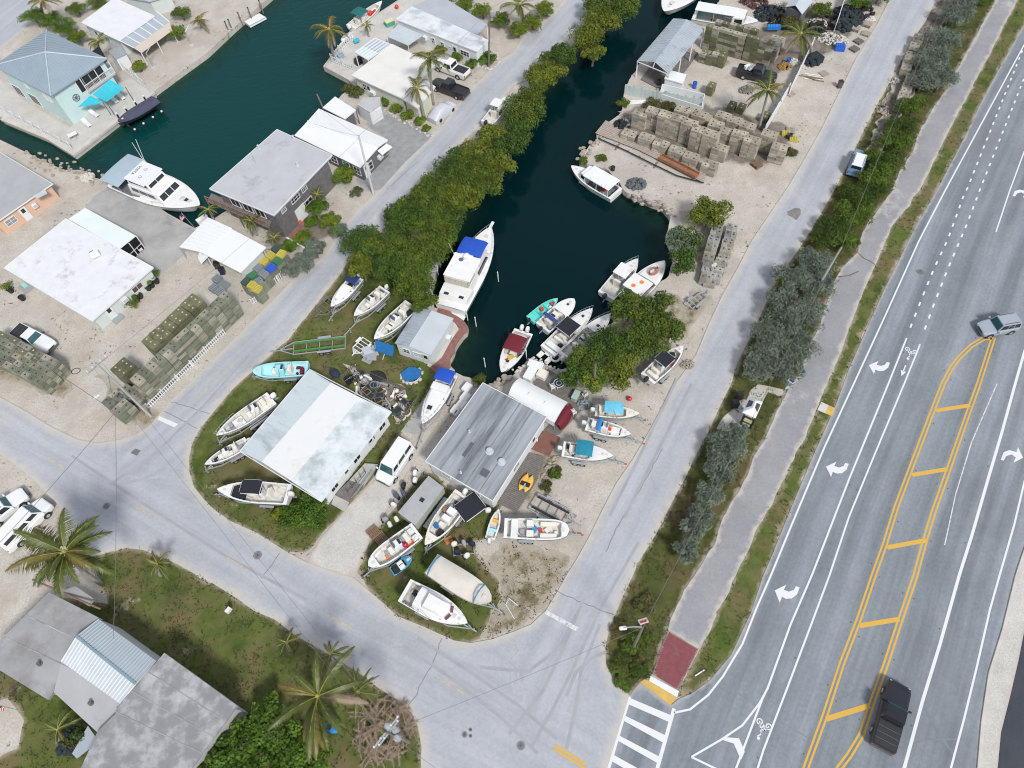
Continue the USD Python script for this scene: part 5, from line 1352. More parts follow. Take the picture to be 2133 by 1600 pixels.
def boat(name,label,stern,bow,zg,B=None,ratio=.36,hull=None,deck=None,sole=None,D=None,floor_z=None,fore=.72,side=.16,aft=.05,blunt=0.0,motors=1,motor_mat=WHITE,console=None,top=None,rail=False,cat='boat',group=None,seats=(),cuddy=None,hatch=None,cover=None,open_=True,kindless=True,rub=RUBRAIL,sheer=.28,bulk=True):
    """stern, bow: traced gunwale ends at height zg. The keel is D below the gunwale."""
    a,b=W(*stern,zg),W(*bow,zg+.1)
    d=b-a;L=float(np.linalg.norm(d[:2]));B=B or L*ratio;D=D or min(.40*B+.05,1.3)
    t=thing(name,label,cat,[a[0],a[1],zg-D],math.atan2(d[1],d[0]),group)
    t.L,t.B,t.D=L,B,D
    hull,deck,sole=hull or WHITE,deck or WHITE,sole or SOLE
    s,xs,bh,zgw,cb,zc,zk=hull_lines(L,B,D,blunt,sheer=sheer)
    rk=.06*L*np.clip((s-.8)/.2,0,1)**2
    P=lambda y,z,dx=0:np.c_[xs-dx,y,z]
    rings=np.stack([P(bh,zgw),P(bh*.985,zgw-.06),P(cb,zc,rk),P(cb*.5,(zc+zk)/2*.8,rk*1.4),P(bh*0,zk,rk*1.6),P(-cb*.5,(zc+zk)/2*.8,rk*1.4),P(-cb,zc,rk),P(-bh*.985,zgw-.06),P(-bh,zgw)],1)
    m=MB().loft(rings[:,::-1],closed=False,cap=False)
    m.add(rings[0],[[0,k,k+1]for k in range(1,8)])
    part(t,'hull',m,hull,smooth=35)
    for sg in(1,-1):part(t,'rub_rail',MB().tube(np.c_[xs,sg*(bh+.01),zgw-.05],.028,5),rub)
    iw=np.maximum(bh-side,.02);fi=fore*L;ax=aft*L
    if open_:
        on=(xs>=ax-1e-6)&(xs<=fi+1e-6)
        xi=np.r_[ax,xs[(xs>ax+.05)&(xs<fi-.05)],fi]
        wi=np.interp(xi,xs,iw);gi=np.interp(xi,xs,zgw);bi=np.interp(xi,xs,bh)
        wi[-1]*=.86
        fz=floor_z if floor_z is not None else D*.48
        lin=np.stack([np.c_[xi,wi,gi],np.c_[xi,wi*.96,gi*0+fz],np.c_[xi,-wi*.96,gi*0+fz],np.c_[xi,-wi,gi]],1)
        part(t,'cockpit_liner',MB().loft(lin,closed=False,cap=False).add(lin[0],[[0,1,2,3]]).add(lin[-1],[[3,2,1,0]]),sole)
        m=MB()
        m.loft(np.stack([np.c_[xi,bi,gi+.012],np.c_[xi,wi,gi+.02]],1),closed=False,cap=False);m.loft(np.stack([np.c_[xi,-wi,gi+.02],np.c_[xi,-bi,gi+.012]],1),closed=False,cap=False)
        m.add([[0,-bh[0],zgw[0]+.012],[ax,-np.interp(ax,xs,bh),np.interp(ax,xs,zgw)+.012],[ax,np.interp(ax,xs,bh),np.interp(ax,xs,zgw)+.012],[0,bh[0],zgw[0]+.012]],[[0,1,2,3]])
        xf=np.r_[fi,xs[xs>fi+.02]];bf=np.interp(xf,xs,bh);gf=np.interp(xf,xs,zgw)+.012
        m.loft(np.stack([np.c_[xf,bf,gf],np.c_[xf,bf*.5,gf+.05*bf],np.c_[xf,-bf*.5,gf+.05*bf],np.c_[xf,-bf,gf]],1),closed=False,cap=False)
        part(t,'deck',m,deck,smooth=30)
    else:
        fz=D
        part(t,'deck',MB().loft(np.stack([np.c_[xs,bh,zgw+.012],np.c_[xs,bh*.5,zgw+.05*bh],np.c_[xs,-bh*.5,zgw+.05*bh],np.c_[xs,-bh,zgw+.012]],1),closed=False,cap=False),deck,smooth=30)
    t.fz,t.zg=fz,D
    gz=lambda x:float(np.interp(x,xs,zgw));gw=lambda x:float(np.interp(x,xs,bh))
    t.gz,t.gw=gz,gw
    if cuddy:                                             # (from, to, height, windows?)
        x0,x1,hh,win=cuddy
        x0,x1=x0*L,x1*L
        rr=[]
        for k in range(9):
            u=k/8;x=x0+(x1-x0)*u;w=max(gw(x)-side*(1.0+.5*u),.08);q=hh*(1-u**2.4)+.03
            g=gz(x)
            rr.append([[x,w,g],[x,w*.88,g+q*.8],[x,w*.6,g+q],[x,-w*.6,g+q],[x,-w*.88,g+q*.8],[x,-w,g]])
        p=part(t,'cabin_top',MB().loft(rr,closed=False,cap=False).add(rr[0],[[5,4,3,2],[0,5,2,1]]),deck,smooth=35)
        if win:
            for sg in(1,-1):
                q=[np.array(rr[k][0 if sg>0 else 5])*.35+np.array(rr[k][1 if sg>0 else 4])*.65 for k in(1,5)];q2=[np.array(rr[k][0 if sg>0 else 5])*.75+np.array(rr[k][1 if sg>0 else 4])*.25 for k in(1,5)]
                part(p,'cabin_window',quad_on(MB(),*([q2[0],q[0],q[1],q2[1]]if sg>0 else[q2[0],q2[1],q[1],q[0]])),GLASSDARK)
    if hatch:
        for hx,hy,hs in hatch:
            c=[hx*L,hy,gz(hx*L)+(cuddy[2]*.9 if cuddy and hx<cuddy[1]else .05)+.03]
            part(t,'hatch',MB().rbox(c,(hs,hs,.05),.02),GLASSDARK)
    if console is not None:
        cx,cs=console*L,min(1.0,.36*B+.2)
        p=part(t,'console',MB().rbox([cx,0,fz+.55],(cs,cs*.85,1.1),.12),deck,smooth=35)
        part(p,'windscreen',MB().add([[cx+cs*.45,-cs*.42,fz+1.1],[cx+cs*.45,cs*.42,fz+1.1],[cx+cs*.2,cs*.38,fz+1.5],[cx+cs*.2,-cs*.38,fz+1.5]],[[0,1,2,3]]),ACRYL)
        w0=MB()
        for k in range(8):w0.beam([cx-cs*.56,.19*math.cos(k*PI/4),fz+1.0+.19*math.sin(k*PI/4)],[cx-cs*.56,.19*math.cos((k+1)*PI/4),fz+1.0+.19*math.sin((k+1)*PI/4)],.03)
        w0.beam([cx-cs*.5,0,fz+1.0],[cx-cs*.56,.19,fz+1.0],.03)
        part(p,'steering_wheel',w0,STEEL)
        part(p,'instrument_panel',MB().box([cx-cs*.34,0,fz+1.1],(.25,cs*.6,.05)),BLACK)
        sx=cx-cs*.5-.62
        part(t,'helm_seat',MB().rbox([sx,0,fz+.45],(.5,cs*.95,.9),.08).rbox([sx-.24,0,fz+1.02],(.12,cs*.95,.34),.04),VINYL,smooth=35)
        part(t,'front_seat',MB().rbox([cx+cs*.5+.25,0,fz+.25],(.5,cs*.75,.5),.06),VINYL,smooth=35)
    for(x,y,sx,sy,hgt,mt)in seats:
        part(t,'seat',MB().rbox([x*L,y*B,fz+hgt/2],(sx,sy,hgt),.06),mt,smooth=35)
    if top:                                               # (kind, from, to, height above gunwale, material, width factor)
        kd,x0,x1,hh,mt,wf=top
        x0,x1=x0*L,x1*L;w=B/2*wf;z=D+hh
        if kd=='bimini':
            rr=[]
            for k in range(9):
                x=x0+(x1-x0)*k/8;u=k/8;zz=z+.10*math.sin(PI*u)-.03*math.sin(PI*u*3)**2
                rr.append([[x,w,zz-.16],[x,w*.9,zz-.03],[x,w*.45,zz+.03],[x,0,zz+.05],[x,-w*.45,zz+.03],[x,-w*.9,zz-.03],[x,-w,zz-.16]])
            p=part(t,'bimini_top',MB().loft(rr,closed=False,cap=False),mt,smooth=45)
            mf=MB();mx=(x0+x1)/2
            for sg in(1,-1):
                for x in(x0+.05,mx,x1-.05):mf.tube([[mx,sg*(gw(mx)-.05),gz(mx)],[x,sg*w,z-.14]],.018,5)
            part(p,'frame',mf,STEEL)
        else:
            p=part(t,'hard_top',MB().rbox([(x0+x1)/2,0,z],(x1-x0,2*w,.09),.18),mt,smooth=30)
            if kd=='tcanvas':part(p,'frame_edge',MB().tube([[x0,-w+.15,z-.02],[x0,w-.15,z-.02],[x0+.15,w,z-.02],[x1-.15,w,z-.02],[x1,w-.15,z-.02],[x1,-w+.15,z-.02],[x1-.15,-w,z-.02],[x0+.15,-w,z-.02],[x0,-w+.15,z-.02]],.035,5),WHITEPAINT)
            mf=MB()
            for sg in(1,-1):
                for x in(x0+.25,x1-.2):mf.tube([[(x0+x1)/2+(x-(x0+x1)/2)*.55,sg*min(w*.9,.45),fz],[x,sg*w*.85,z-.04]],.025,5)
            part(p,'frame',mf,STEEL)
    if rail:
        k0=np.searchsorted(xs,L*.55);m=MB();R=np.c_[xs[k0:],bh[k0:]*.93,zgw[k0:]+.42]
        R=np.vstack([R[:-1],[[xs[-1]+.12,0,zgw[-1]+.46]],(R[:-1]*[1,-1,1])[::-1]])
        m.tube(R,.02,5)
        for q in R[::2]:m.beam([q[0],q[1],q[2]-.42],q,.025)
        part(t,'bow_rail',m,STEEL)
    for k in range(motors):
        outboard(t,(k-(motors-1)/2)*.72,D*.85,motor_mat,s=1.0 if L>5.5 else .8)
    if bulk:
        rb=np.random.default_rng(int(abs(a[0]*97+a[1]*31))%9999)
        if open_ and L>4.5:
            for k in range(rb.integers(2,5)):
                x=rb.uniform(.15,.5)*L;sg=rb.choice([-1,1]);part(t,'fishing_rod',MB().tube([[x,sg*(gw(x)-.08),gz(x)],[x-.5,sg*(gw(x)+.05),gz(x)+1.9]],.014,4),BLACK)
            for k in range(rb.integers(2,6)):
                x=rb.uniform(aft+.04,fore-.08)*L;y=rb.uniform(-.6,.6)*max(gw(x)-side,.1);q=rb.uniform(.2,.45);part(t,'gear',MB().rbox([x,y,fz+q/2],(q*1.3,q,q),.04,rb.uniform(0,3)),[GREYPLASTIC,BLACK,DARKGREY,VINYL,ROPE,BLUEHULL][rb.integers(6)])
        for hx in((.80,.88)if fore<.8 else(.90,)):
            q=.34*gw(hx*L)+.05;z_=gz(hx*L)+.05*gw(hx*L)+.035+(cuddy[2]*(1-((hx-cuddy[0])/(cuddy[1]-cuddy[0]))**2.4)if cuddy and cuddy[0]<hx<cuddy[1]else 0)
            if not cover and kindless:part(t,'hatch_lid',MB().rbox([hx*L,0,z_],(q*1.2,q*1.2,.03),.02),SOLE)
    if bulk and open_:
        cl=MB()
        for sg in(1,-1):
            for x in(.08*L,.5*L,.9*L):cl.box([x,sg*max(gw(x)-.07,.02),gz(x)+.04],(.2,.04,.04))
        part(t,'cleats',cl,STEEL,kind='stuff')
    return t


def trailer(boat_,label,wheels=2,tongue=1.6,mat=GALV,red=False):
    """The trailer a boat rests on."""
    L,B,D=boat_.L,boat_.B,boat_.D
    h=boat_.loc[2]
    t=thing('boat_trailer',label,'trailer',[boat_.loc[0],boat_.loc[1],0],boat_.rz,'boat trailers')
    w=B*.33;x1=L*.72;zt=h-.12
    for s in(-1,1):part(t,'frame_rail',MB().beam([.1,s*w,zt],[x1,s*w,zt],.08,.12).beam([x1,s*w,zt],[L*1.02,s*.06,zt-.05],.08,.12),mat)
    part(t,'tongue',MB().beam([L*.9,0,zt-.06],[L+tongue,0,.42],.1,.1),mat)
    for k in range(4):part(t,'cross_bar',MB().beam([.3+(x1-.5)*k/3,-w,zt],[.3+(x1-.5)*k/3,w,zt],.07,.08),mat)
    for s in(-1,1):part(t,'bunk',MB().beam([.2,s*w*.6,h-.02],[L*.6,s*w*.6,h-.02],.12,.1),WOODGREY)
    for k in range(wheels):
        x=L*.28+k*.74
        for s in(-1,1):
            p=part(t,'wheel',MB().wheel([x,s*(B*.43),.32],.32,.2),RUBBER,smooth=40)
            part(p,'rim',MB().wheel([x,s*(B*.43+.10),.32],.17,.02,seg=8),STEEL)
    for s in(-1,1):part(t,'fender',MB().rbox([L*.28+(wheels-1)*.37,s*B*.43,.68],(.75+.74*(wheels-1),.26,.05),.02),mat)
    part(t,'jack',MB().cyl([L+tongue*.55,.08,.1],.05,.8,8).wheel([L+tongue*.55,.08,.12],.12,.08,seg=8),mat)
    part(t,'winch_post',MB().beam([L*1.0+.25,0,zt-.1],[L*1.0+.12,0,h+D*.75],.09),mat)
    part(t,'hitch',MB().rbox([L+tongue+.05,0,.44],(.3,.14,.14),.04),RED if red else DARKGREY)
    return t


TZ=1.75       # gunwale height of a boat on its trailer
WZ=WATER_Z+.75


def on_trailer(tlabel,wheels=2,tongue=1.5,red=False,**k):
    t=boat(**k);trailer(t,tlabel,wheels,tongue,red=red);return t

# ---------------------------------------------------------------- the boats
T=lambda lab,**k:(lab,k)
KIDS='white'
on_trailer('galvanised trailer under the white cuddy boat nearest the canal street',name='cuddy_boat',label='white cuddy boat with dark blue canvas at the stern, by the canal street',stern=(745,577),bow=(690,640),zg=TZ,ratio=.37,fore=.40,cuddy=(.36,.90,.5,True),top=('bimini',.06,.30,.75,M('navy_canvas',(.01,.03,.12),.75,.1,2),.8),motors=1,wheels=2,tongue=1.2)
on_trailer('tandem trailer with long grey tongue under the console boat beside the mangroves',name='console_boat',label='white console boat on the grass, second from the canal street',stern=(802,602),bow=(738,659),zg=TZ,ratio=.37,fore=.80,console=.45,motors=1,seats=((.16,0,.5,1.2,.5,VINYL),),tongue=2.2)
t=on_trailer('trailer under the open white boat beside the metal shed',name='open_boat',label='open white boat with black gear in its stern, beside the metal boat shed',stern=(858,634),bow=(780,708),zg=TZ,ratio=.36,fore=.82,console=.44,motors=0,seats=((.62,0,.7,.8,.5,VINYL),(.15,.15,.9,.5,.35,BLACK),(.22,-.12,.6,.5,.5,BLACK),(.3,.2,.5,.4,.3,GREYPLASTIC)),tongue=1.5)
t=on_trailer('trailer under the aqua skiff at the road edge',name='aqua_skiff',label='pale aqua skiff with maroon cloth in its stern at the edge of the street',stern=(641,767),bow=(527,774),zg=TZ-.35,ratio=.34,fore=.84,hull=AQUA,deck=AQUA,sole=M('aqua_sole',(.42,.72,.76),.5,.06,2),console=.5,blunt=.5,motors=0,seats=((.11,.1,.35,.9,.55,MAROON),(.2,-.2,.5,.4,.12,MAROON)),tongue=.6)
on_trailer('tandem trailer under the long white boat left of the big white house',name='deck_boat',label='long white boat with a seat pad at the bow, left of the big white house',stern=(566,829),bow=(452,908),zg=TZ+.1,ratio=.31,fore=.86,console=.32,motors=1,seats=((.62,0,1.2,1.2,.3,WHITE),(.14,0,1.3,1.5,.4,CREAM)),rail=True,wheels=3,tongue=.5)
on_trailer('trailer with amber rail under the grey and white skiff by the roof corner',name='fishing_skiff',label='white skiff cluttered with grey gear by the left corner of the white house',stern=(515,921),bow=(427,968),zg=TZ-.3,ratio=.33,fore=.84,console=.5,motors=1,seats=((.72,0,.7,.5,.3,BLACK),(.18,.1,.6,.5,.4,GREYPLASTIC),(.3,-.2,.5,.4,.3,GREYPLASTIC)),tongue=.5)
t=on_trailer('tandem trailer under the black topped boat below the white house',name='black_top_boat',label='white boat with black top and black bow cushion below the big white house',stern=(602,1030),bow=(454,1020),zg=TZ,ratio=.32,fore=.80,console=.42,motors=1,top=('tcanvas',.32,.60,1.5,BLACKCANVAS,.62),seats=((.72,0,1.5,1.6,.45,BLACKCANVAS),),wheels=2,tongue=1.0)
on_trailer('long trailer on the concrete ramp under the blue canopied cruiser',name='cabin_cruiser',label='white cabin cruiser with royal blue canopy on the launching ramp',stern=(936,778),bow=(880,884),zg=TZ+.3,ratio=.33,fore=.42,cuddy=(.40,.94,.45,True),hatch=((.72,0,.5),),top=('bimini',.02,.26,1.1,BLUECANVAS,.9),seats=((.33,0,.9,1.9,1.2,WHITE),),motors=0,rail=True,wheels=2,tongue=2.0)
boat('bimini_boat','white boat with maroon top moored by the lower dock, two white outboards',(1091,690),(1045,777),WZ,ratio=.40,fore=.60,top=('bimini',.22,.58,1.0,MAROON,.88),console=.4,motors=2,hatch=((.74,0,.35),))
t=thing('throw_cushion','yellow and red throw cushion on the bow of the maroon topped boat','cushion',W(1064,745,WZ+.12),.4);part(t,'pad',MB().rbox([0,0,.08],(.7,.6,.16),.05),YELLOW);part(t,'strap',MB().rbox([-.55,0,.06],(.4,.25,.12),.04),RED)
boat('teal_skiff','small bright teal skiff moored alone at the end of the raft of boats',(1105,666),(1161,622),WZ-.25,ratio=.36,hull=TEAL,deck=TEAL,sole=TEAL,fore=.86,motors=1,motor_mat=BLACK,seats=((.35,0,.3,1.2,.3,TEAL),(.62,0,.3,1.1,.3,TEAL),(.48,.2,.45,.4,.4,RED),(.80,0,.4,.4,.35,RED),(.68,-.2,.4,.4,.4,WHITE)),rub=WHITEPAINT)
boat('white_console_boat','white boat with rolled blue canvas between the teal skiff and the black topped boat',(1130,683),(1196,624),WZ,ratio=.42,fore=.55,console=.40,motors=1,motor_mat=BLACK,hatch=((.8,0,.3),),top=('bimini',.20,.28,.8,M('blue_roll',(.02,.06,.25),.7,.1,2),.9),blunt=.35)
t=boat('black_top_cruiser','white cruiser with black canvas top and swim platform in the raft of boats',(1141,731),(1234,644),WZ+.2,ratio=.31,fore=.50,cuddy=(.48,.92,.35,False),top=('tcanvas',.32,.58,1.15,BLACKCANVAS,.85),console=.46,motors=0,rail=True,seats=((.12,0,.7,1.9,.5,WHITE),(.28,0,.6,1.7,.5,WHITE)),hatch=((.78,0,.3),))
part(t,'swim_platform',MB().rbox([-.5,.6,.35],(1.0,.6,.1),.05).rbox([-.5,-.6,.35],(1.0,.6,.1),.05).rbox([-.05,0,.35],(.3,1.8,.1),.05),WHITE)
boat('half_hidden_boat','white boat half hidden under the bushy tree beside the black topped cruiser',(1176,745),(1272,655),WZ+.2,ratio=.30,fore=.60,console=.4,rail=True,hatch=((.72,0,.35),),motors=1)
t=thing('fender_ring','white boat fender ring with dark centre at the dock corner','fender',W(1157,746,WATER_Z+.3));part(t,'ring',MB().tube([[.5*math.cos(k*PI/6),.5*math.sin(k*PI/6),.1]for k in range(13)],.14,6),WHITE);part(t,'centre',MB().cyl([0,0,0],.38,.15,10),BLACK)
boat('hard_top_boat','white centre console with white hard top and black outboard, bow towards the trees',(1262,616),(1328,541),WZ,ratio=.36,fore=.74,console=.52,top=('hard',.38,.66,1.25,WHITE,.74),motors=1,motor_mat=BLACK,rail=True)
t=boat('crabbing_boat','white workboat with two orange discs on its roof, moored beside the hard top boat',(1309,622),(1384,546),WZ+.1,ratio=.42,fore=.52,cuddy=(.50,.94,.25,False),motors=0,top=('hard',.06,.40,1.1,WHITE,.9),console=.42)
for dx,dy in((.30*t.L,-.2),(.16*t.L,.25)):
    part(t,'roof_disc',MB().cyl([dx,dy,t.D+1.15],.26,.05,14),ORANGE)
part(t,'rope_coil',MB().tube([[.66*t.L+.62*math.cos(k*PI/8),.45*math.sin(k*PI/8)-.1,t.gz(.7*t.L)+.36+.015*k]for k in range(33)],.07,5),M('rust_rope',(.35,.16,.09),.9,.2,4))
on_trailer('trailer under the black canopied boat on the sand verge by the trees',name='canopy_boat',label='white boat with square black canopy on a trailer beside the frontage road',stern=(1349,789),bow=(1423,722),zg=TZ,ratio=.36,fore=.84,console=.4,top=('tcanvas',.30,.58,1.2,BLACKCANVAS,.8),motors=1,motor_mat=BLACK,seats=((.66,.1,.5,.5,.3,RED),(.6,-.25,.4,.4,.25,RED),(.75,-.1,.6,.4,.2,GREYPLASTIC),(.14,0,.5,1.4,.5,VINYL)),tongue=.8)
on_trailer('trailer under the sky blue topped boat',name='bimini_skiff',label='cream skiff with sky blue canvas top, first of three on the sand beside the deck',stern=(1240,855),bow=(1332,862),zg=TZ-.15,ratio=.33,hull=CREAM,deck=CREAM,fore=.70,console=.36,top=('bimini',.20,.62,1.1,SKYBLUE,.95),motors=1,tongue=.6)
on_trailer('trailer with an orange cone on its hitch under the middle boat of three',name='bow_rider',label='white boat with rolled bright blue canvas, middle of three on the sand beside the deck',stern=(1222,883),bow=(1314,905),zg=TZ-.1,ratio=.36,fore=.78,console=.40,top=('bimini',.24,.34,.7,M('bright_blue_roll',(.02,.20,.50),.7,.1,2),.92),motors=1,seats=((.52,0,.4,.4,.6,RED),(.66,0,.9,1.0,.35,WHITE)),tongue=1.4,red=True)
on_trailer('trailer with an orange cone on its hitch under the dark teal topped boat',name='bimini_runabout',label='white boat with dark teal canvas top, last of three on the sand beside the deck',stern=(1172,935),bow=(1277,950),zg=TZ,ratio=.36,fore=.55,console=.4,top=('bimini',.27,.60,1.1,DARKTEAL,.92),motors=1,hatch=(),tongue=1.3,red=True)
on_trailer('tandem trailer with an orange cone under the blunt bowed deck boat',name='blunt_deck_boat',label='white blunt-bowed deck boat with wraparound seats on the sand corner',stern=(1050,1100),bow=(1186,1104),zg=TZ-.1,ratio=.34,fore=.88,blunt=1.0,motors=0,sheer=.12,seats=((.16,0,.7,1.9,.6,WHITE),(.40,.22,.7,.6,.9,WHITE),(.40,-.22,.7,.6,.7,VINYL),(.68,.27,1.6,.45,.45,VINYL),(.68,-.27,1.6,.45,.45,VINYL),(.28,-.1,.5,.5,.35,GREYPLASTIC),(.56,.02,.35,.3,.3,RED)),wheels=2,tongue=1.2,red=True)
on_trailer('trailer under the cream open boat beside the cargo trailer',name='cream_open_boat',label='cream open boat with two white box seats beside the grey cargo trailer',stern=(966,1030),bow=(886,1136),zg=TZ,ratio=.36,deck=CREAM,fore=.80,motors=1,console=None,seats=((.34,.05,.7,.9,.8,WHITE),(.48,.05,.6,.9,.9,WHITE),(.20,0,.9,1.5,.1,GREYPLASTIC),(.70,.12,.7,.6,.3,BLACK),(.64,-.2,.5,.4,.35,BRIGHTBLUE),(.36,-.3,.6,.4,.6,WOODBROWN),(.58,-.05,.5,.5,.35,VINYL)),wheels=2,tongue=.4)
a,b=W(952,1063,2.0),W(1000,1084,2.0)
t=thing('boat_canopy','black boat canopy on a white frame standing beside the cream open boat','canopy',W(983,1070),math.atan2(*(W(1004,1058)-W(960,1090))[1::-1]))
part(t,'fabric',MB().rbox([0,0,1.9],(2.5,2.1,.08),.25),BLACKCANVAS);part(t,'frame',MB().tube([[-1.1,-1.05,1.88],[1.1,-1.05,1.88],[1.25,-.9,1.88],[1.25,.9,1.88],[1.1,1.05,1.88],[-1.1,1.05,1.88],[-1.25,.9,1.88],[-1.25,-.9,1.88],[-1.1,-1.05,1.88]],.04,6),WHITEPAINT)
for x in(-.8,.8):
    for y in(-.6,.6):part(t,'leg',MB().tube([[x*.8,y,0],[x,y,1.85]],.03,6),STEEL)
t=on_trailer('trailer with thin tongue under the bay boat beside the driveway',name='bay_boat',label='white bay boat with orange life vests in its stern beside the driveway',stern=(869,1105),bow=(768,1180),zg=TZ-.05,ratio=.38,fore=.84,blunt=.45,console=.42,motors=0,seats=((.10,.2,.6,.6,.4,WHITE),(.10,-.2,.6,.6,.4,WHITE),(.20,-.2,.5,.5,.45,WHITE),(.22,.24,1.1,.5,.15,ORANGE),(.28,-.05,.35,.9,.5,GREYPLASTIC),(.62,0,.5,.8,.2,GREYPLASTIC),(.66,.1,.3,.4,.25,ORANGE)),wheels=2,tongue=1.0)
t=thing('crimson_buoy','crimson float ball in the stern of the white bay boat','buoy',W(845,1136,TZ-.2));part(t,'ball',MB().ball([0,0,.2],.28,10,7),M('crimson',(.42,.01,.10),.4,.1,2),smooth=True);part(t,'eye',MB().cyl([0,0,.45],.05,.08,6),BLACK)
t=boat('jet_boat','small blue jet boat on the grass below the white bay boat',(816,1192),(858,1160),.75,ratio=.48,hull=BLUEHULL,deck=M('mid_blue_gelcoat',(.05,.25,.42),.35,.08,1.5),fore=.66,blunt=.4,motors=0,sole=BLACK,seats=((.46,.15,.6,.5,.5,WHITE),(.46,-.15,.6,.5,.5,WHITE),(.2,0,.6,1.0,.3,BLACK)),rub=BLACK)
t=boat('covered_boat','big boat under a stained cream cover with blue edging by the road bend',(898,1174),(1024,1254),TZ+.55,ratio=.33,open_=False,D=1.5,motors=0,hull=M('teal_blue_hull',(.10,.28,.38),.35,.06,1.5),deck=CREAMCANVAS,blunt=.5)
L=t.L;rr=[]
for k in range(13):
    x=L*(.02+.95*k/12);w=t.gw(x)+.05;g=t.gz(x);q=.55*math.sin(PI*min(1,(k+2)/11))**.5 if k<12 else .05;j=.03*math.sin(k*2.4)
    rr.append([[x,w,g-.25],[x,w*.97,g+.08],[x,w*.55,g+q*.75+j],[x,0,g+q],[x,-w*.55,g+q*.75-j],[x,-w*.97,g+.08],[x,-w,g-.25]])
part(t,'cover',MB().loft(rr,closed=False,cap=False).add(rr[0],[[6,5,4,3],[6,3,2,1],[6,1,0,0]]),CREAMCANVAS,smooth=40)
TRIM=M('cover_blue_edge',(.05,.22,.38),.7,.1,2)
for x,nm in((L*.05,0),(L*.80,1)):
    w,g=t.gw(x),t.gz(x);part(t,'edging',MB().tube([[x,w+.04,g-.1],[x,w*.95,g+.14],[x,w*.5,g+.52],[x,0,g+.6],[x,-w*.5,g+.52],[x,-w*.95,g+.14],[x,-w-.04,g-.1]],.07,5),TRIM)
trailer(t,'dark tandem trailer under the cream covered boat',2,1.1)
t=on_trailer('black wheeled trailer under the white cuddy boat nearest the road bend',name='walkaround_boat',label='white walkaround cuddy boat nearest the road bend',stern=(842,1229),bow=(974,1299),zg=TZ+.4,ratio=.36,D=1.35,fore=.24,cuddy=(.22,.92,.55,True),motors=0,wheels=2,tongue=.8,hatch=())
w=t.gw(t.L*.5)*.62;g=t.gz(t.L*.5)+.5
m,v=frustum(t.L*.36,t.L*.66,w,w*.9,g,g+.5,.5,.1);part(t,'deckhouse',m,WHITE)
for s in(-1,1):part(t,'hatch',MB().box([t.L*.74,s*.38,t.gz(t.L*.74)+.47],(.25,.6,.05),s*.35),M('wine_hatch',(.18,.06,.07),.3,.1,2))
boat('tender','little white tender with outboard upended beside the blunt deck boat',(1021,1122),(1039,1061),.8,ratio=.36,fore=.86,motors=1,D=.5,seats=((.3,0,.3,.9,.3,AQUA),(.62,0,.3,.8,.3,YELLOWORANGE)))
# roadside boat by the mangroves
boat('roadside_boat','white boat with small square top parked between the canal street and the mangroves',(1014,256),(1060,200),1.2,ratio=.34,fore=.80,console=.5,top=('hard',.34,.60,1.3,WHITE,.7),motors=1,motor_mat=BLACK)
t=boat('covered_lift_boat','boat under a navy grey cover on a lift at the aqua house',(324,206),(247,255),.9,ratio=.33,open_=False,D=1.0,motors=0,hull=M('navy_hull',(.03,.035,.06),.35,.1,1),deck=NAVYCOVER,blunt=.2)
rr=[]
for k in range(11):
    x=t.L*(.0+.98*k/10);w=t.gw(x)+.05;g=t.gz(x);q=.5*math.sin(PI*min(1,(k+1.5)/10.5))**.6
    rr.append([[x,w,g-.2],[x,w*.95,g+.06],[x,0,g+q],[x,-w*.95,g+.06],[x,-w,g-.2]])
part(t,'cover',MB().loft(rr,closed=False,cap=False),NAVYCOVER,smooth=40)
tl=thing('boat_lift','dark boat lift with piles under the navy covered boat','boat lift',t.loc*[1,1,0],t.rz)
for x in(.12,.36,.62,.86):
    for s in(-1,1):part(tl,'pile',MB().cyl([x*t.L,s*1.9,-3],.12,4.0 if s<0 else 3.0,8),BLACK);part(tl,'pile_cap',MB().cyl([x*t.L,s*1.9,1.0 if s<0 else 0],.15,.14,8),WHITEPAINT)
part(tl,'cradle',MB().beam([.1*t.L,-1.9,-.3],[.1*t.L,1.9,-.3],.2).beam([.85*t.L,-1.9,-.3],[.85*t.L,1.9,-.3],.2),BLACK);part(tl,'deck',MB().box([t.L*.5,-1.3,-.3],(t.L*.9,1.1,.12)),M('dark_lift_deck',(.03,.03,.035),.7,.1,2))
boat('green_bimini_boat','white boat with dark green canvas on the lift beside the mobile home patio',(731,56),(796,4),.5,ratio=.30,fore=.84,console=.36,top=('bimini',.18,.44,1.3,DARKGREENC,1.0),motors=1,seats=((.62,.05,.9,.8,.4,RED),(.74,0,.5,.5,.3,M('rust_seat',(.4,.12,.06),.6,.1,2))))
t=thing('white_jet_ski','small white jet ski on its dock beside the patio fence','jet ski',W(724,81,.1),.75);part(t,'hull',MB().rbox([0,0,.3],(2.2,.95,.5),.25),WHITE,smooth=40);part(t,'seat',MB().rbox([-.3,0,.65],(1.1,.38,.3),.1),GREYPLASTIC,smooth=40);part(t,'handlebar',MB().beam([.35,-.35,.85],[.35,.35,.85],.06),BLACK)

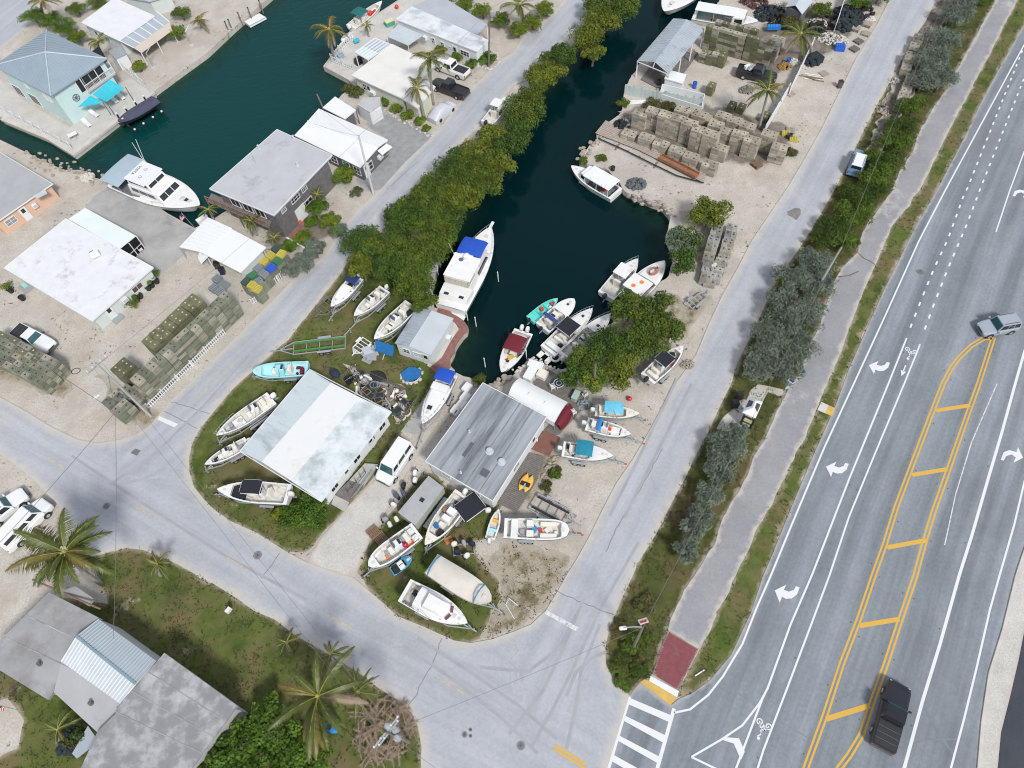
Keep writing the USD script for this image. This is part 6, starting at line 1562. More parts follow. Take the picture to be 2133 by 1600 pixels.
# sport fishing boat on the left canal
t=boat('sport_fisher','large white sport fishing boat with flybridge and pale blue awning on the left canal',(249,363),(419,432),.75,ratio=.37,D=1.7,fore=.40,side=.22,sole=GREYDECK,motors=0,floor_z=1.15,sheer=.32,hatch=((.84,0,.55),))
L,B,D=t.L,t.B,t.D;g=D+.05
part(t,'side_deck',MB().add([[L*.2,-B*.47,g-.1],[L*.62,-B*.46,g+.1],[L*.62,B*.46,g+.1],[L*.2,B*.47,g-.1]],[[0,1,2,3]]),GREYDECK)
m,v=frustum(L*.28,L*.70,B*.36,B*.34,g-.1,g+1.35,1.1,.1,.92);part(t,'saloon',m,WHITE);band(t,v,.40,.82,'f',u=(.05,.95),split=3);band(t,v,.45,.8,'lr',u=(.08,.85),split=3);band(t,v,.3,.8,'b',u=(.2,.8),split=2)
m,v=frustum(L*.30,L*.58,B*.31,B*.28,g+1.35,g+2.35,.55,.1,.97);part(t,'flybridge',m,WHITE);band(t,v,.5,.9,'flr',u=(.06,.94),split=2)
p=part(t,'hard_top',MB().rbox([L*.41,0,g+2.45],(L*.24,B*.66,.12),.2),WHITEPAINT)
for k in range(2):part(p,'deck_hatch',MB().box([L*(.40+.02*k),(.7-1.4*k),g+2.53],(.42,.42,.04)),GREYPLASTIC);part(p,'hatch_lens',MB().box([L*(.40+.02*k),(.7-1.4*k),g+2.555],(.26,.26,.03)),WHITEPAINT)
tx=meshkit.text_mesh('VISTA',.42,.02);q=MB().add(np.array(tx.vertices)@rot(-PI/2).T+[L*.315,.95,g+2.52],np.array(tx.faces));part(p,'roof_name',q,DARKGREY)
rr=[]
for k in range(7):
    x=-L*.01+L*.235*k/6;zz=g+1.35+.10*math.sin(PI*k/6);rr.append([[x,B*.50,zz-.1],[x,B*.25,zz],[x,0,zz+.03],[x,-B*.25,zz],[x,-B*.5,zz-.1]])
p=part(t,'awning',MB().loft(rr,closed=False,cap=False),M('pale_blue_awning',(.34,.42,.48),.7,.05,1),smooth=40)
m=MB()
for x in(.02,.21):
    for s in(-1,1):m.tube([[x*L,s*B*.46,D],[x*L,s*B*.48,g+1.3]],.03,5)
part(p,'frame',m,STEEL)
for s in(-.5,.2):part(t,'outrigger',MB().tube([[L*.33,B*.3,g+2.2],[L*.18,B*.3+1.6+s,g+4.2]],.03,5),WHITEPAINT)
m=MB()
for y in(-.35,.35):m.tube([[L*.28,B*.2+y,D-.3],[L*.29,B*.2+y,g+2.0]],.03,5)
for k in range(5):m.beam([L*.283,B*.2-.35,D+.4*k],[L*.283,B*.2+.35,D+.4*k],.04)
part(t,'ladder',m,STEEL)
m=MB();q=[[L*x,-min(t.gw(L*x)*.96,B),t.gz(L*x)+.65]for x in(.58,.64,.70)]
part(t,'side_rail',MB().tube(q,.03,5).beam(q[0],np.array(q[0])-[0,0,.65],.04).beam(q[2],np.array(q[2])-[0,0,.65],.04),STEEL)

# motor yacht in the basin
t=boat('motor_yacht','white motor yacht with blue canvas over its flybridge beside the mangroves',(938,641),(1023,478),.75,ratio=.34,D=1.7,open_=False,motors=0,sheer=.35,rail=True,hatch=((.80,0,.6),))
L,B,D=t.L,t.B,t.D;g=D+.05
m,v=frustum(L*.06,L*.22,B*.42,B*.44,g-.05,g+.75,.1,.35,.97);part(t,'aft_deck',m,WHITE)
for s in(-1,1):part(t,'hatch',MB().box([L*.10,s*B*.22,g+.66],(.35,.6,.2)),GLASSDARK)
m,v=frustum(L*.20,L*.72,B*.40,B*.36,g-.05,g+1.35,1.3,.2,.90);part(t,'saloon',m,WHITE);band(t,v,.35,.85,'r',u=(.40,.92),split=1,mat=M('plum_glass',(.03,.025,.045),.08,.05,1,spec=.8));band(t,v,.35,.85,'l',u=(.08,.60),split=1,mat=M('plum_glass',0));band(t,v,.3,.85,'f',split=3)
part(t,'aft_enclosure',MB().box([L*.265,0,g+1.85],(L*.16,B*.68,.95)),M('clear_vinyl_beige',(.52,.48,.40),.4,.08,1));
m=MB()
for k in range(5):m.beam([L*.183,B*.34*(k/2-1),g+1.4],[L*.183,B*.34*(k/2-1),g+2.35],.05)
part(t,'enclosure_frame',m,STEEL,kind='stuff')
p=part(t,'hard_top',MB().rbox([L*.33,0,g+2.42],(L*.27,B*.78,.12),.25),WHITE,smooth=30)
part(p,'radar_dome',MB().lathe([(.38,0),(.42,.12),(.3,.26),(.01,.3)],[L*.455,.1,g+2.6],14),WHITE,smooth=True);part(p,'radar_arch',MB().rbox([L*.455,0,g+2.55],(.4,B*.78,.12),.05),WHITE)
part(p,'roof_hatch',MB().cyl([L*.41,.55,g+2.48],.3,.03,12),M('blue_grey_hatch',(.10,.14,.20),.3,.1,1))
m,v=frustum(L*.44,L*.66,B*.36,B*.32,g+1.35,g+1.95,.3,.05,.95);part(t,'flybridge',m,WHITE)
rr=[]
for k in range(8):
    x=L*.47+L*.20*k/7;zz=g+2.75+.14*math.sin(PI*k/7);rr.append([[x,B*.36,zz-.25],[x,B*.3,zz-.04],[x,0,zz+.04],[x,-B*.3,zz-.04],[x,-B*.36,zz-.25]])
p=part(t,'bimini_top',MB().loft(rr,closed=False,cap=False),BLUECANVAS,smooth=45);part(p,'window_flap',MB().rbox([L*.472,.05,g+2.68],(.25,1.5,.1),.05),WHITE)
part(t,'seat_cover',MB().rbox([L*.455+.6,0,g+2.0],(1.1,B*.5,.2),.08),BLUECANVAS)
part(t,'helm_seat',MB().rbox([L*.55,-B*.25,g+2.1],(.6,.5,.4),.06),RED)
part(t,'anchor_pulpit',MB().rbox([L+.1,0,t.gz(L)+.08],(1.4,.38,.10),.08),WHITE);part(t,'swim_platform',MB().rbox([-.35,0,.7],(.8,B*.84,.1),.15),WHITE)
part(t,'antenna',MB().tube([[L*.44,B*.36,g+2.4],[L*.40,B*.40,g+5.0]],.02,4),WHITEPAINT)
# chairs and frames stowed on the bank side of the yacht
t=thing('stacked_chairs','jumble of folding frames and chairs between the yacht and the mangroves','chairs',W(908,560,.3));
for k in range(4):
    c=np.array([.5-k*.35,1.8-k*1.1,.5+.1*(k%2)]);m=MB()
    for s in(-.45,.45):m.beam(c+[s,-.45,0],c+[s,.45,.1],.07).beam(c+[-.45,s,0],c+[.45,s,.1],.07).beam(c+[s,-.45,-.7],c+[s,-.45,0],.06)
    part(t,'chair_frame',m,WOODPALE if k%2 else WHITEPAINT);part(t,'chair_seat',MB().box(c,(.7,.7,.04)),GREYPLASTIC)

# roofed workboats
def workboat(name,label,stern,bow,zg,ratio,roof,house,fl,D=1.2,num=None,aqua=False,rw=.88):
    t=boat(name,label,stern,bow,zg,ratio=ratio,D=D,fore=house[1]-.06,motors=0,sole=M('sea_green_deck',(.36,.48,.46),.6,.1,2)if aqua else GREYDECK,floor_z=.55,side=.2)
    L,B,g=t.L,t.B,D
    m,v=frustum(L*house[0],L*house[1],B*.40,B*.36,.6,g+1.1,.25,.05,.9);part(t,'wheelhouse',m,WHITE);band(t,v,.58,.92,'f',u=(.06,.94),split=3);band(t,v,.60,.90,'lr',u=(.15,.85),split=1)
    p=part(t,'roof',MB().rbox([L*(roof[0]+roof[1])/2,0,g+1.2],(L*(roof[1]-roof[0]),B*rw,.12),.12),ROOFPURE)
    m=MB()
    for s in(-1,1):
        for x in np.linspace(roof[0]+.02,house[0],3):m.tube([[x*L,s*B*.40,.7],[x*L,s*B*.40,g+1.15]],.035,5)
    part(p,'roof_frame',m,WHITEPAINT)
    if num:
        tx=meshkit.text_mesh(num,.26,.015);R=np.array([[1,0,0],[0,0,-1.],[0,1,0]])
        q=MB().add(np.array(tx.vertices)@R.T+[L*.80,-t.gw(L*.86)-.04,t.gz(L*.85)-.45],np.array(tx.faces));part(t,'registration',q,DARKGREY)
    return t


workboat('roofed_workboat','white workboat with long flat white roof moored at the trap quay',(1284,404),(1190,348),WZ,.36,(.06,.62),(.58,.72),None)
t=thing('catch_baskets','round green and red baskets on the deck of the roofed workboat','baskets',W(1249,395,WZ-.3))
for k,mt in enumerate((GREEN,RED)):part(t,'basket',MB().lathe([(.3,0),(.36,.3),(.33,.3),(.27,.05),(.01,.05)],[.55*k,-.25*k,0],12),mt)
workboat('lobster_boat','long white lobster boat with sea green deck and registration letters by the tall trap wall',(1446,27),(1578,48),.9,.38,(.02,.66),(.62,.82),None,1.5,'FL 8229 MC',True,.6)
t=boat('white_bow_boat','white boat at the top edge with its bow towards the dock shelter',(1462,-60),(1383,27),.8,ratio=.42,D=1.4,fore=.35,cuddy=(.30,.60,.8,False),motors=0,hatch=((.83,0,.45),))
m,v=frustum(t.L*.36,t.L*.62,t.B*.38,t.B*.34,t.D,t.D+1.5,.5,.1,.9);part(t,'wheelhouse',m,WHITE);band(t,v,.3,.85,'flr',split=3)
# empty trailers
def empty_trailer(label,rear,tip,B=1.7,cols=GALV,name='empty_trailer',bunks=None,wheels=1,h=.55):
    a,b=W(*rear,h),W(*tip,h);d=b-a;L=np.linalg.norm(d)
    t=thing(name,label,'trailer',a*[1,1,0],math.atan2(d[1],d[0]));w=B/2;x1=L*.68
    for s in(-1,1):part(t,'frame_rail',MB().beam([0,s*w,h],[x1,s*w,h],.09,.13).beam([x1,s*w,h],[L*.86,s*.08,h],.09,.13),cols)
    part(t,'tongue',MB().beam([L*.7,0,h-.02],[L,0,h-.08],.1,.11),cols)
    for k in range(5):part(t,'cross_bar',MB().beam([.05+x1*k/4,-w,h],[.05+x1*k/4,w,h],.08,.09),cols)
    if bunks:
        for s in(-1,1):part(t,'bunk',MB().beam([.1,s*w*.62,h+.18],[x1,s*w*.62,h+.18],.2,.12),bunks)
    for k in range(wheels):
        for s in(-1,1):
            p=part(t,'wheel',MB().wheel([x1*.35+.75*k,s*(w+.16),.32],.32,.2),RUBBER,smooth=40);part(p,'rim',MB().wheel([x1*.35+.75*k,s*(w+.26),.32],.17,.02,seg=8),STEEL)
    for s in(-1,1):part(t,'fender',MB().rbox([x1*.35+.375*(wheels-1),s*(w+.16),.68],(.8+.75*(wheels-1),.26,.05),.02),cols)
    part(t,'winch_post',MB().beam([L*.80,0,h],[L*.80,0,h+.8],.09),cols)
    return t


empty_trailer('empty silver trailer with green bunks parked across the grass',(720,713),(562,732),1.7,bunks=M('green_bunk',(.05,.22,.05),.8,.1,2),wheels=2)
empty_trailer('small empty trailer frame beside the first cuddy boat',(700,622),(655,660),1.8,WOODGREY)
empty_trailer('empty galvanised trailer with long black bunks at the sand yard corner',(1112,1045),(1212,1098),1.9,bunks=BLACK)
empty_trailer('small white trailer frame near the blue panel',(765,708),(733,740),1.3,WHITEPAINT)
empty_trailer('grey trailer tongue and frame on the sand beside the trees',(1435,638),(1480,605),1.0,GALV)

# ---------------------------------------------------------------- vegetation
def leaf_mat(name,col,amt=.45,trans=.25,rough=.55):
    return M(name,np.array(col)*[1.30,1.62,1.15],rough,.5,.8,island=amt,trans=trans,spec=.3)


MANG=leaf_mat('mangrove_leaf',(.074,.138,.022));MANGY=leaf_mat('yellow_mangrove_leaf',(.125,.160,.026));MANGD=leaf_mat('dark_mangrove_leaf',(.046,.100,.022))
SILV=leaf_mat('silver_leaf',(.30,.30,.33),.55);SILVD=leaf_mat('grey_green_leaf',(.18,.19,.195),.45)
HEDGE=leaf_mat('hedge_leaf',(.090,.128,.02),.5);BRIGHT=leaf_mat('bright_leaf',(.105,.20,.026),.45);YELLOWG=leaf_mat('yellow_green_leaf',(.20,.215,.028),.45)
SCRUB=leaf_mat('scrub_leaf',(.135,.125,.048),.5);BROWNS=leaf_mat('brown_scrub_leaf',(.19,.15,.085),.45)
BARK=M('bark',(.17,.14,.115),.9,.25,4);PALMBARK=M('palm_bark',(.30,.28,.25),.9,.2,5)
FROND=M('palm_frond',(.13,.185,.035),.45,.25,.8,island=.35,trans=.25);FRONDY=M('yellow_palm_frond',(.27,.245,.05),.45,.25,.8,island=.35,trans=.25)
DEADF=M('dead_frond',(.44,.35,.24),.85,.25,2,island=.35)
RACHIS=M('frond_stem',(.30,.28,.06),.5,.2,2)


def leaf_cloud(lobes,n,size,slim=.55,up=.5,seed=0,shell=.72,clump=0):
    """n leaves (folded diamonds) in and on the lobes [(centre, radii)]."""
    r=np.random.default_rng(seed)
    C,Rr=np.array([l[0]for l in lobes]),np.array([np.broadcast_to(l[1],3)for l in lobes],float)
    w=(Rr[:,0]*Rr[:,1]*Rr[:,2])**(2/3);k=r.choice(len(lobes),n,p=w/w.sum())
    d=r.normal(size=(n,3));d/=np.linalg.norm(d,axis=1,keepdims=True);d[:,2]=np.where(d[:,2]<-.25,-d[:,2],d[:,2])
    rad=np.where(r.random(n)<.8,r.uniform(shell,1.06,n),r.uniform(.2,shell,n))
    rad*=.78+.42*meshkit.noise(C[k]*3.1+d*2.6,seed%97)
    p=C[k]+d*Rr[k]*rad[:,None]
    nrm=d*.7+r.normal(size=(n,3))*.55+[0,0,up];nrm/=np.linalg.norm(nrm,axis=1,keepdims=True)
    a=np.cross(nrm,r.normal(size=(n,3)));a/=np.linalg.norm(a,axis=1,keepdims=True)
    b=np.cross(nrm,a);s=size*r.uniform(.6,1.35,n)[:,None]
    v=np.stack([p-a*s*.5,p+b*s*slim*.5-nrm*s*.08,p+a*s*.5-nrm*s*.1,p-b*s*slim*.5-nrm*s*.08],1).reshape(-1,3)
    i=np.arange(n)[:,None]*4
    return v,np.vstack([i+[0,1,2],i+[0,2,3]])


def crown_lobes(R,Hc,n,r,flat=.75):
    out=[]
    for k in range(n):
        a=k*2.4+r.uniform(-.5,.5);q=R*math.sqrt((k+.4)/n)*.82
        out.append(([q*math.cos(a),q*math.sin(a),r.uniform(-.15,.45)*Hc*(1-.5*q/R)],np.array([1,1,flat])*R*r.uniform(.27,.50)))
    return out


_seed=[100]


def tree(name,label,cx,cy,rpx,H,m,cat='tree',group=None,n=None,size=.26,slim=.55,flat=.75,m2=None,up=.5,lobes=13,trunk=True,zc=.6):
    _seed[0]+=1
    r=np.random.default_rng(_seed[0])
    zc=H*zc;c=W(cx,cy,zc);R=rpx*scale_at(cx,cy,zc)
    t=thing(name,label,cat,[c[0],c[1],0],0,group)
    lb=[(np.array(a)+[0,0,zc],b)for a,b in crown_lobes(R,H-zc,lobes,r,flat)]
    for a,b in lb:b[2]=min(b[2],max(.3,a[2]*.9))
    n=n or int(min(5200,(300 if m is SILV else 420)*R*R+500))
    part(t,'crown',leaf_cloud(lb,n,size,slim,up,_seed[0]),m)
    if m2 is not None:
        part(t,'crown',leaf_cloud([(a+[0,0,.12*R],b*.96)for a,b in lb[::2]],n//3,size,slim,up,_seed[0]+7000),m2)
    if trunk:
        mb=MB().tube([[0,0,0],[.1,.05,zc*.5],[0,0,zc]],[.16,.12,.07],6)
        for a,b in lb[:5]:mb.tube([[0,0,zc*.35],np.array(a)*[.5,.5,0]+[0,0,zc*.7],a],[.08,.05,.02],5)
        part(t,'trunk',mb,BARK)
    return t


MG='mangroves along the bank of the basin'
LM=['mangrove tree with dark glossy crown on the bank between street and basin','mangrove tree with mid green crown on the bank between street and basin','mangrove tree with yellowish crown on the bank between street and basin']
for k,(x,y,r_)in enumerate([(755,505,38),(752,555,30),(800,512,42),(822,560,42),(862,598,38),(884,625,26),(845,470,46),(895,520,42),(878,428,44),(930,462,38),(912,392,42),(962,412,42),(950,350,40),(1003,382,40),(995,322,42),(1042,345,32),(1028,285,32),(1092,238,46),(1088,275,30),(1112,200,32),(1128,158,36),(1165,118,36),(1152,150,30),(1225,78,36),(1252,48,38),(1290,18,42),(1245,8,30),(1235,110,26),(918,500,40),(868,560,40),(850,445,40),(985,355,40),(905,470,40),(1062,305,34),(835,530,40),(942,420,40)]):
    i=2 if k in(1,14,15,20,22,16,23,24,11,27)else 0 if k%3==0 else 1
    tree('mangrove_tree',LM[i].replace(' on the bank between street and basin',f', {ORD[k % 12]} of the {["lower", "middle", "upper"][k // 12]} stretch of the bank'),x,y,r_*1.08,4.4 if y>300 else 3.6,[MANGD,MANG,MANGY][i],group=['dark','mid green','yellowish'][i]+' '+MG,m2=[MANG,MANGY,YELLOWG][i])
for k,(x,y,r_,lab,a,b)in enumerate([(1428,505,42,'grey green tree leaning over the basin beside the grey trap stacks',MANG,SILVD),(1478,442,42,'light green tree above the grey trap stacks at the basin end',MANGY,YELLOWG),(1418,545,32,'dark bushy tree at the basin corner beside the crabbing boat',MANGD,MANG),
                                             (1310,642,42,'bushy tree touching the stern of the crabbing boat',MANG,MANGY),(1372,648,46,'broad tree at the top of the clump beside the sand verge',MANGD,MANGY),(1345,702,52,'large tree in the middle of the clump above the canopied boat',MANG,MANGY),(1270,722,50,'leafy tree hiding the half hidden boat',MANGD,MANG),(1218,752,38,'low tree at the dock end of the clump',MANG,MANGY),
                                             (1292,775,44,'olive tree of the clump beside the sky blue topped skiff',MANGY,YELLOWG),(1240,790,30,'bright green young tree around the bare pole',BRIGHT,YELLOWG),(1190,785,24,'small dark tree beside the round white garden table',MANGD,MANG),(1395,690,30,'tree at the road side of the clump',MANGY,MANG)]):
    tree('shore_tree',lab,x,y,r_,4.2,a,m2=b)
# silver shrubs of the hedge strip
SG='silver buttonwood shrubs between frontage road and footpath'
for k,(x,y,r_)in enumerate([(1695,548,40),(1652,585,44),(1702,598,38),(1630,640,48),(1682,655,44),(1610,700,48),(1658,718,46),(1590,748,40),(1638,768,36),(1574,775,30),(1517,930,44),(1497,978,40),(1478,1030,30),(1458,1078,30),(1440,1108,26),(1428,1150,28),(1535,905,26),(1992,35,36),(1965,88,40),(1940,128,44),(1962,168,34),(1922,172,34),(2003,0,30)]):
    tree('silver_shrub',f'silvery feathery shrub, {ORD[k if k < 10 else k - 10 if k < 17 else k - 17]} of the '+('large clump below the leaning pole' if k<10 else 'thin clump below the bus shelter' if k<17 else 'clump at the top edge'),x,y,r_,3.0,SILV,'shrub',SG,size=.34,slim=.30,m2=SILVD,up=.25,flat=.8,zc=.5,lobes=17)
for x,y in((1625,590),(1600,690),(1510,1005),(1468,1060)):tree('green_sprig',['bright green sprig'][0]+' growing through the silver shrubs beside the '+{1625:'tall leaning pole',1600:'widest part of the frontage hedge',1510:'lower silver clump',1468:'narrowest silver clump'}[x],x,y,11,2.6,BRIGHT,'shrub',n=260,trunk=False,lobes=4)
HG='clipped green hedge shrubs along the frontage road'
for k,(x,y,r_)in enumerate([(1898,225,32),(1880,265,36),(1860,300,38),(1845,340,40),(1825,375,42),(1800,410,44),(1775,450,44),(1745,480,42),(1762,505,30),(1715,500,30),(1820,330,26),(1775,400,26)]):
    tree('hedge_shrub',f'dense olive green hedge shrub, {ORD[k]} in the green hedge from its top end',x,y,r_,2.2,HEDGE,'shrub',HG,size=.22,m2=MANGD if k%2 else BRIGHT,flat=.6,zc=.5,trunk=False,lobes=10)
# yard shrubs
for x,y,r_,H,m,m2,lab in((640,1065,44,2.4,BRIGHT,MANG,'big round green bush at the front corner of the white house'),(604,1075,24,1.8,BRIGHT,MANG,'smaller green bush left of the big round bush'),(578,1072,14,1.0,YELLOWG,YELLOWG,'yellow green spiky plant by the black topped boat'),(662,1085,24,1.8,MANG,BRIGHT,'green bush right of the big round bush'),
                                (640,545,28,1.6,SILV,SILVD,'grey green bush at the end of the picket fence'),(615,560,24,1.5,SILV,SILVD,'grey green bush beside the coloured traps'),(655,515,22,1.5,SILVD,SILV,'grey green bush by the brown wheelie bin'),(632,495,20,1.6,BRIGHT,YELLOWG,'yellow green bush behind the wheelie bin'),(600,515,18,1.6,BRIGHT,MANG,'green bush between the brick drive and the traps'),
                                (662,432,22,2.0,BRIGHT,MANG,'leafy bush by the white doors of the wooden house'),(688,458,22,1.8,BRIGHT,YELLOWG,'spreading green plant in the front garden of the wooden house'),(706,482,18,1.4,SILVD,BRIGHT,'greyish bush at the street corner of the front garden'),(718,365,24,2.0,BRIGHT,YELLOWG,'bright hedge bush between the wooden house and the white gable house'),(742,400,14,1.0,SILVD,SCRUB,'thin dry bush at the foot of the white pole'),(650,462,16,1.4,MANG,BRIGHT,'dark leafy plant beside the red kayak'),
                                (1016,122,20,1.6,BRIGHT,MANG,'shrub bed around the utility pole by the mobile home'),(985,132,14,1.4,BRIGHT,MANG,'shrub under the end wall of the mobile home'),(955,115,14,1.4,MANG,BRIGHT,'shrub under the long wall of the mobile home'),(922,102,14,1.4,BRIGHT,YELLOWG,'shrub behind the white crew pickup'),(800,212,12,1.3,BRIGHT,MANG,'small shrub beside the garden shed'),
                                (826,226,13,1.2,YELLOWG,BRIGHT,'yellow green hedge bush nearest the garden shed'),(850,240,13,1.2,BRIGHT,YELLOWG,'hedge bush halfway along the gravel drive'),(875,252,12,1.2,YELLOWG,BRIGHT,'hedge bush near the leaning palm'),(890,268,9,1.0,BRIGHT,YELLOWG,'last little hedge bush at the street end of the gravel drive'),(742,192,16,1.2,MANG,BROWNS,'dark shrub on the canal bank below the cream house'),(725,185,12,1.0,BROWNS,SCRUB,'dry brown shrub on the canal bank'),
                                (368,68,20,2.4,BRIGHT,YELLOWG,'rounded shrub at the porch corner of the flat white house'),(378,28,18,2.0,BRIGHT,SCRUB,'loose shrub above the porch of the flat white house'),(290,138,14,1.6,BRIGHT,YELLOWG,'bushy plant on the patio wall by the aqua house'),(70,35,24,3.0,BRIGHT,MANG,'leafy tree left of the row behind the aqua house'),(108,42,26,3.0,MANG,BRIGHT,'second leafy tree of the row behind the aqua house'),(138,58,24,3.0,BRIGHT,MANG,'third leafy tree of the row behind the aqua house'),(162,78,20,2.6,MANG,YELLOWG,'last leafy tree of the row behind the aqua house'),(205,8,24,2.2,BRIGHT,SCRUB,'shrub behind the flat white house'),(160,20,18,1.8,BRIGHT,SCRUB,'pale shrub on the gravel behind the flat white house'),
                                (930,-2,22,2.0,YELLOWG,BRIGHT,'yellow green hedge shrub beside the mobile home lot, topmost'),(968,10,22,2.0,BRIGHT,YELLOWG,'second yellow green shrub of the hedge behind the mobile home'),(1005,25,22,2.0,YELLOWG,BRIGHT,'third shrub of the hedge behind the mobile home'),(1042,42,22,2.0,BRIGHT,YELLOWG,'fourth shrub of the hedge behind the mobile home'),(1080,62,22,2.0,YELLOWG,BRIGHT,'corner shrub of the hedge at the canal street'),(1110,48,24,2.0,YELLOWG,BRIGHT,'shrub of the street hedge above the white mailbox'),(1138,20,24,2.0,BRIGHT,YELLOWG,'topmost shrub of the street hedge'),
                                (1300,215,14,.8,SCRUB,BRIGHT,'low scrub at the end of the sheet metal fence'),(1360,218,20,.9,BROWNS,SCRUB,'brown scrub along the sheet metal fence'),(1395,222,18,.8,BROWNS,SCRUB,'dry scrub between the fence and the wooden traps'),(1252,330,12,.6,BRIGHT,SCRUB,'green weeds behind the roofed workboat'),(1215,335,10,.6,SCRUB,BRIGHT,'weeds at the water edge by the roofed workboat'),
                                (1650,48,22,1.8,SCRUB,BROWNS,'scrubby bush behind the little tackle shed'),(1712,22,26,2.0,SCRUB,BRIGHT,'straggly bush beside the whitewashed fence'),(1790,5,26,2.0,BRIGHT,MANG,'green tree top at the upper edge beside the road'),(1830,-8,24,2.0,MANG,BRIGHT,'dark tree top at the upper edge nearest the road'),(1772,45,12,.8,SCRUB,BRIGHT,'weeds growing over the dark nets'),(1648,318,14,.6,SCRUB,BROWNS,'weeds at the road end of the wooden traps'),
                                (1318,1345,26,.9,SCRUB,BRIGHT,'scrub around the lamp pole at the junction'),(1296,1385,24,.8,BRIGHT,SCRUB,'green scrub at the tip of the verge'),(1330,1395,22,.8,SCRUB,MANG,'dark scrub beside the brick ramp'),(1345,1260,24,.8,BROWNS,SCRUB,'brown scrub up the verge from the lamp pole'),(1300,1420,18,.6,SCRUB,BRIGHT,'low scrub at the point by the crosswalk'),(1345,1330,20,.8,SCRUB,BRIGHT,'scrub between the lamp pole and the footpath'),(1290,1310,20,.7,BROWNS,SCRUB,'dry scrub on the road side of the lamp pole'),
                                (2050,-5,24,2.0,BRIGHT,MANG,'green shrub between silver shrubs and footpath at the top edge'),(1000,790,14,1.0,BRIGHT,SCRUB,'weeds at the foot of the launching ramp'),(1158,985,14,.8,SCRUB,BRIGHT,'grassy weeds along the stone edging by the deck'),(1140,1015,14,.8,BROWNS,SCRUB,'dry weeds at the corner of the plank deck')):
    low=H<1.1
    tree('low_bush' if low else 'shrub',lab,x,y,r_,H,m,'shrub',m2=m2,trunk=not low,size=.2 if low else .24,slim=.4 if low else .5,flat=.5 if low else .7,zc=.35 if low else .55,n=int(700+r_*40))
for k,(x,y,r_)in enumerate([(540,1525,52),(482,1568,50),(600,1565,52),(655,1588,40),(560,1482,34),(440,1612,40),(520,1600,44),(600,1615,44)]):
    tree('seagrape_shrub',f'bright green broad-leaved shrub, {ORD[k]} of the mass beside the grey workshop',x,y,r_,3.0,BRIGHT,'shrub','broad-leaved shrubs along the bottom edge',size=.30,slim=.7,m2=MANG,lobes=12)
for k,(x,y,r_)in enumerate([(205,1600,24),(160,1540,20),(255,1610,26)]):
    tree('dark_shrub',['dark shrub beside the small side canopy of the workshop','shrub in the cluttered yard left of the workshop','shrub at the bottom edge overhanging the workshop roof'][k],x,y,r_,3.6,MANGD,'shrub',m2=SCRUB)


def palm(label,cx,cy,rpx,z,base=None,fronds=20,m=None,el0=.9,seed=None,name='palm_tree',group=None,width=.20,droop=1.5,bias=None,leaflets=26):
    _seed[0]+=1;r=np.random.default_rng(_seed[0])
    c=W(cx,cy,z);b=W(*base)if base else np.array([c[0]+.2,c[1]-.1,0])
    R=rpx*scale_at(cx,cy,z)*1.12
    t=thing(name,label,'palm',[b[0],b[1],0],0,group)
    o=c-[b[0],b[1],0]
    if z>1.2:
        k=np.linspace(0,1,9)[:,None];bend=np.array([[o[0]*u**1.6,o[1]*u**1.6,o[2]*u]for u in k[:,0]])
        part(t,'trunk',MB().tube(bend,np.linspace(.24,.13,9)*(1 if z>4 else .7),8),PALMBARK,smooth=True)
    m=m or FROND
    for f in range(fronds):
        az=f*2.39996+r.uniform(-.5,.5)
        if bias is not None and r.random()<bias[1]:az=bias[0]+r.normal(0,.9)
        u0=(f+.5)/fronds;el=el0*(1-1.25*u0)+r.uniform(-.3,.25);L=R*r.uniform(.72,1.25)
        s=np.linspace(0,1,12);ang=el-droop*r.uniform(.8,1.3)*s**1.5*(.55+.45*(1-u0))
        st=L/11
        x=np.r_[0,np.cumsum(np.cos(ang[:-1])*st)];zz=np.r_[0,np.cumsum(np.sin(ang[:-1])*st)]
        d=np.array([math.cos(az),math.sin(az),0]);side=np.array([-d[1],d[0],0])
        P=o+d*x[:,None]+np.array([0,0,1])*zz[:,None]
        tt=np.repeat(np.linspace(.12,1,leaflets),2);sg=np.tile([1.,-1.],leaflets)
        base_=np.stack([np.interp(tt,s,P[:,i])for i in range(3)],1)
        tl=np.stack([np.interp(np.minimum(tt+.02,1),s,P[:,i])-np.interp(tt-.02,s,P[:,i])for i in range(3)],1);tl/=np.linalg.norm(tl,axis=1,keepdims=True)
        ll=L*width*np.sin(PI*np.clip(tt*.86+.12,0,1))**.7*r.uniform(.8,1.2,len(tt))
        dirn=side*sg[:,None]*.80+tl*.55-np.array([0,0,1])*(.22+.3*r.random((len(tt),1)));dirn/=np.linalg.norm(dirn,axis=1,keepdims=True)
        w=tl*(.034+.014*R)
        v=np.stack([base_-w,base_+dirn*ll[:,None]*.55-[0,0,.0]+w*.6,base_+dirn*ll[:,None]-np.array([0,0,.12])*ll[:,None],base_+w],1).reshape(-1,3)
        i=np.arange(len(tt))[:,None]*4
        fm=DEADF if f>=fronds-2 and z>4 else m if r.random()>.22 or m is not FROND else FRONDY
        q=part(t,'frond',(v,np.vstack([i+[0,1,3],i+[1,2,3]])),fm)
        part(q,'stem',MB().tube(P[::2],np.linspace(.035,.01,6),4,caps=False),RACHIS)
    if z>3:part(t,'crown_heart',MB().ball(o+[0,0,.05],[.22,.22,.35],8,5),RACHIS)
    return t


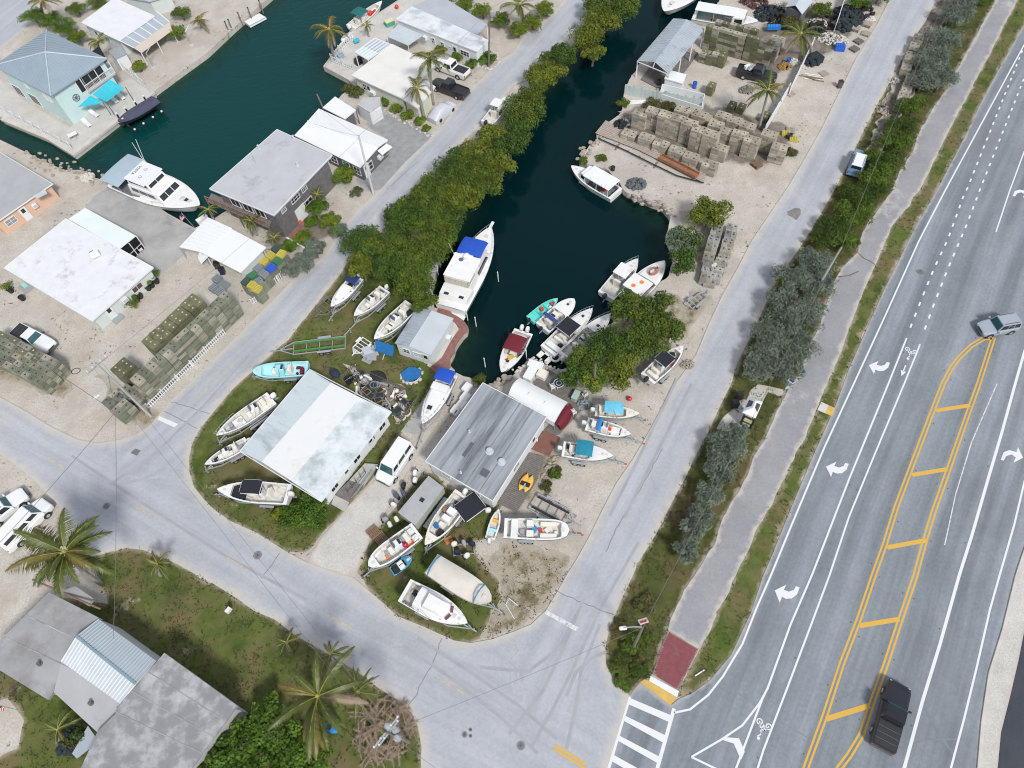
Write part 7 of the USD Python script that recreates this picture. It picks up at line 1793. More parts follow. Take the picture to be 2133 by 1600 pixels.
palm('tall coconut palm at the left leaning over the white van, its shadow on the street',135,1150,82,8.2,(210,1215),26,width=.27,leaflets=44)
palm('small palm on the lawn edge beside the street, nearest the big palm',328,1175,32,2.4,(336,1200),11,el0=1.1,width=.26)
palm('big coconut palm drooping over the bright shrubs at the bottom edge',662,1450,94,6.0,(700,1500),22,bias=(-2.1,.5),width=.22,leaflets=44)
palm('young palm on the roadside lawn, above the big drooping palm',690,1362,32,2.6,(700,1385),9,el0=1.1,width=.28)
palm('dark young palm on the lawn left of the roadside palm',597,1338,28,2.2,(605,1355),9,el0=1.0,width=.26)
palm('broad arching palm beside the heap of dead fronds',745,1442,48,3.2,(755,1470),12,el0=1.0,width=.16,name='young_palm')
palm('slender yellowing palm at the patio corner over the canal',686,62,38,7.0,(697,124),16,FRONDY,droop=2.0,width=.24)
palm('tall palm between the cream house and the black crew pickup',895,122,44,8.0,(903,218),18,droop=1.9,width=.24)
palm('leaning palm at the corner of the cream house by the covered car',868,184,30,6.0,(884,247),14,droop=1.9,width=.24)
palm('palm over the white board fence beside the wooden traps',1600,188,42,6.0,(1580,268),18,width=.24)
palm('palm standing in the middle of the tackle yard',1668,72,44,6.0,(1688,118),18,width=.24)
palm('palm at the bow of the sport fishing boat',434,436,20,3.0,(446,458),11,width=.28)
palm('palm between the white carport and the wooden house',522,460,24,3.0,(536,490),11,width=.28)
palm('palm beside the coloured traps and the carport',570,496,20,2.6,(578,512),10,width=.28)
palm('feathery palm at the top edge inside the street hedge',1082,10,42,4.5,(1090,45),14,width=.24)
palm('palm beside the aqua house, right of the leafy row',204,85,24,4.0,(214,118),12,width=.26)
palm('yellow palm at the top left edge',88,2,34,5.0,(95,40),12,FRONDY,width=.26)
palm('yellowish bushy palm on the canal side gravel at the top',416,42,22,2.0,(420,58),12,FRONDY,width=.26)
palm('little potted palm on the patio beside the boat lift',763,52,14,2.2,(768,76),9,width=.28)
palm('palm in the front garden of the wooden house',660,405,18,2.4,(668,425),9,width=.28)
palm('dark palm beside the workshop yard at the bottom left',120,1520,36,2.6,(130,1545),10,width=.24)
t=thing('dead_frond_heap','heap of dry brown palm fronds around the foot of the street pole at the bottom','fronds',W(800,1520))
r=np.random.default_rng(5)
for k in range(80):
    a=r.uniform(0,2*PI);q=2.5*math.sqrt(r.random());L=r.uniform(1.2,2.3);h=.9*(1-q/3.0)+.1
    p0=np.array([math.cos(a)*q,math.sin(a)*q*1.1,h]);az=r.uniform(0,2*PI);d=np.array([math.cos(az),math.sin(az),-.12]);sd=np.array([-d[1],d[0],0])
    tt=np.repeat(np.linspace(.1,1,16),2);sg=np.tile([1.,-1.],16);bs=p0+d*(tt[:,None]-.5)*L
    dr=sd*sg[:,None]*.6+d*.7+r.normal(0,.18,(32,3));v=np.stack([bs-d*.03,bs+dr*L*.22,bs+d*.03],1).reshape(-1,3)
    part(t,'dead_frond',(np.vstack([v,MB().beam(p0-d*L*.5,p0+d*L*.5,.05).arrays()[0]]),np.vstack([np.arange(96).reshape(-1,3),MB().beam(p0-d*L*.5,p0+d*L*.5,.05).arrays()[1]+96])),DEADF)

# grass blades over the turf
def tufts(poly,n,h,m,seed,name='grass',label='short rough grass'):
    r=np.random.default_rng(seed);x0,y0,x1,y1=poly.bounds
    p=r.uniform((x0,y0),(x1,y1),(int(n*(x1-x0)*(y1-y0)),2));p=p[shapely.contains_xy(poly,p[:,0],p[:,1])]
    keep=meshkit.fbm(np.c_[p*.45,np.full(len(p),seed)],4)>.42
    p=p[keep];N=len(p)
    a=r.uniform(0,2*PI,(N,3));hh=h*r.uniform(.5,1.4,(N,3));V=[]
    for k in range(3):
        d=np.c_[np.cos(a[:,k]),np.sin(a[:,k])];o=p+d*r.uniform(0,.12,(N,1));s=np.c_[-d[:,1],d[:,0]]*.045
        V.append(np.stack([np.c_[o-s,np.full(N,.02)],np.c_[o+s,np.full(N,.02)],np.c_[o+d*hh[:,k:k+1]*.9,.02+hh[:,k]*.8]],1).reshape(-1,3))
    v=np.vstack(V);return part(None,name,(v,np.arange(len(v)).reshape(-1,3)),m,kind='stuff')


GRASSM=M('grass_blade',(.088,.118,.028),.8,.45,.35,island=.4,trans=.2);GRASSD=M('dry_grass_blade',(.15,.125,.055),.8,.4,.5,island=.4,trans=.2)
for k,(P,n,h,m)in enumerate(((g_block,5,.16,GRASSM),(g_south,5,.17,GRASSM),(g_lawn,4,.17,GRASSM),(g_front,5,.20,GRASSM),(g_mid,5,.14,GRASSM),(g_dry,3,.18,GRASSD),(g_front,2.5,.26,GRASSD),(g_block,1.2,.18,GRASSD),(g_lawn,1.5,.18,GRASSD))):
    p=tufts(P.buffer(.12),n,h,m,60+k,'grass' if m is GRASSM else 'dry_grass')

# ---------------------------------------------------------------- lobster traps
TL,TW,TH=.99,.66,.44
TRAPM={k:M(k+'_trap_slats',c,.9,.25,1.5,rand=.22)for k,c in(('grey',(.35,.325,.26)),('olive',(.155,.155,.085)),('green',(.185,.20,.145)),('tan',(.42,.37,.295)),('silver',(.34,.335,.31)))}
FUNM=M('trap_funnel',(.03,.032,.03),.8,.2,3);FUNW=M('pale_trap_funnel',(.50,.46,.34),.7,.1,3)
proto_root=stage.CreateClassPrim('/World/trap_kind')


def trap_meshes(r):
    m=MB();g=.012
    for k in range(6):m.box([0,(k-2.5)*TW/6,TH-g],(TL,TW/6-.032,.02))
    for s in(-1,1):
        for k in range(3):m.box([0,s*(TW/2-g),.07+k*.145],(TL,.02,.095));m.box([s*(TL/2-g),0,.07+k*.145],(.02,TW-.05,.095))
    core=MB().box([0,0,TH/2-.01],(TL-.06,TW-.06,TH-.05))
    fun=MB().box([r.uniform(-.15,.15),r.uniform(-.04,.04),TH+.004],(.17,.17,.03))
    return m,core,fun


_r=np.random.default_rng(21);KINDS={}
for nm in TRAPM:
    p='/World/trap_kind/'+nm
    UsdGeom.Xform.Define(stage,p)
    m,core,fun=trap_meshes(_r)
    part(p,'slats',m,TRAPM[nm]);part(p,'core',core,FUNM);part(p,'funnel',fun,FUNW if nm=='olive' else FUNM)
    KINDS[nm]=p
TRAPS=[]           # (position, rotation, kind, group)


def block(c,rz,nx,ny,nh,kind,grp,z0=.1,allv=False):
    """A stack of traps, centre of its base c; only the traps on its outside."""
    R=rot(rz)
    for i in range(nx):
        for j in range(ny):
            for k in range(nh):
                if not(k==nh-1 or i in(0,nx-1)or j in(0,ny-1)):continue
                o=np.array([(i-(nx-1)/2)*(TL+.02),(j-(ny-1)/2)*(TW+.02),z0+k*(TH+.012)])
                TRAPS.append((c*[1,1,0]+R@o+[*_r.normal(0,.015,2),0],rz+_r.normal(0,.015),kind if not isinstance(kind,tuple)else kind[_r.integers(len(kind))],grp))


def row(p0,p1,back,ny,nh,kind,grp,seam=4):
    """Stacks along a traced base line p0-p1, ny traps deep towards the traced point back."""
    a,b=W(*p0),W(*p1);d=b-a;L=np.linalg.norm(d);d/=L;n=np.array([-d[1],d[0],0])
    if n@(W(*back)-a)<0:n=-n
    n_=int(L/(TL+.03));rz=math.atan2(d[1],d[0])
    k=0
    while k<n_:
        q=min(seam,n_-k)
        hh=nh if isinstance(nh,int)else nh[(k//seam)%len(nh)]
        c=a+d*((k+q/2)*(TL+.03))+n*(ny*(TW+.02)/2)
        block(c,rz,q,ny,hh,kind,grp);k+=q


G1,G2,G3,G4,G5='green trap row behind the picket fence','green trap wall below the white pickup','grey wooden traps by the quay','tall olive trap wall by the lobster boat','grey trap stacks by the frontage road'
row((321,838),(512,653),(300,700),2,8,('green','grey','green'),G1,4)
d0=W(512,653)-W(321,838);d0/=np.linalg.norm(d0);nrm=np.array([-d0[1],d0[0],0]);rz1=math.atan2(d0[1],d0[0])
for x,y,nh in((348,739,8),(372,717,8),(398,691,8),(424,665,8),(282,792,7)):
    block(W(x,y),rz1,2,3,nh-1,'olive',G1)
for x,y in((300,830),(276,836),(252,848),(270,866)):block(W(x,y),rz1,2,2,4,('green','grey'),G1)
row((109,825),(-30,752),(60,720),3,5,('green','green','grey'),G2,6);row((133,796),(-6,723),(60,690),2,6,('green','olive','grey'),G2,6)
d=W(1482,280,2)-W(1335,236,2);rz3=math.atan2(d[1],d[0])
for x,y,nh in((1335,236,5),(1362,232,6),(1389,240,7),(1414,248,7),(1437,257,7),(1458,271,7),(1482,280,7),(1422,229,4),(1440,231,4),(1458,239,4),(1479,248,3),(1507,241,4),(1531,251,4),(1558,262,4),(1492,260,5),(1515,275,5),(1541,280,6),(1567,292,6),(1603,280,6),(1624,307,5),(1311,278,2),(1347,286,3),(1377,299,3),(1410,313,3),(1440,326,3),(1501,308,4),(1479,343,3)):
    c=W(x,y,nh*TH);block(c,rz3+_r.normal(0,.03),2,2,nh,('tan','grey','tan'),G3)
d=W(1600,88,3)-W(1485,55,3);rz4=math.atan2(d[1],d[0])
for x,y,nh in((1486,58,8),(1513,64,8),(1541,72,8),(1571,80,8),(1599,88,8),(1505,48,8),(1535,54,8),(1565,62,8),(1500,112,4),(1474,112,3)):
    block(W(x,y,nh*TH),rz4,2,2 if nh<6 else 1,nh,('olive','olive','grey'),G4)
for x,y,nh in((1482,178,3),(1545,222,2),(1525,218,2),(1595,240,2)):block(W(x,y,nh*TH),rz4,1,2,nh,'olive',G4)
d=W(1495,468,1.6)-W(1480,525,1.6);rz5=math.atan2(d[1],d[0])
for x,y,nh in((1495,470,4),(1490,490,4),(1484,508,4),(1478,530,3),(1524,480,3),(1520,496,3),(1514,514,3),(1508,532,2),(1500,552,2),(1492,570,2),(1480,582,1),(1472,572,2),(1475,555,2)):
    block(W(x,y,nh*TH),rz5,2,2,nh,('silver','silver','grey'),G5)
d=W(1913,79)-W(1873,220);rz6=math.atan2(d[1],d[0])
for x,y,nh in((1913,80,2),(1905,98,2),(1896,118,3),(1889,138,2),(1897,165,2),(1889,184,2),(1881,202,2),(1874,220,1)):block(W(x,y,nh*TH),rz6,2,2,nh,('tan','grey'),'traps stacked along the silver hedge')
for x,y,nh in((1608,100,4),(1620,82,3)):block(W(x,y,nh*TH),rz4,2,2,nh,'grey',G4)
LB={G1:'slatted green lobster trap in the long row behind the picket fence',G2:'slatted green lobster trap in the stack below the white pickup',G3:'weathered wooden lobster trap in the stacks by the quay',G4:'olive slatted lobster trap in the tall wall by the lobster boat',G5:'grey slatted lobster trap beside the frontage road','traps stacked along the silver hedge':'wooden lobster trap stacked against the silver hedge'}
TRAPS.sort(key=lambda q:np.linalg.norm(q[0]-[0,0,CAM_H]))
one={}
for pos,rz,kd,grp in TRAPS[:290]:
    p=numbered('/World','lobster_trap');x=UsdGeom.Xform.Define(stage,p)
    x.GetPrim().GetReferences().AddInternalReference(Sdf.Path(KINDS[kd]));x.ClearXformOpOrder()
    x.AddTransformOp().Set(Gf.Matrix4d(*[float(q)for q in np.block([[rot(rz).T,np.zeros((3,1))],[pos[None],np.ones((1,1))]]).ravel()]))
    data(x.GetPrim(),label=LB[grp],category='lobster trap',group=grp);x.GetPrim().SetInstanceable(True)
rest=TRAPS[290:]
pi=UsdGeom.PointInstancer.Define(stage,'/World/lobster_traps');names=list(TRAPM)
for nm in names:
    x=UsdGeom.Xform.Define(stage,'/World/lobster_traps/'+nm);x.GetPrim().GetReferences().AddInternalReference(Sdf.Path(KINDS[nm]))
pi.CreatePrototypesRel().SetTargets([Sdf.Path('/World/lobster_traps/'+nm)for nm in names])
pi.CreatePositionsAttr(Vt.Vec3fArray.FromNumpy(np.array([q[0]for q in rest],np.float32)))
pi.CreateOrientationsAttr(Vt.QuathArray([Gf.Quath(math.cos(q[1]/2),0,0,math.sin(q[1]/2))for q in rest]));pi.CreateProtoIndicesAttr(Vt.IntArray([names.index(q[2])for q in rest]))
data(pi.GetPrim(),kind='stuff',label='remaining stacked lobster traps of the yards and the quay',category='lobster traps')

# coloured mesh crates on the stacks by the carport
def crate(label,c,size,m,rz=0,name='mesh_crate',lid=True):
    t=thing(name,label,'crate',c,rz);a,b,h=size;mb=MB()
    for k in range(5):mb.box([(k-2)*a/5,0,h],(a/5-.05,b,.04))
    for s in(-1,1):mb.box([0,s*b/2,h*.5],(a,.04,h*.9));mb.box([s*a/2,0,h*.5],(.04,b,h*.9))
    part(t,'body',mb,m);part(t,'inside',MB().box([0,0,h*.45],(a*.92,b*.92,h*.8)),BLACK)


DKG=M('dark_net_green',(.05,.085,.07),.8,.3,3);GRN=M('wire_grey',(.22,.25,.26),.6,.2,4)
row((527,633),(600,562),(500,580),2,3,('grey','green'),G1)if False else None
CC=[(528,600,YELLOW,'yellow crate at the corner of the coloured stack'),(540,588,GRN,'grey wire crate beside the yellow corner crate'),(552,576,GRN,'grey wire crate in the middle of the coloured stack'),(566,562,BLUE,'blue crate beside the grey wire crates'),(580,548,GREEN,'green crate at the hedge end of the coloured stack'),(515,590,DKG,'dark green crate at the back corner by the carport'),(526,578,GREEN,'green crate behind the yellow corner crate'),(540,564,GRN,'grey wire crate behind the blue crate'),(553,551,YELLOW,'yellow crate beside the carport roof'),(566,537,YELLOW,'yellow crate nearest the palm'),(578,525,DKG,'dark crate at the far end of the coloured stack'),(538,606,YELLOW,'yellow slatted crate above the picket fence'),(589,535,YELLOW,'small yellow crate at the hedge end')]
for x,y,m,lab in CC:
    crate(lab,W(x,y,1.75)+[0,0,_r.uniform(0,.35)],(_r.uniform(.85,1.15),_r.uniform(.6,.95),.42),m,rz1+_r.normal(0,.09))
    t=thing('crate_stack','stack of grey trap frames under the '+lab.split(' crate')[0]+' crate '+' '.join(lab.split(' crate')[1].split()[:6]),'stack',W(x,y,1.75)*[1,1,0],rz1);m_=MB()
    for k in range(4):m_.box([0,0,.22+.43*k],(1.15,.95,.38))
    part(t,'frames',m_,TRAPM['green'],kind='stuff')
for k,(x,y)in enumerate(((455,585),(470,598),(448,604),(462,612))):
    crate('silver wire cage, '+['upper left','upper right','lower left','lower right'][k]+' of four beside the wheelie bins',W(x,y),(1.0,.9,.6),GRN,rz1,'wire_cage')

# ---------------------------------------------------------------- fences, poles, cables
def picket_fence(label,a,b,h=1.0,gap=.28,name='picket_fence'):
    A,B_=W(*a),W(*b);d=B_-A;L=np.linalg.norm(d);n=int(L/gap);t=thing(name,label,'fence',(A+B_)/2,math.atan2(d[1],d[0]))
    for k in range(n+1):part(t,'picket',MB().box([(k/n-.5)*L,0,h/2],(.11,.03,h)),WHITEPAINT)
    for z in(.25,h*.82):part(t,'rail',MB().box([0,.03,z],(L,.05,.09)),WHITEPAINT)
    for k in range(int(L/2.2)+1):part(t,'post',MB().box([k*2.2-L/2,.05,h*.55],(.13,.13,h*1.12)),WHITEPAINT)


picket_fence('white picket fence in front of the long green trap row',(313,852),(470,696));picket_fence('short white picket fence below the coloured crates',(528,636),(600,567))
picket_fence('white railing along the patio edge on the canal arm',(-5,228),(152,312),1.2,.45,'patio_railing');picket_fence('white railing at the canal corner of the cream house patio',(692,130),(745,150),1.2,.4,'patio_railing');picket_fence('white railing along the canal side of the cream house patio',(692,128),(738,80),1.2,.45,'patio_railing');picket_fence('white screen fence on the right side of the aqua house patio',(262,150),(306,185),1.6,.5,'patio_railing')
POLEM=M('pale_pole',(.42,.41,.40),.9,.12,3);DARKPOLE=M('creosote_pole',(.17,.155,.14),.9,.2,3)


def pole(label,base,h,m=POLEM,r=.15,top=None,cross=None,xf=None,lamp=None,name='utility_pole'):
    b=W(*base)if len(base)==2 else np.array(base,float)
    t=thing(name,label,'pole',b);tp=(top-b)if top is not None else np.array([0,0,h])
    part(t,'shaft',MB().tube([[0,0,0],tp],[r,r*.62],10),m,smooth=True)
    for cz,L,az in(cross or[]):
        d=np.array([math.cos(az),math.sin(az),0]);c=tp*(cz/h)
        p=part(t,'crossarm',MB().beam(c-d*L/2,c+d*L/2,.11,.14),GALV)
        for k in(-.46,-.2,.2,.46):part(p,'insulator',MB().cyl(c+d*L*k+[0,0,.06],.06,.25,8),WHITEPAINT)
    for fz,sx,sy in(xf or[]):part(t,'transformer',MB().lathe([(.01,0),(.26,.03),(.26,.7),(.2,.8),(.01,.82)],tp*(fz/h)+[sx,sy,0],12),GALV)
    if lamp is not None:
        lz,end=lamp;a=tp*(lz/h);e=end-b
        p=part(t,'lamp_arm',MB().tube([a,(a+e)/2+[0,0,.25],e],.05,6),GALV);part(p,'lamp_head',MB().rbox(e+[0,0,-.05],(.62,.3,.16),.07,math.atan2(*(e-a)[1::-1])),WHITEPAINT)
    return t,b+tp


ca=W(223,742,10.8)-W(182,777,10.8)
_,tA=pole('tall pale street pole with wide crossarm at the corner of the trap row',(315,868),11,cross=[(10.7,np.linalg.norm(ca),math.atan2(ca[1],ca[0]))],lamp=(8.2,W(200,825,7.8)))
pole('slim pole leaning among the green traps',(366,794),4.5,r=.07,top=W(316,737,5),name='slim_pole')
_,tB=pole('white pole on the street side of the white gable house',(778,405),9.3,M('white_pole',(.55,.55,.54),.8,.1,3),top=W(747,283,9.3),r=.17)
_,tC=pole('utility pole with transformer in the shrub bed by the mobile home',(1018,140),9.5,DARKPOLE,top=W(1020,18,9.5),xf=[(8.4,.35,-.1),(7.6,.3,.2)])
_,tD=pole('bare wooden pole rising through the bright green tree',W(1241,757,6)*[1,1,0],6,DARKPOLE)
_,tE=pole('utility pole leaning over the silver shrubs',(1697,609),7.8,POLEM,top=W(1753,515,7.8))
_,tF=pole('lamp pole in the scrub at the junction with a red and white sign',W(1340,1305,8.6)*[1,1,0],8.6,DARKPOLE,lamp=(8.4,W(1298,1308,8.7)))
g0,g1=W(778,1559,9.6),W(831,1491,9.6);gd=g1-g0;gb=(g0+g1)/2*[1,1,0]
_,tG=pole('street pole with two long crossarms over the heap of dead fronds',gb,10,DARKPOLE,cross=[(9.6,np.linalg.norm(gd),math.atan2(gd[1],gd[0])),(8.7,np.linalg.norm(gd)*.8,math.atan2(gd[1],gd[0]))],xf=[(7.8,.4,.2),(7.6,.5,-.35),(9.0,.1,.35)])
pole('old weathered pile standing in the left canal',W(680,240,0)*[1,1,0],3.2,DARKPOLE,r=.16,top=W(660,196,3.4),name='mooring_pile')
t=thing('stop_sign','red and white sign board beside the lamp pole','sign',W(1340,1292,3.0)*[1,1,0]);part(t,'post',MB().cyl([0,0,0],.04,3,6),GALV);part(t,'board',MB().box([0,-.05,2.9],(.8,.05,.6),R=rot(.2)@np.array([[1,0,0],[0,.6,-.8],[0,.8,.6]])),WHITEPAINT);part(t,'red_band',MB().box([0,-.09,2.93],(.6,.05,.3),R=rot(.2)@np.array([[1,0,0],[0,.6,-.8],[0,.8,.6]])),RED)
CABLE=M('cable',(.16,.16,.17),.6,.1,3)


def wire(label,a,b,sag=.5,r=.014):
    a,b=np.asarray(a,float),np.asarray(b,float);t=thing('overhead_cable',label,'cable',(a+b)/2)
    k=np.linspace(0,1,16)[:,None];part(t,'strand',MB().tube(a+(b-a)*k-np.array([0,0,1])*4*sag*k*(1-k),r,5),CABLE,world=True)


J=W(240,858,8.6)
wire('thick cable from the corner pole down to the lower left over the street',J,W(-60,1192,9.0),.3,.026);wire('cable crossing the street straight down past the big palm',J,W(236,1330,8.0),.3,.02);wire('short cable between the corner pole and the cable splice',tA-[0,0,2.2],J,.05,.03);wire('thick cable with a loop over the sand yard',J,W(-70,650,8.5),.3,.03)
t=thing('cable_loop','black cable storage loop hanging over the sand left of the corner pole','cable loop',W(158,773,8.5));part(t,'ring',MB().tube([[.45*math.cos(k*PI/6),.35*math.sin(k*PI/6),0]for k in range(13)],.04,5),BLACK)
for o,lb in((-.6,'left'),(.6,'right')):wire(f'long street cable along the block to the bottom pole, {lb} of two',tA+[o,0,-.2],tG+[o,0,-.5],.7)
wire('cable from the bottom pole to the lamp pole',tG-[0,0,.6],tF-[0,0,.3],.5);wire('cable over the silver shrubs from lamp pole to leaning pole',tF-[0,0,.2],tE,.5,.018);wire('cable over the green hedge beyond the leaning pole',tE,W(1985,-40,8.2),.5,.018)
wire('cable from the white pole to the utility pole by the mobile home',tB,tC,.5);wire('service cable from the white pole to the white gable house',tB,W(668,226,3.4),.2);wire('second service cable from the white pole across the white roof',tB,W(655,258,3.4),.2);wire('cable from the corner pole to the white pole along the canal street',tA-[0,0,.3],tB-[0,0,.3],.6);wire('cable from the mobile home pole up the street',tC,W(1130,-60,9),.4)
wire('cable off the bottom pole to the lower right',tG-[0,0,.4],W(960,1640,9),.2)
# piles and bollards in the water
for x,y,lb in((1037,573,'alone in the basin beside the motor yacht'),(972,654,'at the stern of the motor yacht'),(990,667,'off the corner of the brick dock'),(1009,752,'left of the maroon topped boat'),(1096,735,'between the maroon topped boat and the cruiser')):
    t=thing('mooring_stake','thin white mooring stake '+lb,'stake',W(x,y,.4)*[1,1,0]+[0,0,-3]);part(t,'stake',MB().cyl([0,0,0],.06,3.9,8),WHITEPAINT);part(t,'cap',MB().cyl([0,0,3.9],.07,.06,8),WHITE)
for k,(x,y)in enumerate(((475,62),(482,58),(502,44),(522,33),(545,18))):
    t=thing('dock_pile','dark dock pile on the far canal bank, '+['first','second','third','fourth','fifth'][k]+' from the left','pile',W(x,y)+[0,0,-2]);part(t,'shaft',MB().cyl([0,0,0],.12,3.4,8),DARKPOLE);part(t,'cap',MB().cyl([0,0,3.4],.13,.06,8),BLACK)
t=thing('floating_platform','white floating swim platform by the far canal bank','platform',W(530,40,WATER_Z));part(t,'deck',MB().slab([W(508,45,-.4),W(540,28,-.4),W(554,36,-.4),W(520,54,-.4)],.35),WHITE,world=True);part(t,'edge',MB().tube([W(*q,-.42)for q in((508,45),(540,28),(554,36),(520,54),(508,45))],.06,5),GREYPLASTIC,world=True)

# ---------------------------------------------------------------- decks, docks and stone edging
def plank_deck(label,poly,z,dirpx,m=WOODGREY,w=.19,name='plank_deck'):
    P=px_poly(poly,z);a,b=W2(dirpx,z);ang=math.atan2(*(b-a)[::-1]);c=np.array(P.centroid.coords[0]);t=thing(name,label,'deck',[c[0],c[1],0])
    Q=shapely.affinity.rotate(P,-math.degrees(ang),origin=(0,0));x0,y0,x1,y1=Q.bounds;k=y0
    while k<y1:
        for g in getattr(Q.intersection(shapely.box(x0-1,k,x1+1,k+w-.045)),'geoms',[Q.intersection(shapely.box(x0-1,k,x1+1,k+w-.045))]):
            if g.geom_type=='Polygon' and g.area>.03:
                part(t,'plank',MB().prism(shapely.affinity.rotate(g,math.degrees(ang),origin=(0,0)),z-.04,z+float(_r.uniform(-.004,.004))),m,world=True)
        k+=w
    part(t,'joists',MB().prism(P.buffer(-.1),0.02,z-.05),DARKPOLE,world=True)
    return t


plank_deck('grey plank deck along the lower right side of the grey mobile home',[(1060,1001),(1098,942),(1137,952),(1118,1002),(1076,1068),(1036,1048)],.35,[(1060,1001),(1100,1020)])
plank_deck('grey plank deck between the white tent and the bushy tree',[(1111,796),(1143,768),(1178,795),(1228,825),(1216,850),(1188,880),(1165,905),(1128,905),(1150,880)],.3,[(1111,796),(1160,826)])
t=thing('brown_mat','reddish brown mat on the deck beside the grey mobile home','mat',W(1135,924));part(t,'mat',MB().slab([W(1103,934,.42),W(1133,898,.42),W(1167,911,.42),W(1144,950,.42)],.06),M('red_brown_mat',(.19,.085,.062),.95,.15,1.5),world=True);part(t,'hem',MB().tube([W(*q,.42)for q in((1103,934),(1133,898),(1167,911),(1144,950),(1103,934))],.03,4),BRICK,world=True)
plank_deck('old wooden loading dock at the quay corner by the traps',[(1240,277),(1262,250),(1300,272),(1470,362),(1465,380),(1330,312)],.25,[(1240,277),(1465,380)],WOODPALE,.3,'loading_dock')
t=thing('marine_rail','long dark steel launching rail beside the loading dock','rail',W(1350,335));part(t,'rail',MB().tube([W(*q,.3)for q in((1246,288),(1300,312),(1360,342),(1410,366),(1466,381))],.09,5),BLACK,world=True);part(t,'sleeper',MB().beam(W(1290,300,.1),W(1282,312,.1),.15).beam(W(1370,338,.1),W(1362,350,.1),.15),WOODBROWN,world=True)
t=thing('rusty_trough','long rust brown steel trough in front of the small trap stacks','trough',W(1415,350));a,b=W(1374,328,.35),W(1452,368,.35);part(t,'trough',MB().beam(a,b,.9,.12),RUST,world=True);n=np.cross((b-a)/np.linalg.norm(b-a),[0,0,1]);part(t,'side',MB().beam(a+n*.45+[0,0,.2],b+n*.45+[0,0,.2],.06,.4).beam(a-n*.45+[0,0,.2],b-n*.45+[0,0,.2],.06,.4),RUST,world=True)
def stones(label,pts,n,s,m=ROCK,name='stone_edging',jit=.25):
    ls=LineString(W2(pts));c=np.array(ls.centroid.coords[0]);t=thing(name,label,'stones',[c[0],c[1],0])
    for k in range(n):
        q=np.array(ls.interpolate((k+.5)/n,normalized=True).coords[0])+_r.normal(0,jit,2);z=s*_r.uniform(.7,1.3)
        mb=MB().ball([q[0],q[1],z*.25],[z*.6,z*_r.uniform(.4,.6),z*.4],6,4);mb.v[-1]+=_r.normal(0,z*.05,mb.v[-1].shape);part(t,'stone',mb,m,world=True)


stones('line of small stones along the plank deck and sand',[(1160,955),(1150,980),(1128,1008)],36,.34,jit=.35);stones('pale stones along the street end of the hedge by the gravel drive',[(800,232),(850,258),(895,285),(903,292)],30,.3,PALECONC);stones('limestone rocks along the slip head by the brick dock',[(986,792),(1010,803),(1040,800),(1062,785)],26,.55);stones('rock rubble along the shore near the sport fishing boat',[(60,320),(110,345),(150,352),(190,368),(215,380)],60,.4,jit=.6)
stones('rubble along the water by the trap quay',[(1212,335),(1224,310),(1246,290)],20,.5,jit=.4);stones('stones round the shrub bed of the utility pole',[(998,138),(1020,146),(1038,132),(1036,112)],20,.3,PALECONC,jit=.12);stones('rocks along the corner of the lower dock',[(1072,779),(1090,762),(1106,749),(1128,757),(1160,771)],44,.3,PALECONC,jit=.18);stones('rubble under the trees on the basin end',[(1310,405),(1345,420),(1384,434),(1402,452)],26,.5,jit=.35)
dock=[(912,645),(935,648),(960,668),(972,686),(953,714),(932,752),(905,775)]
t=thing('brick_dock','curved brick and stone dock around the metal boat shed','dock',W(950,690));P=LineString(W2(dock)).buffer(.95,cap_style=2).intersection(LAND);part(t,'paving',MB().prism(P,.0,.07),BRICK,world=True);part(t,'coping',MB().prism(LineString(W2(dock)).offset_curve(-1.0).buffer(.22,cap_style=2),0,.14),PALECONC,world=True)
t=thing('brick_drive','red brick driveway of the wooden house','driveway',W(615,485));part(t,'paving',MB().prism(px_poly([(592,452),(630,470),(655,490),(665,505),(640,520),(605,500),(585,488)]),0,.06),BRICK,world=True);part(t,'edging',MB().prism(LineString(W2([(592,452),(585,488),(605,500),(640,520)])).buffer(.1),0,.1),WHITEPAINT,world=True)
t=thing('seawall_cap','pale concrete cap along the aqua house seawall','seawall',W(240,255));ls=LineString(W2([(320,192),(154,320),(101,287),(5,247)]));part(t,'cap',MB().prism(ls.buffer(.35,cap_style=2,join_style=2),-.25,.1),PALECONC,world=True);part(t,'face',MB().prism(ls.buffer(.2,cap_style=2),-2.5,-.25),CONCRETE,world=True)

# ---------------------------------------------------------------- yard things
def simple(name,label,cat,at,pieces,rz=0.0,z=0.0):
    t=thing(name,label,cat,[*W(*at,z)[:2],z],rz)
    for nm,mb,m in pieces:part(t,nm,mb,m,smooth=35 if nm in('ball','tub','drum','cowling')else False)
    return t


def kayak(label,a,b,m,z=.45,w=.38,name='kayak'):
    A,B_=W(*a,z),W(*b,z);d=B_-A;L=np.linalg.norm(d);s=np.linspace(-1,1,9);t=thing(name,label,'kayak',(A+B_)/2,math.atan2(d[1],d[0]))
    part(t,'hull',MB().loft([[[x*L/2,w*(1-abs(x)**2.2)*math.cos(q),.16*(1-.5*abs(x)**3)*math.sin(q)]for q in np.linspace(0,2*PI,9)[:-1]]for x in s]),m,smooth=50);part(t,'seat',MB().rbox([-.2,0,.14],(.5,w*1.1,.12),.04),BLACK)


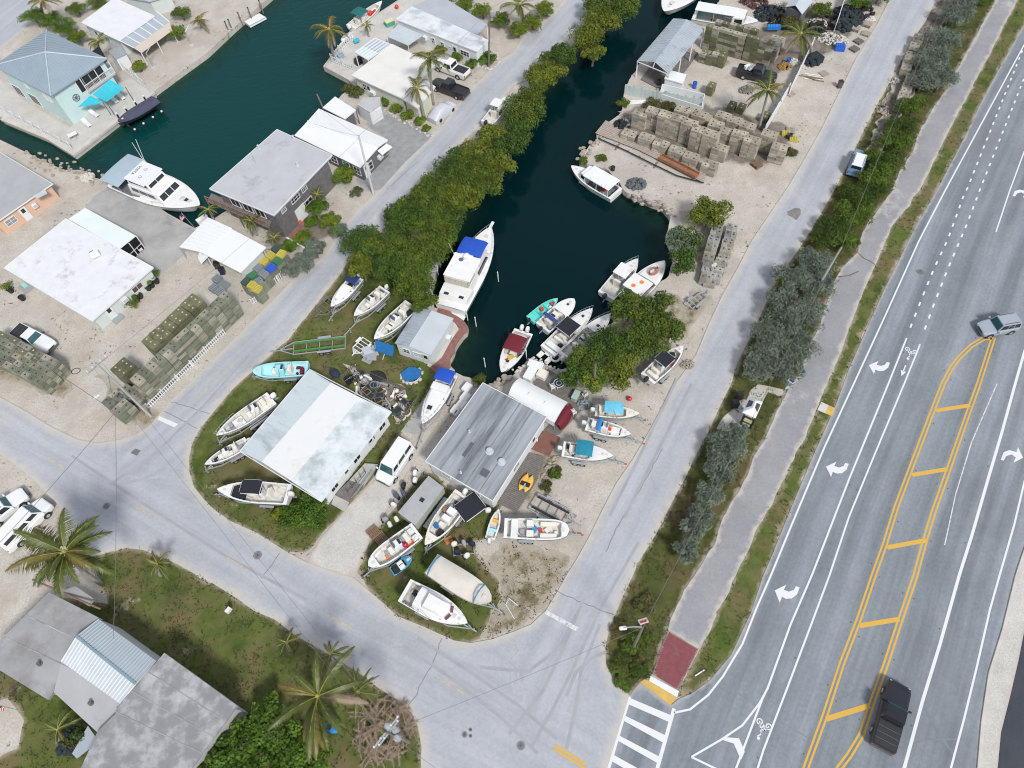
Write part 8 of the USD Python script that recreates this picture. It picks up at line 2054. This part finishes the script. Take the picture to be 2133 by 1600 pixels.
kayak('orange kayak on the plank deck, nearer the mobile home',(1081,1022),(1100,986),YELLOWORANGE,.6);kayak('amber kayak on the plank deck, beside the teal cloth',(1093,1026),(1110,990),YELLOWORANGE,.6);kayak('red kayak lying before the white doors of the wooden house',(598,449),(630,464),M('red_orange_plastic',(.62,.07,.02),.45,.1,2));kayak('blue kayak half under the big drooping palm',(676,1508),(704,1526),M('azure_plastic',(.02,.22,.55),.45,.1,2),.3)
simple('teal_cloth','teal cloth between the two orange kayaks','cloth',(1096,1008),[('fold',MB().rbox([0,0,.2],(1.4,.34,.25),.1,1.05),TURQ),('strap',MB().rbox([0,0,.33],(.2,.5,.06),.02,1.05),BLACK)],0,.38)
kayak('dark blue canoe on the grass behind the big white house',(688,766),(706,788),M('dark_blue_canoe',(.02,.03,.07),.4,.1,2),.3,.5,'canoe');kayak('black upturned dinghy at the back of the fenced scrap yard',(770,776),(806,792),BLACK,.4,.7,'dinghy')
a=[W(x,y,1.75)for x,y in((893,992),(924,1016),(865,1094),(830,1067))];Q=np.array([p[:2]for p in a])
t=thing('cargo_trailer','grey box cargo trailer among the outboards and boats','trailer',(a[0]+a[2])/2*[1,1,0]);part(t,'box',MB().prism(Q,.35,1.70),M('pale_green_box',(.40,.43,.37),.5,.08,1),world=True);part(t,'roof',MB().prism(shapely.geometry.Polygon(Q).buffer(.03,join_style=2),1.70,1.78),M('dusty_grey_roof',(.36,.37,.375),.6,.10,.8,stain=((.28,.28,.28),1.2,.55,1)),world=True);part(t,'roof_vent',MB().box((a[0]+a[2])/2+[0,0,.07],(.4,.4,.1),.9),BLACK,world=True)
for s in(.4,.6):
    for e0,e1 in((a[0],a[3]),(a[1],a[2])):part(t,'wheel',MB().wheel((e0+(e1-e0)*s)*[1,1,0]+[0,0,.3],.3,.2,ax=(a[1]-a[0])/np.linalg.norm(a[1]-a[0])),RUBBER,world=True)
simple('roofing_sheets','stack of long grey roofing sheets beside the cargo trailer','sheets',(908,1070),[('sheet',MB().box([k*.12,.1*k,.2+.05*k],(3.6-.3*k,.55,.04),.92),METAL if k%2 else GALV)for k in range(4)])
for x,y,m,lb in((867,991,WHITE,'white outboard motor nearest the passenger van'),(867,1006,WHITE,'white outboard motor just below the first one by the van'),(843,1018,BLACK,'black outboard motor left of the cargo trailer'),(828,1038,M('slate_blue_cowl',(.07,.10,.15),.35,.1,2),'slate blue outboard motor left of the cargo trailer'),(844,1034,M('slate_blue_cowl',0),'slate outboard cowling against the cargo trailer'),(823,1057,WHITE,'white and grey outboard beside the driveway'),(806,1087,GREYPLASTIC,'grey outboard motor at the driveway edge'),(815,1098,WHITE,'white outboard motor beside the driveway crates'),(829,1087,CREAM,'cream outboard motor at the lower corner of the cargo trailer'),(868,1104,GREYPLASTIC,'grey tilted outboard by the bay boat stern'),(948,1138,CREAM,'cream outboard on the motor rack'),(968,1136,GREYPLASTIC,'grey outboard on the motor rack'),(986,1139,M('navy_cowl',(.02,.025,.06),.25,.1,2),'navy outboard on the motor rack'),(956,1156,M('navy_cowl',0),'dark outboard on the lower side of the motor rack'),(974,1162,WHITE,'white outboard on the lower side of the motor rack'),(1018,1068,WHITE,'white outboard beside the little tender')):
    t=thing('stored_outboard',lb,'outboard motor',W(x,y),_r.uniform(0,6.2));part(t,'cowling',MB().rbox([0,0,.8],(.62,.42,.5),.12),m,smooth=40);part(t,'lower_unit',MB().box([0,0,.3],(.2,.14,.6)).box([-.1,0,.06],(.4,.1,.1)),GREYPLASTIC);part(t,'bracket',MB().box([.34,0,.55],(.18,.32,.4)),BLACK)
simple('motor_rack','grey steel rack holding dark outboards below the orange board','rack',(967,1148),[('frame',MB().beam([-1,-.5,.5],[1,-.5,.5],.07).beam([-1,.5,.5],[1,.5,.5],.07).beam([-1,-.5,.5],[-1,.5,.5],.07).beam([1,-.5,.5],[1,.5,.5],.07),GALV)]+[('stand_leg',MB().beam([x,y,0],[x,y,.5],.07),GALV)for x in(-1,1)for y in(-.5,.5)])
simple('orange_board','orange square board on the grass by the cream boat bow','board',(935,1126),[('panel',MB().box([0,0,.1],(.8,.7,.05),.4),M('orange_board_paint',(.42,.17,.05),.7,.12,2)),('batten',MB().box([0,0,.15],(.7,.08,.05),.4),WOODBROWN)])
def pallet(label,at,m=WOODPALE,rz=0.0,n=1,z=0.0,s=1.15):
    t=thing('pallet',label,'pallet',[*W(*at,z)[:2],z],rz)
    for q in range(n):
        for k in range(7):part(t,'slat',MB().box([(k-3)*s/7,0,.13+q*.15],(s/7-.05,s,.022)),m)
        for k in(-1,0,1):part(t,'bearer',MB().box([0,k*s*.44,.07+q*.15],(s,.09,.09)),m)


for(x,y),rz,n,m,lb in(((1782,63),.9,3,WOODPALE,'pallet pile, left of two beside the upper road edge'),((1806,54),.9,3,WOODPALE,'pallet pile topmost at the road edge by the dark nets'),((1803,72),.9,2,WOODPALE,'pallet pile nearest the road, below the topmost pile'),((1788,88),.55,2,WOODGREY,'dark grey slatted pallet above the blue bin'),((1779,104),.55,2,WOODGREY,'grey slatted pallet beside the blue bin, closest to the yard'),((1716,154),.4,1,WOODPALE,'lone tan pallet on the sand near the dark crate'),((1576,346),.5,3,WOODBROWN,'brown pallet pile at the front corner of the wooden traps'),((1646,274),-.3,2,WOODPALE,'pale pallet beside the yellow and black crates'),((1508,133),.6,3,WOODPALE,'pallet pile at the foot of the olive trap wall'),((1436,108),.8,2,WOODPALE,'pallet beside the dock shelter'),((780,1112),.65,3,WOODBROWN,'brown pallet pile beside the driveway'),((793,1122),.65,2,WOODBROWN,'brown pallet leaning by the bay boat'),((1646,196),.5,1,WOODPALE,'pallet under the white board fence'),((1625,110),.4,3,WOODBROWN,'tall brown slatted pile beside the black work pickup')):pallet(lb,(x,y),m,rz,n)
def drum(label,at,m,r=.3,h=.88,z=0,name='drum'):
    t=thing(name,label,'drum' if name=='drum' else name.split('_')[-1],[*W(*at,z)[:2],z]);part(t,'body',MB().lathe([(.01,0),(r,0),(r*1.02,h*.33),(r,h*.35),(r*1.02,h*.66),(r,h*.68),(r,h),(r*.9,h),(r*.88,h-.05),(.01,h-.05)],(0,0,0),14),m,smooth=40);part(t,'rim',MB().tube([[r*math.cos(k*PI/6),r*math.sin(k*PI/6),h]for k in range(13)],.03,5),BLACK)


drum('blue drum in the open white compound',(1446,183),BLUE);drum('black drum under the sheet fence',(1371,178),BLACK);drum('small black pot on the shore behind the roofed workboat',(1276,354),BLACK,.3,.5);drum('big dark drum in the open compound',(1396,170),M('dark_net_bag',(.07,.06,.06),.9,.2,3),.5,1.0);drum('blue barrel beside the work pickup',(1640,134),BLUE)
for k,(x,y)in enumerate(((328,589),(318,597),(311,603),(294,620),(287,627),(25,608),(49,624))):
    wh=['nearest the corner of the white yard house','second from the corner of the white yard house','third along the wall of the white yard house','fourth along the wall of the white yard house','beside the spiky shrub at the white yard house','by the front step of the white yard house','right of the front step of the white yard house'][k]
    t=thing('plant_pot','black plant pot '+wh,'plant pot',W(x,y));part(t,'pot',MB().lathe([(.01,0),(.3,0),(.38,.6),(.34,.6),(.3,.5),(.01,.5)],(0,0,0),12),BLACK,smooth=40)
    if k in(1,4,5):part(t,'plant',leaf_cloud([(np.array([0,0,.8]),.32)],260,.16,.4,.4,k),BRIGHT)
tree('low_bush','spiky yellowish shrub under the window of the white yard house',276,632,14,.9,YELLOWG,'shrub',trunk=False,n=420,size=.25,slim=.25)
tree('low_bush','green plant at the corner post of the white yard house',322,572,12,1.3,MANG,'shrub',trunk=False,n=420,size=.25,slim=.3);tree('low_bush','leafy potted plant at the front of the white yard house',12,596,12,1.0,YELLOWG,'shrub',trunk=False,n=320,size=.25,slim=.3)
def bin_(label,at,m=BLACK,rz=0):
    t=thing('wheelie_bin',label,'bin',W(*at),rz);part(t,'body',MB().box([0,0,.5],(.5,.55,.9),taper=1.12),m);part(t,'lid',MB().rbox([0,0,1.0],(.62,.66,.1),.04),BLACK);part(t,'wheel',MB().wheel([-.28,.2,.1],.1,.08),RUBBER);part(t,'wheel',MB().wheel([-.28,-.2,.1],.1,.08),RUBBER)


bin_('brown wheelie bin with black lid beside the canal street',(669,526),M('brown_bin',(.16,.09,.055),.5,.1,2));bin_('black bin in front of the white carport',(455,558));bin_('navy bin in front of the white carport, beside the black one',(466,570),M('navy_bin',(.02,.03,.09),.5,.1,2));bin_('black bin behind the bus shelter, upper of two',(1539,830));bin_('black bin behind the bus shelter, lower of two',(1530,847));bin_('dark bin by the roadside sand in the upper yard',(1748,182),M('dark_brown_bin',(.10,.08,.07),.6,.2,2))
def chair(label,at,rz=0.0,z=.3,m=WHITEPAINT):
    t=thing('garden_chair',label,'chair',[*W(*at,z)[:2],z],rz);part(t,'seat',MB().rbox([0,0,.42],(.5,.5,.05),.05),m);part(t,'backrest',MB().box([-.24,0,.68],(.05,.48,.5)),m)
    for x in(-.2,.2):
        for y in(-.22,.22):part(t,'leg',MB().beam([x,y,0],[x*.9,y,.42],.05),m)
    for y in(-.25,.25):part(t,'armrest',MB().box([0,y,.62],(.45,.05,.04)),m)


chair('white plastic chair beside the maroon tarpaulin',(1195,862),.5);chair('white plastic chair beside the green bench box',(1218,826),2.2);chair('white chair left of the round garden table',(1151,810),.3);chair('white chair half under the tree by the round table',(1174,793),3.6);chair('white upturned chair under the bright green tree',(1206,798),1.2);chair('white chair on the brown mat by the mobile home',(1114,920),2.0);chair('white chair by the porch screen of the white yard house',(296,524),.6,0)
simple('garden_table','round white metal garden table on the deck','table',(1164,805),[('top_ring',MB().tube([[.55*math.cos(k*PI/8),.55*math.sin(k*PI/8),.72]for k in range(17)],.035,5),WHITEPAINT),('inner_ring',MB().tube([[.28*math.cos(k*PI/8),.28*math.sin(k*PI/8),.72]for k in range(17)],.025,5),WHITEPAINT),('top_glass',MB().cyl([0,0,.69],.53,.015,20),WINGLASS)]+[('leg',MB().beam([.15*math.cos(q),.15*math.sin(q),.7],[.45*math.cos(q),.45*math.sin(q),0],.05),WHITEPAINT)for q in(0,2.1,4.2)],z=.3)
simple('bench_box','pale green storage bench box on the deck','box',(1199,828),[('body',MB().rbox([0,0,.3],(1.1,.6,.6),.04,1.0),M('pale_green_plastic',(.36,.48,.43),.5,.06,2)),('lid',MB().rbox([0,0,.64],(1.16,.66,.1),.04,1.0),M('pale_green_plastic',0))],z=.3)
simple('chest_freezer','white chest freezer on the lower dock beside the tent','freezer',(1106,784),[('body',MB().rbox([0,0,.45],(1.9,1.0,.85),.05,1.0),WHITE),('lid',MB().rbox([0,0,.92],(1.95,1.05,.12),.05,1.0),WHITE)]);simple('cold_locker','white locker at the water end of the lower dock','locker',(1116,769),[('body',MB().rbox([0,0,.5],(1.7,.8,1.0),.05,-.48),WHITE),('lid',MB().rbox([0,0,1.04],(1.75,.85,.1),.04,-.48),WHITE)]);simple('ice_chest','square white chest on the plank deck beside the freezer','chest',(1130,786),[('body',MB().rbox([0,0,.4],(1.0,1.1,.8),.06,.9),WHITE),('lid',MB().rbox([0,0,.84],(1.04,1.14,.1),.04,.9),CREAM)])
for k,(x,y)in enumerate(((974,813),(970,832),(962,846),(950,858))):simple('white_appliance',['white washing machine beside the cabin cruiser on the ramp','white cabinet with tan lid behind the grey mobile home','white chest halfway along the grey mobile home wall','low white box nearest the ramp trailer tongue'][k],'appliance',(x,y),[('body',MB().rbox([0,0,.4],(1.1,.9,.8-.1*k),.08,.9),WHITE),('door',MB().box([0,-.4,.45],(.6,.12,.4),.9),CREAM)])
simple('covered_pool','round garden pool under a blue cover ringed with pale blocks','pool',(858,783),[('cover',MB().prism([(1.02*(1+.14*math.sin(2.3*q)+.1*math.sin(5*q))*math.cos(q),.9*(1+.1*math.cos(3*q))*math.sin(q))for q in np.arange(0,6.28,.22)],.3,.46),BRIGHTBLUE),('wall',MB().lathe([(1.0,0),(.98,.3)],(0,0,0),18),WHITEPAINT)]+[('block',MB().rbox([1.2*math.cos(q),1.08*math.sin(q),.1],(.4,.26,.22),.06,q+1.3),PALECONC)for q in(0.2,.7,2.9,3.3,3.8,4.2,4.6,5.1,5.6)])
simple('leaning_panel','bright blue panel leaning by the scrap trailer','panel',(803,733),[('panel',MB().box([0,0,.75],(.12,2.4,1.3),R=rot(1.1)@np.array([[.8,0,.6],[0,1,0],[-.6,0,.8]])),BRIGHTBLUE),('edge',MB().beam([-.3,-1.1,.1],[.3,1.1,.1],.06),WHITEPAINT)])
simple('scrap_sheets','pile of crumpled pale sheet metal on the grass','scrap',(776,742),[('sheet',MB().box([_r.uniform(-.5,.5),_r.uniform(-.6,.6),.15+.12*k],(1.6-.1*k,1.1,.05),R=rot(_r.uniform(0,3))@np.array([[1,0,0],[0,.98,-.2],[0,.2,.98]])),METALPALE if k%2 else GREYPLASTIC)for k in range(6)])
# the fenced scrap yard behind the big white house: boards, tubs, lower units
t=thing('scrap_yard_fence','low weathered board fence around the scrap heap behind the big white house','fence',W(780,820))
P=[W(*q)for q in((712,790),(738,766),(800,795),(842,812),(872,830),(838,880),(822,868))]
for a_,b_ in zip(P[:-1],P[1:]):
    n=max(2,int(np.linalg.norm(b_-a_)/.22))
    for k in range(n):part(t,'picket',MB().box(a_+(b_-a_)*(k+.5)/n+[0,0,.35],(.15,.03,.7+_r.uniform(-.1,.1)),math.atan2(*(b_-a_)[1::-1])),WOODGREY,world=True)
SC=[('tub',BLACK,'black tub'),('crate',DARKGREY,'dark crate'),('coil',ROPE,'coil of pale rope'),('plank',WOODPALE,'loose pale plank'),('unit',GREYPLASTIC,'grey engine leg'),('unit',WHITE,'white engine leg'),('float',CREAM,'cream float'),('crate',M('amber_crate',(.26,.18,.06),.6,.2,3),'amber plastic crate'),('bucket',GREYPLASTIC,'grey bucket'),('crate',DKG,'dark green crate')]
near=['by the roof edge','near the black dinghy','beside the covered pool','against the board fence','in the middle','at the ramp end','near the canoe','by the fence corner']
def junk(label,c,kind,m,s=1.0):
    t=thing('junk_'+kind if kind!='plank' else 'loose_board',label,{'unit':'engine leg'}.get(kind,kind),c,_r.uniform(0,6.2))
    if kind in('tub','bucket'):part(t,'side',MB().lathe([(.01,.02),(.3*s,.02),(.4*s,.5*s),(.36*s,.5*s),(.28*s,.08),(.01,.08)],(0,0,0),12),m,smooth=40);part(t,'handle',MB().tube([[-.38*s,0,.5*s],[0,0,.62*s],[.38*s,0,.5*s]],.015,4),GALV)
    elif kind=='crate':part(t,'side',MB().rbox([0,0,.25*s],(.8*s,.6*s,.5*s),.04),m);part(t,'inside',MB().box([0,0,.5*s],(.66*s,.46*s,.02)),BLACK)
    elif kind=='coil':
        part(t,'rope',MB().tube([[(.2+.02*(k%9))*math.cos(k*.7)*s*1.6,(.2+.02*(k%9))*math.sin(k*.7)*s*1.6,.05+.008*k]for k in range(46)],.04,4),m);part(t,'tail',MB().tube([[.3,.2,.05],[.7,.4,.04],[.9,.1,.04]],.035,4),m)
    elif kind=='plank':part(t,'board',MB().box([0,0,.1],(2.0*s,.16,.04)),m)
    elif kind=='float':part(t,'ball',MB().ball([0,0,.25],.26*s,10,6),m,smooth=True);part(t,'eye',MB().cyl([0,0,.48*s],.05,.08,6),BLACK)
    else:part(t,'leg',MB().box([0,0,.2],(1.0,.2,.22)).box([-.5,0,.2],(.24,.4,.16)),m);part(t,'propeller',MB().wheel([.56,0,.2],.2,.05,ax=(1,0,0),seg=6),BLACK)


for k in range(72):
    u,v_=_r.random(),_r.random();c=W(738+130*u-(14+18*u)*v_,772+60*u+(30+12*u)*v_);kd,m,lb=SC[k%len(SC)]
    junk(f'{lb} in the scrap yard {near[(k * 5 + k // 8) % 8]}'+['',', half buried',', lying on its side',', tipped over',', next to the planks',', under a board',', upside down',', propped up',', at the back'][k//8],c,kd,m,_r.uniform(.8,1.3))
# tackle yard at the top: nets, floats, ropes, tubs
def heap(name,label,cat,at,R,h,m,n=60,s=.22,pn='piece'):
    t=thing(name,label,cat,W(*at));mb=MB()
    for k in range(n):
        a_,q=_r.uniform(0,2*PI),R*math.sqrt(_r.random());mb.ball([q*math.cos(a_),q*math.sin(a_)*.8,h*(1-(q/R)**2)*_r.uniform(.4,1)+.1],s*_r.uniform(.6,1.3,3),6,4)
    part(t,pn,mb,m,kind='stuff')


NET=M('dark_netting',(.035,.038,.042),.9,.4,4,island=.5);NETB=M('blue_black_netting',(.04,.055,.075),.9,.4,4,island=.5);FOAM=M('white_foam',(.62,.60,.54),.7,.1,3,island=.15)
for x,y,R,h,m,s,lb,cat in((1725,82,1.6,.7,FOAM,.16,'heap of white foam floats, left of the blue bin','floats'),(1742,88,1.7,.8,FOAM,.16,'bigger heap of white foam floats against the blue bin','floats'),(1620,16,1.2,.6,FOAM,.14,'little heap of white floats by the lobster boat bow','floats'),(1634,140,1.0,.6,M('mixed_floats',(.60,.45,.10),.6,.5,5,island=.5),.16,'heap of yellow and white floats beside the work pickup','floats'),(1652,132,.8,.6,FOAM,.16,'heap of white floats by the board fence','floats'),(1700,52,1.6,.8,FOAM,.13,'scattered pale floats under the yard palm','floats'),(1812,42,.8,.4,FOAM,.15,'small heap of pale floats at the road edge','floats'),
                           (1602,30,2.4,.9,NETB,.35,'blue black net heap left of the tackle shed','nets'),(1622,42,2.2,.9,NET,.35,'black net heap in front of the tackle shed','nets'),(1760,38,2.8,1.0,NETB,.4,'broad heap of dark nets beside the whitewashed fence','nets'),(1785,28,2.6,1.0,NET,.4,'dark net heap nearest the upper road','nets'),(1640,50,1.8,.8,NET,.35,'dark heap of gear under the palm','nets'),(1700,60,2.0,.8,NET,.3,'dark heap of lines beyond the palm','nets'),(1756,56,2.0,.8,NETB,.35,'bluish net heap above the slatted pallets','nets'),(1692,130,1.3,.9,NETB,.3,'slate net heap beside the dark square cage','nets'),(1570,5,2.2,.9,M('rusty_heap',(.16,.09,.06),.9,.4,3,island=.4),.3,'rusty gear heap at the top edge by the lobster boat','gear'),(1296,262,1.2,.6,NET,.25,'tangle of bicycles and bags by the loading dock','gear'),(1312,255,1.0,.6,GRN,.25,'grey bags on the loading dock','bags'),(1325,385,1.2,.5,DARKGREY,.25,'dark scrap behind the roofed workboat','gear'),(1555,190,1.0,.7,M('shell_heap',(.34,.33,.32),.9,.3,5,island=.4),.18,'grey shell heap beside the yard palm','shells'),(985,1000,.8,.4,BLACK,.2,'dark gear under the end of the grey mobile home','gear'),(1215,845,.8,.5,GRN,.2,'grey engine parts behind the sky blue topped skiff','gear'),(1480,562,.9,.9,FOAM,.3,'white bagged bundle on the grey trap stacks','bundle'),(150,1545,1.3,.7,NETB,.3,'dark clutter in the yard beside the workshop','gear'),(185,372,1.0,.5,FOAM,.25,'white fish boxes and scrap behind the sport fishing boat','gear'),(1432,760,.8,.15,ROCK,.1,'pale scraps on the sand verge','stones')):
    heap(cat.replace(' ','_')+'_heap',lb,cat,(x,y),R,h,m,90 if s<.2 else 60,s)
crate('deep blue open bin beside the pallets',W(1748,104),(1.3,.9,.8),BLUE,-.3,'blue_bin');crate('bright blue tub on the grey cages by the lobster boat',W(1611,60,.5),(1.9,.7,.5),M('sky_bin',(.02,.2,.6),.4,.1,2),-.15,'blue_tub');crate('square dark wire cage standing on the sand',W(1698,128),(1.3,1.7,1.0),NETB,.4,'wire_cage');crate('grey wire cage beside the tall brown pile',W(1608,112),(1.4,1.2,1.6),GRN,rz4,'wire_cage');crate('yellow crate beside the pale pallet',W(1636,281),(1.0,.8,.4),YELLOW,-.3);crate('second yellow crate beside the black one',W(1652,292),(1.0,.8,.4),YELLOW,-.3);crate('black crate between the yellow crates',W(1643,286),(.8,.8,.42),BLACK,-.3)
simple('timber_scraps','white edged timber offcuts on the sand beside the tan pallet','timber',(1690,163),[('board',MB().box([_r.uniform(-.6,.6),.25*k-.6,.08],(2.2,.16,.06),-.35+_r.normal(0,.08)),WHITEPAINT if k%2 else WOODBROWN)for k in range(6)]);simple('white_pipes','bundle of white pipes on the weeds by the sheet fence','pipes',(1322,217),[('pipe',MB().tube([[-1.6,.2*k,.1],[1.6,.15*k-.2,.15]],.06,6),WHITEPAINT)for k in range(5)])
# turquoise shade sails, flags, patio furniture
t=thing('shade_sail','large turquoise shade sail over the aqua house patio','shade sail',W(225,190));a,b,c,d=W(228,163,3.4),W(262,183,2.3),W(222,214,2.2),W(190,198,3.0)
g=[[(a*(1-u)+b*u)*(1-v_)+(d*(1-u)+c*u)*v_-[0,0,.25*math.sin(PI*u)*math.sin(PI*v_)]for u in np.linspace(0.04,.96,7)]for v_ in np.linspace(.04,.96,7)]
part(t,'fabric',MB().loft(g,closed=False,cap=False),TURQ,smooth=50,world=True)
for p in(b,c):part(t,'mast',MB().cyl(p*[1,1,0],.06,p[2]+.1,8),DARKGREY,world=True)
t=thing('shade_sail','smaller turquoise shade sail against the aqua house wall','shade sail',W(190,215));part(t,'fabric',MB().slab([W(188,199,2.9),W(214,213,2.3),W(198,218,2.3),W(162,223,2.4)],.03),TURQ,world=True);part(t,'mast',MB().cyl(W(214,213,2.3)*[1,1,0],.05,2.3,8),DARKGREY,world=True)
def lounger(label,at,rz,z=.02):simple('sun_lounger',label,'lounger',at,[('bed',MB().rbox([-.2,0,.35],(1.3,.6,.08),.03),WHITEPAINT),('backrest',MB().box([.65,0,.52],(.7,.6,.07),R=np.array([[.85,0,-.52],[0,1,0],[.52,0,.85]])),WHITEPAINT)]+[('leg',MB().beam([x,y,0],[x,y,.33],.06),WHITEPAINT)for x in(-.7,.5)for y in(-.25,.25)],rz,z)


lounger('white sun lounger on the patio by the aqua house wall',(199,241),2.4);lounger('second white sun lounger nearer the seawall corner',(184,261),2.3);lounger('white lounger under the end of the shade sail',(241,212),2.3);lounger('white lounger at the boat lift under the large sail',(255,205),2.3)
simple('patio_table','white glass topped table at the seawall corner','table',(156,288),[('top',MB().rbox([0,0,.72],(1.3,.8,.05),.02,.6),WHITEPAINT)]+[('leg',MB().beam([x,y,0],[x,y,.7],.05),GALV)for x in(-.45,.45)for y in(-.3,.3)])
def flag(label,base,h,tip,seed=1):
    t=thing('flag',label,'flag',W(*base));part(t,'staff',MB().tube([[0,0,0],[*tip,h]],.03,5),GALV);o=np.array([*tip,h])*.97
    for k in range(7):
        rr=[[o+np.array([-.55*u-.1*math.sin(u*4),-.25*u,-.13*(k+e)-.5*u])for e in(0,1)]for u in np.linspace(0,1,6)];part(t,'stripe',MB().loft(rr,closed=False,cap=False),RED if k%2==0 else WHITEPAINT)
    rr=[[o+np.array([-.55*u-.1*math.sin(u*4),-.25*u-.02,-.13*e-.5*u])for e in(-.02,3.6)]for u in np.linspace(0,.42,4)];part(t,'canton',MB().loft(rr,closed=False,cap=False),M('navy_cloth',(.02,.03,.15),.8,.1,3))


flag('striped flag on a staff at the head of the left canal',(405,474),2.4,(-.7,.4));flag('striped flag hanging from the aqua house balcony',(222,172),4.4,(-.1,0));flag('striped flag in the yard left of the workshop',(50,1482),3.0,(-.3,.2))
simple('dock_box','white dock box at the head of the left canal','dock box',(424,461),[('body',MB().rbox([0,0,.3],(1.5,.6,.6),.05,.7),WHITE),('lid',MB().rbox([0,0,.62],(1.56,.66,.08),.03,.7),WHITE)]);simple('steel_davit','grey steel boat davit on the far canal bank','davit',(320,140),[('post',MB().tube([[0,0,0],[0,0,2.4],[.8,.6,3.0]],.08,6),GALV),('plate',MB().box([0,0,.05],(.6,.6,.1)),PALECONC)]);simple('steel_davit','second steel boat davit nearer the porch of the white flat house','davit',(400,95),[('post',MB().tube([[0,0,0],[0,0,2.4],[.8,.9,3.0]],.08,6),GALV),('plate',MB().box([0,0,.05],(.6,.6,.1)),PALECONC)])
simple('garden_hut','small grey louvred hut between the aqua house and the white flat house','hut',(260,135),[('wall',MB().box([0,0,1.0],(1.7,2.4,2.0),.6),WHITEPAINT),('roof',MB().box([0,0,2.08],(1.9,2.6,.14),.6),GALV),('door',MB().box([-.35,-1.1,.9],(.8,.1,1.6),.6),GREYPLASTIC)])
simple('mailbox','white mailbox post at the end of the street hedge','mailbox',(1089,74),[('post',MB().box([0,0,.6],(.12,.12,1.2)),WHITEPAINT),('box',MB().rbox([0,.1,1.2],(.3,.6,.3),.1),WHITE)]);simple('lawn_sign','small white sign board standing on the rough lawn','sign',(482,1275),[('board',MB().box([0,0,.7],(.55,.3,.5),.9),WHITEPAINT),('post',MB().box([0,0,.3],(.08,.08,.6)),GALV)])
simple('solar_sign','pole with small blue solar panel beside the bus shelter','solar panel',(1628,828),[('post',MB().cyl([0,0,0],.05,3.2,8),GALV),('panel_frame',MB().box([.1,0,3.35],(.82,.62,.05),R=rot(.7)@np.array([[.8,0,.6],[0,1,0],[-.6,0,.8]])),WHITEPAINT),('panel',MB().box([.12,0,3.385],(.70,.50,.03),R=rot(.7)@np.array([[.8,0,.6],[0,1,0],[-.6,0,.8]])),M('solar_cell',(.02,.08,.20),.2,.1,4)),('sign_board',MB().box([0,-.08,2.2],(.4,.04,.5)),M('pale_blue_sign',(.4,.5,.56),.5,.1,3))])
simple('fallen_bollard','white marker post lying on the grass by the brick ramp','post',(1457,1402),[('post',MB().tube([[-.45,-.2,.1],[.45,.2,.1]],.06,8),WHITEPAINT),('band',MB().tube([[.2,.09,.1],[.3,.133,.1]],.065,8),GREYPLASTIC)]);simple('pipe_frame','bent white pipe frame on the corner sand','frame',(1068,1272),[('pipe',MB().tube([[-.6,.6,.1],[-.2,1.0,.5],[.5,.4,.1]],.04,6),WHITEPAINT),('pipe',MB().tube([[-.6,.6,.1],[.1,-.8,.1]],.04,6),WHITEPAINT)])
simple('red_buoy','red float ball on the sand by the sky blue topped skiff','buoy',(1311,833),[('ball',MB().ball([0,0,.25],.28,10,6),RED),('eye',MB().cyl([0,0,.5],.05,.08,6),BLACK)]);simple('red_buoy','red float ball on the mobile home patio','buoy',(827,18),[('ball',MB().ball([0,0,.3],.34,10,6),RED),('eye',MB().cyl([0,0,.6],.05,.08,6),BLACK)])
simple('patio_grill','black covered grill behind the cream house','grill',(748,133),[('body',MB().rbox([0,0,.5],(1.2,.8,1.0),.12,.8),BLACK),('shelf',MB().box([.7,0,.8],(.4,.5,.05),.8),DARKGREY)]);simple('patio_bin','blue grey storage bin on the cream house patio','bin',(711,121),[('body',MB().rbox([0,0,.3],(.9,.6,.6),.05,.5),M('blue_grey_plastic',(.25,.36,.42),.5,.1,2)),('lid',MB().rbox([0,0,.64],(.95,.65,.08),.04,.5),M('blue_grey_plastic',0))]);simple('aqua_cart','aqua tub cart on the cream house patio','cart',(744,90),[('tub',MB().rbox([0,0,.5],(.9,.6,.4),.1,.5),TURQ),('wheel',MB().wheel([0,.3,.2],.2,.1),BLACK)]);simple('yellow_green_table','pale yellow topped green table beside the mobile home awning','table',(812,52),[('top',MB().rbox([0,0,.75],(1.4,.9,.1),.04,.5),M('pale_yellow',(.6,.58,.35),.6,.1,2)),('base',MB().rbox([0,0,.35],(1.5,1.0,.7),.05,.5),M('green_base',(.08,.3,.22),.6,.1,2))])
simple('drive_bench','grey wooden bench on the gravel drive by the door canopy','bench',(800,330),[('seat',MB().box([0,0,.42],(1.6,.45,.06),.7),WOODPALE),('backrest',MB().box([-.15,.2,.7],(1.6,.06,.4),.7),WOODPALE)]+[('leg',MB().box([x*.76,x*.64,.2],(.08,.35,.4),.7),WOODPALE)for x in(-.8,.8)])
simple('picnic_table','brown board table against the fence under the yard palm','table',(1740,55),[('top',MB().box([0,0,.7],(1.5,.8,.06),.4),WOODBROWN)]+[('leg',MB().box([x,0,.35],(.08,.6,.7),.4),WOODBROWN)for x in(-.5,.5)])
heap('carcass_stones','pale stones spilled at the hedge foot beside the road','stones',(1838,235),.9,.2,ROCK,30,.16);heap('white_rope_heap','pale rope strewn on the dark ground beside the silver hedge','rope',(1862,170),.9,.25,ROPE,40,.12);heap('bark_heap','brown husks at the foot of the dead frond heap','husks',(822,1560),.9,.2,DEADF,30,.14)
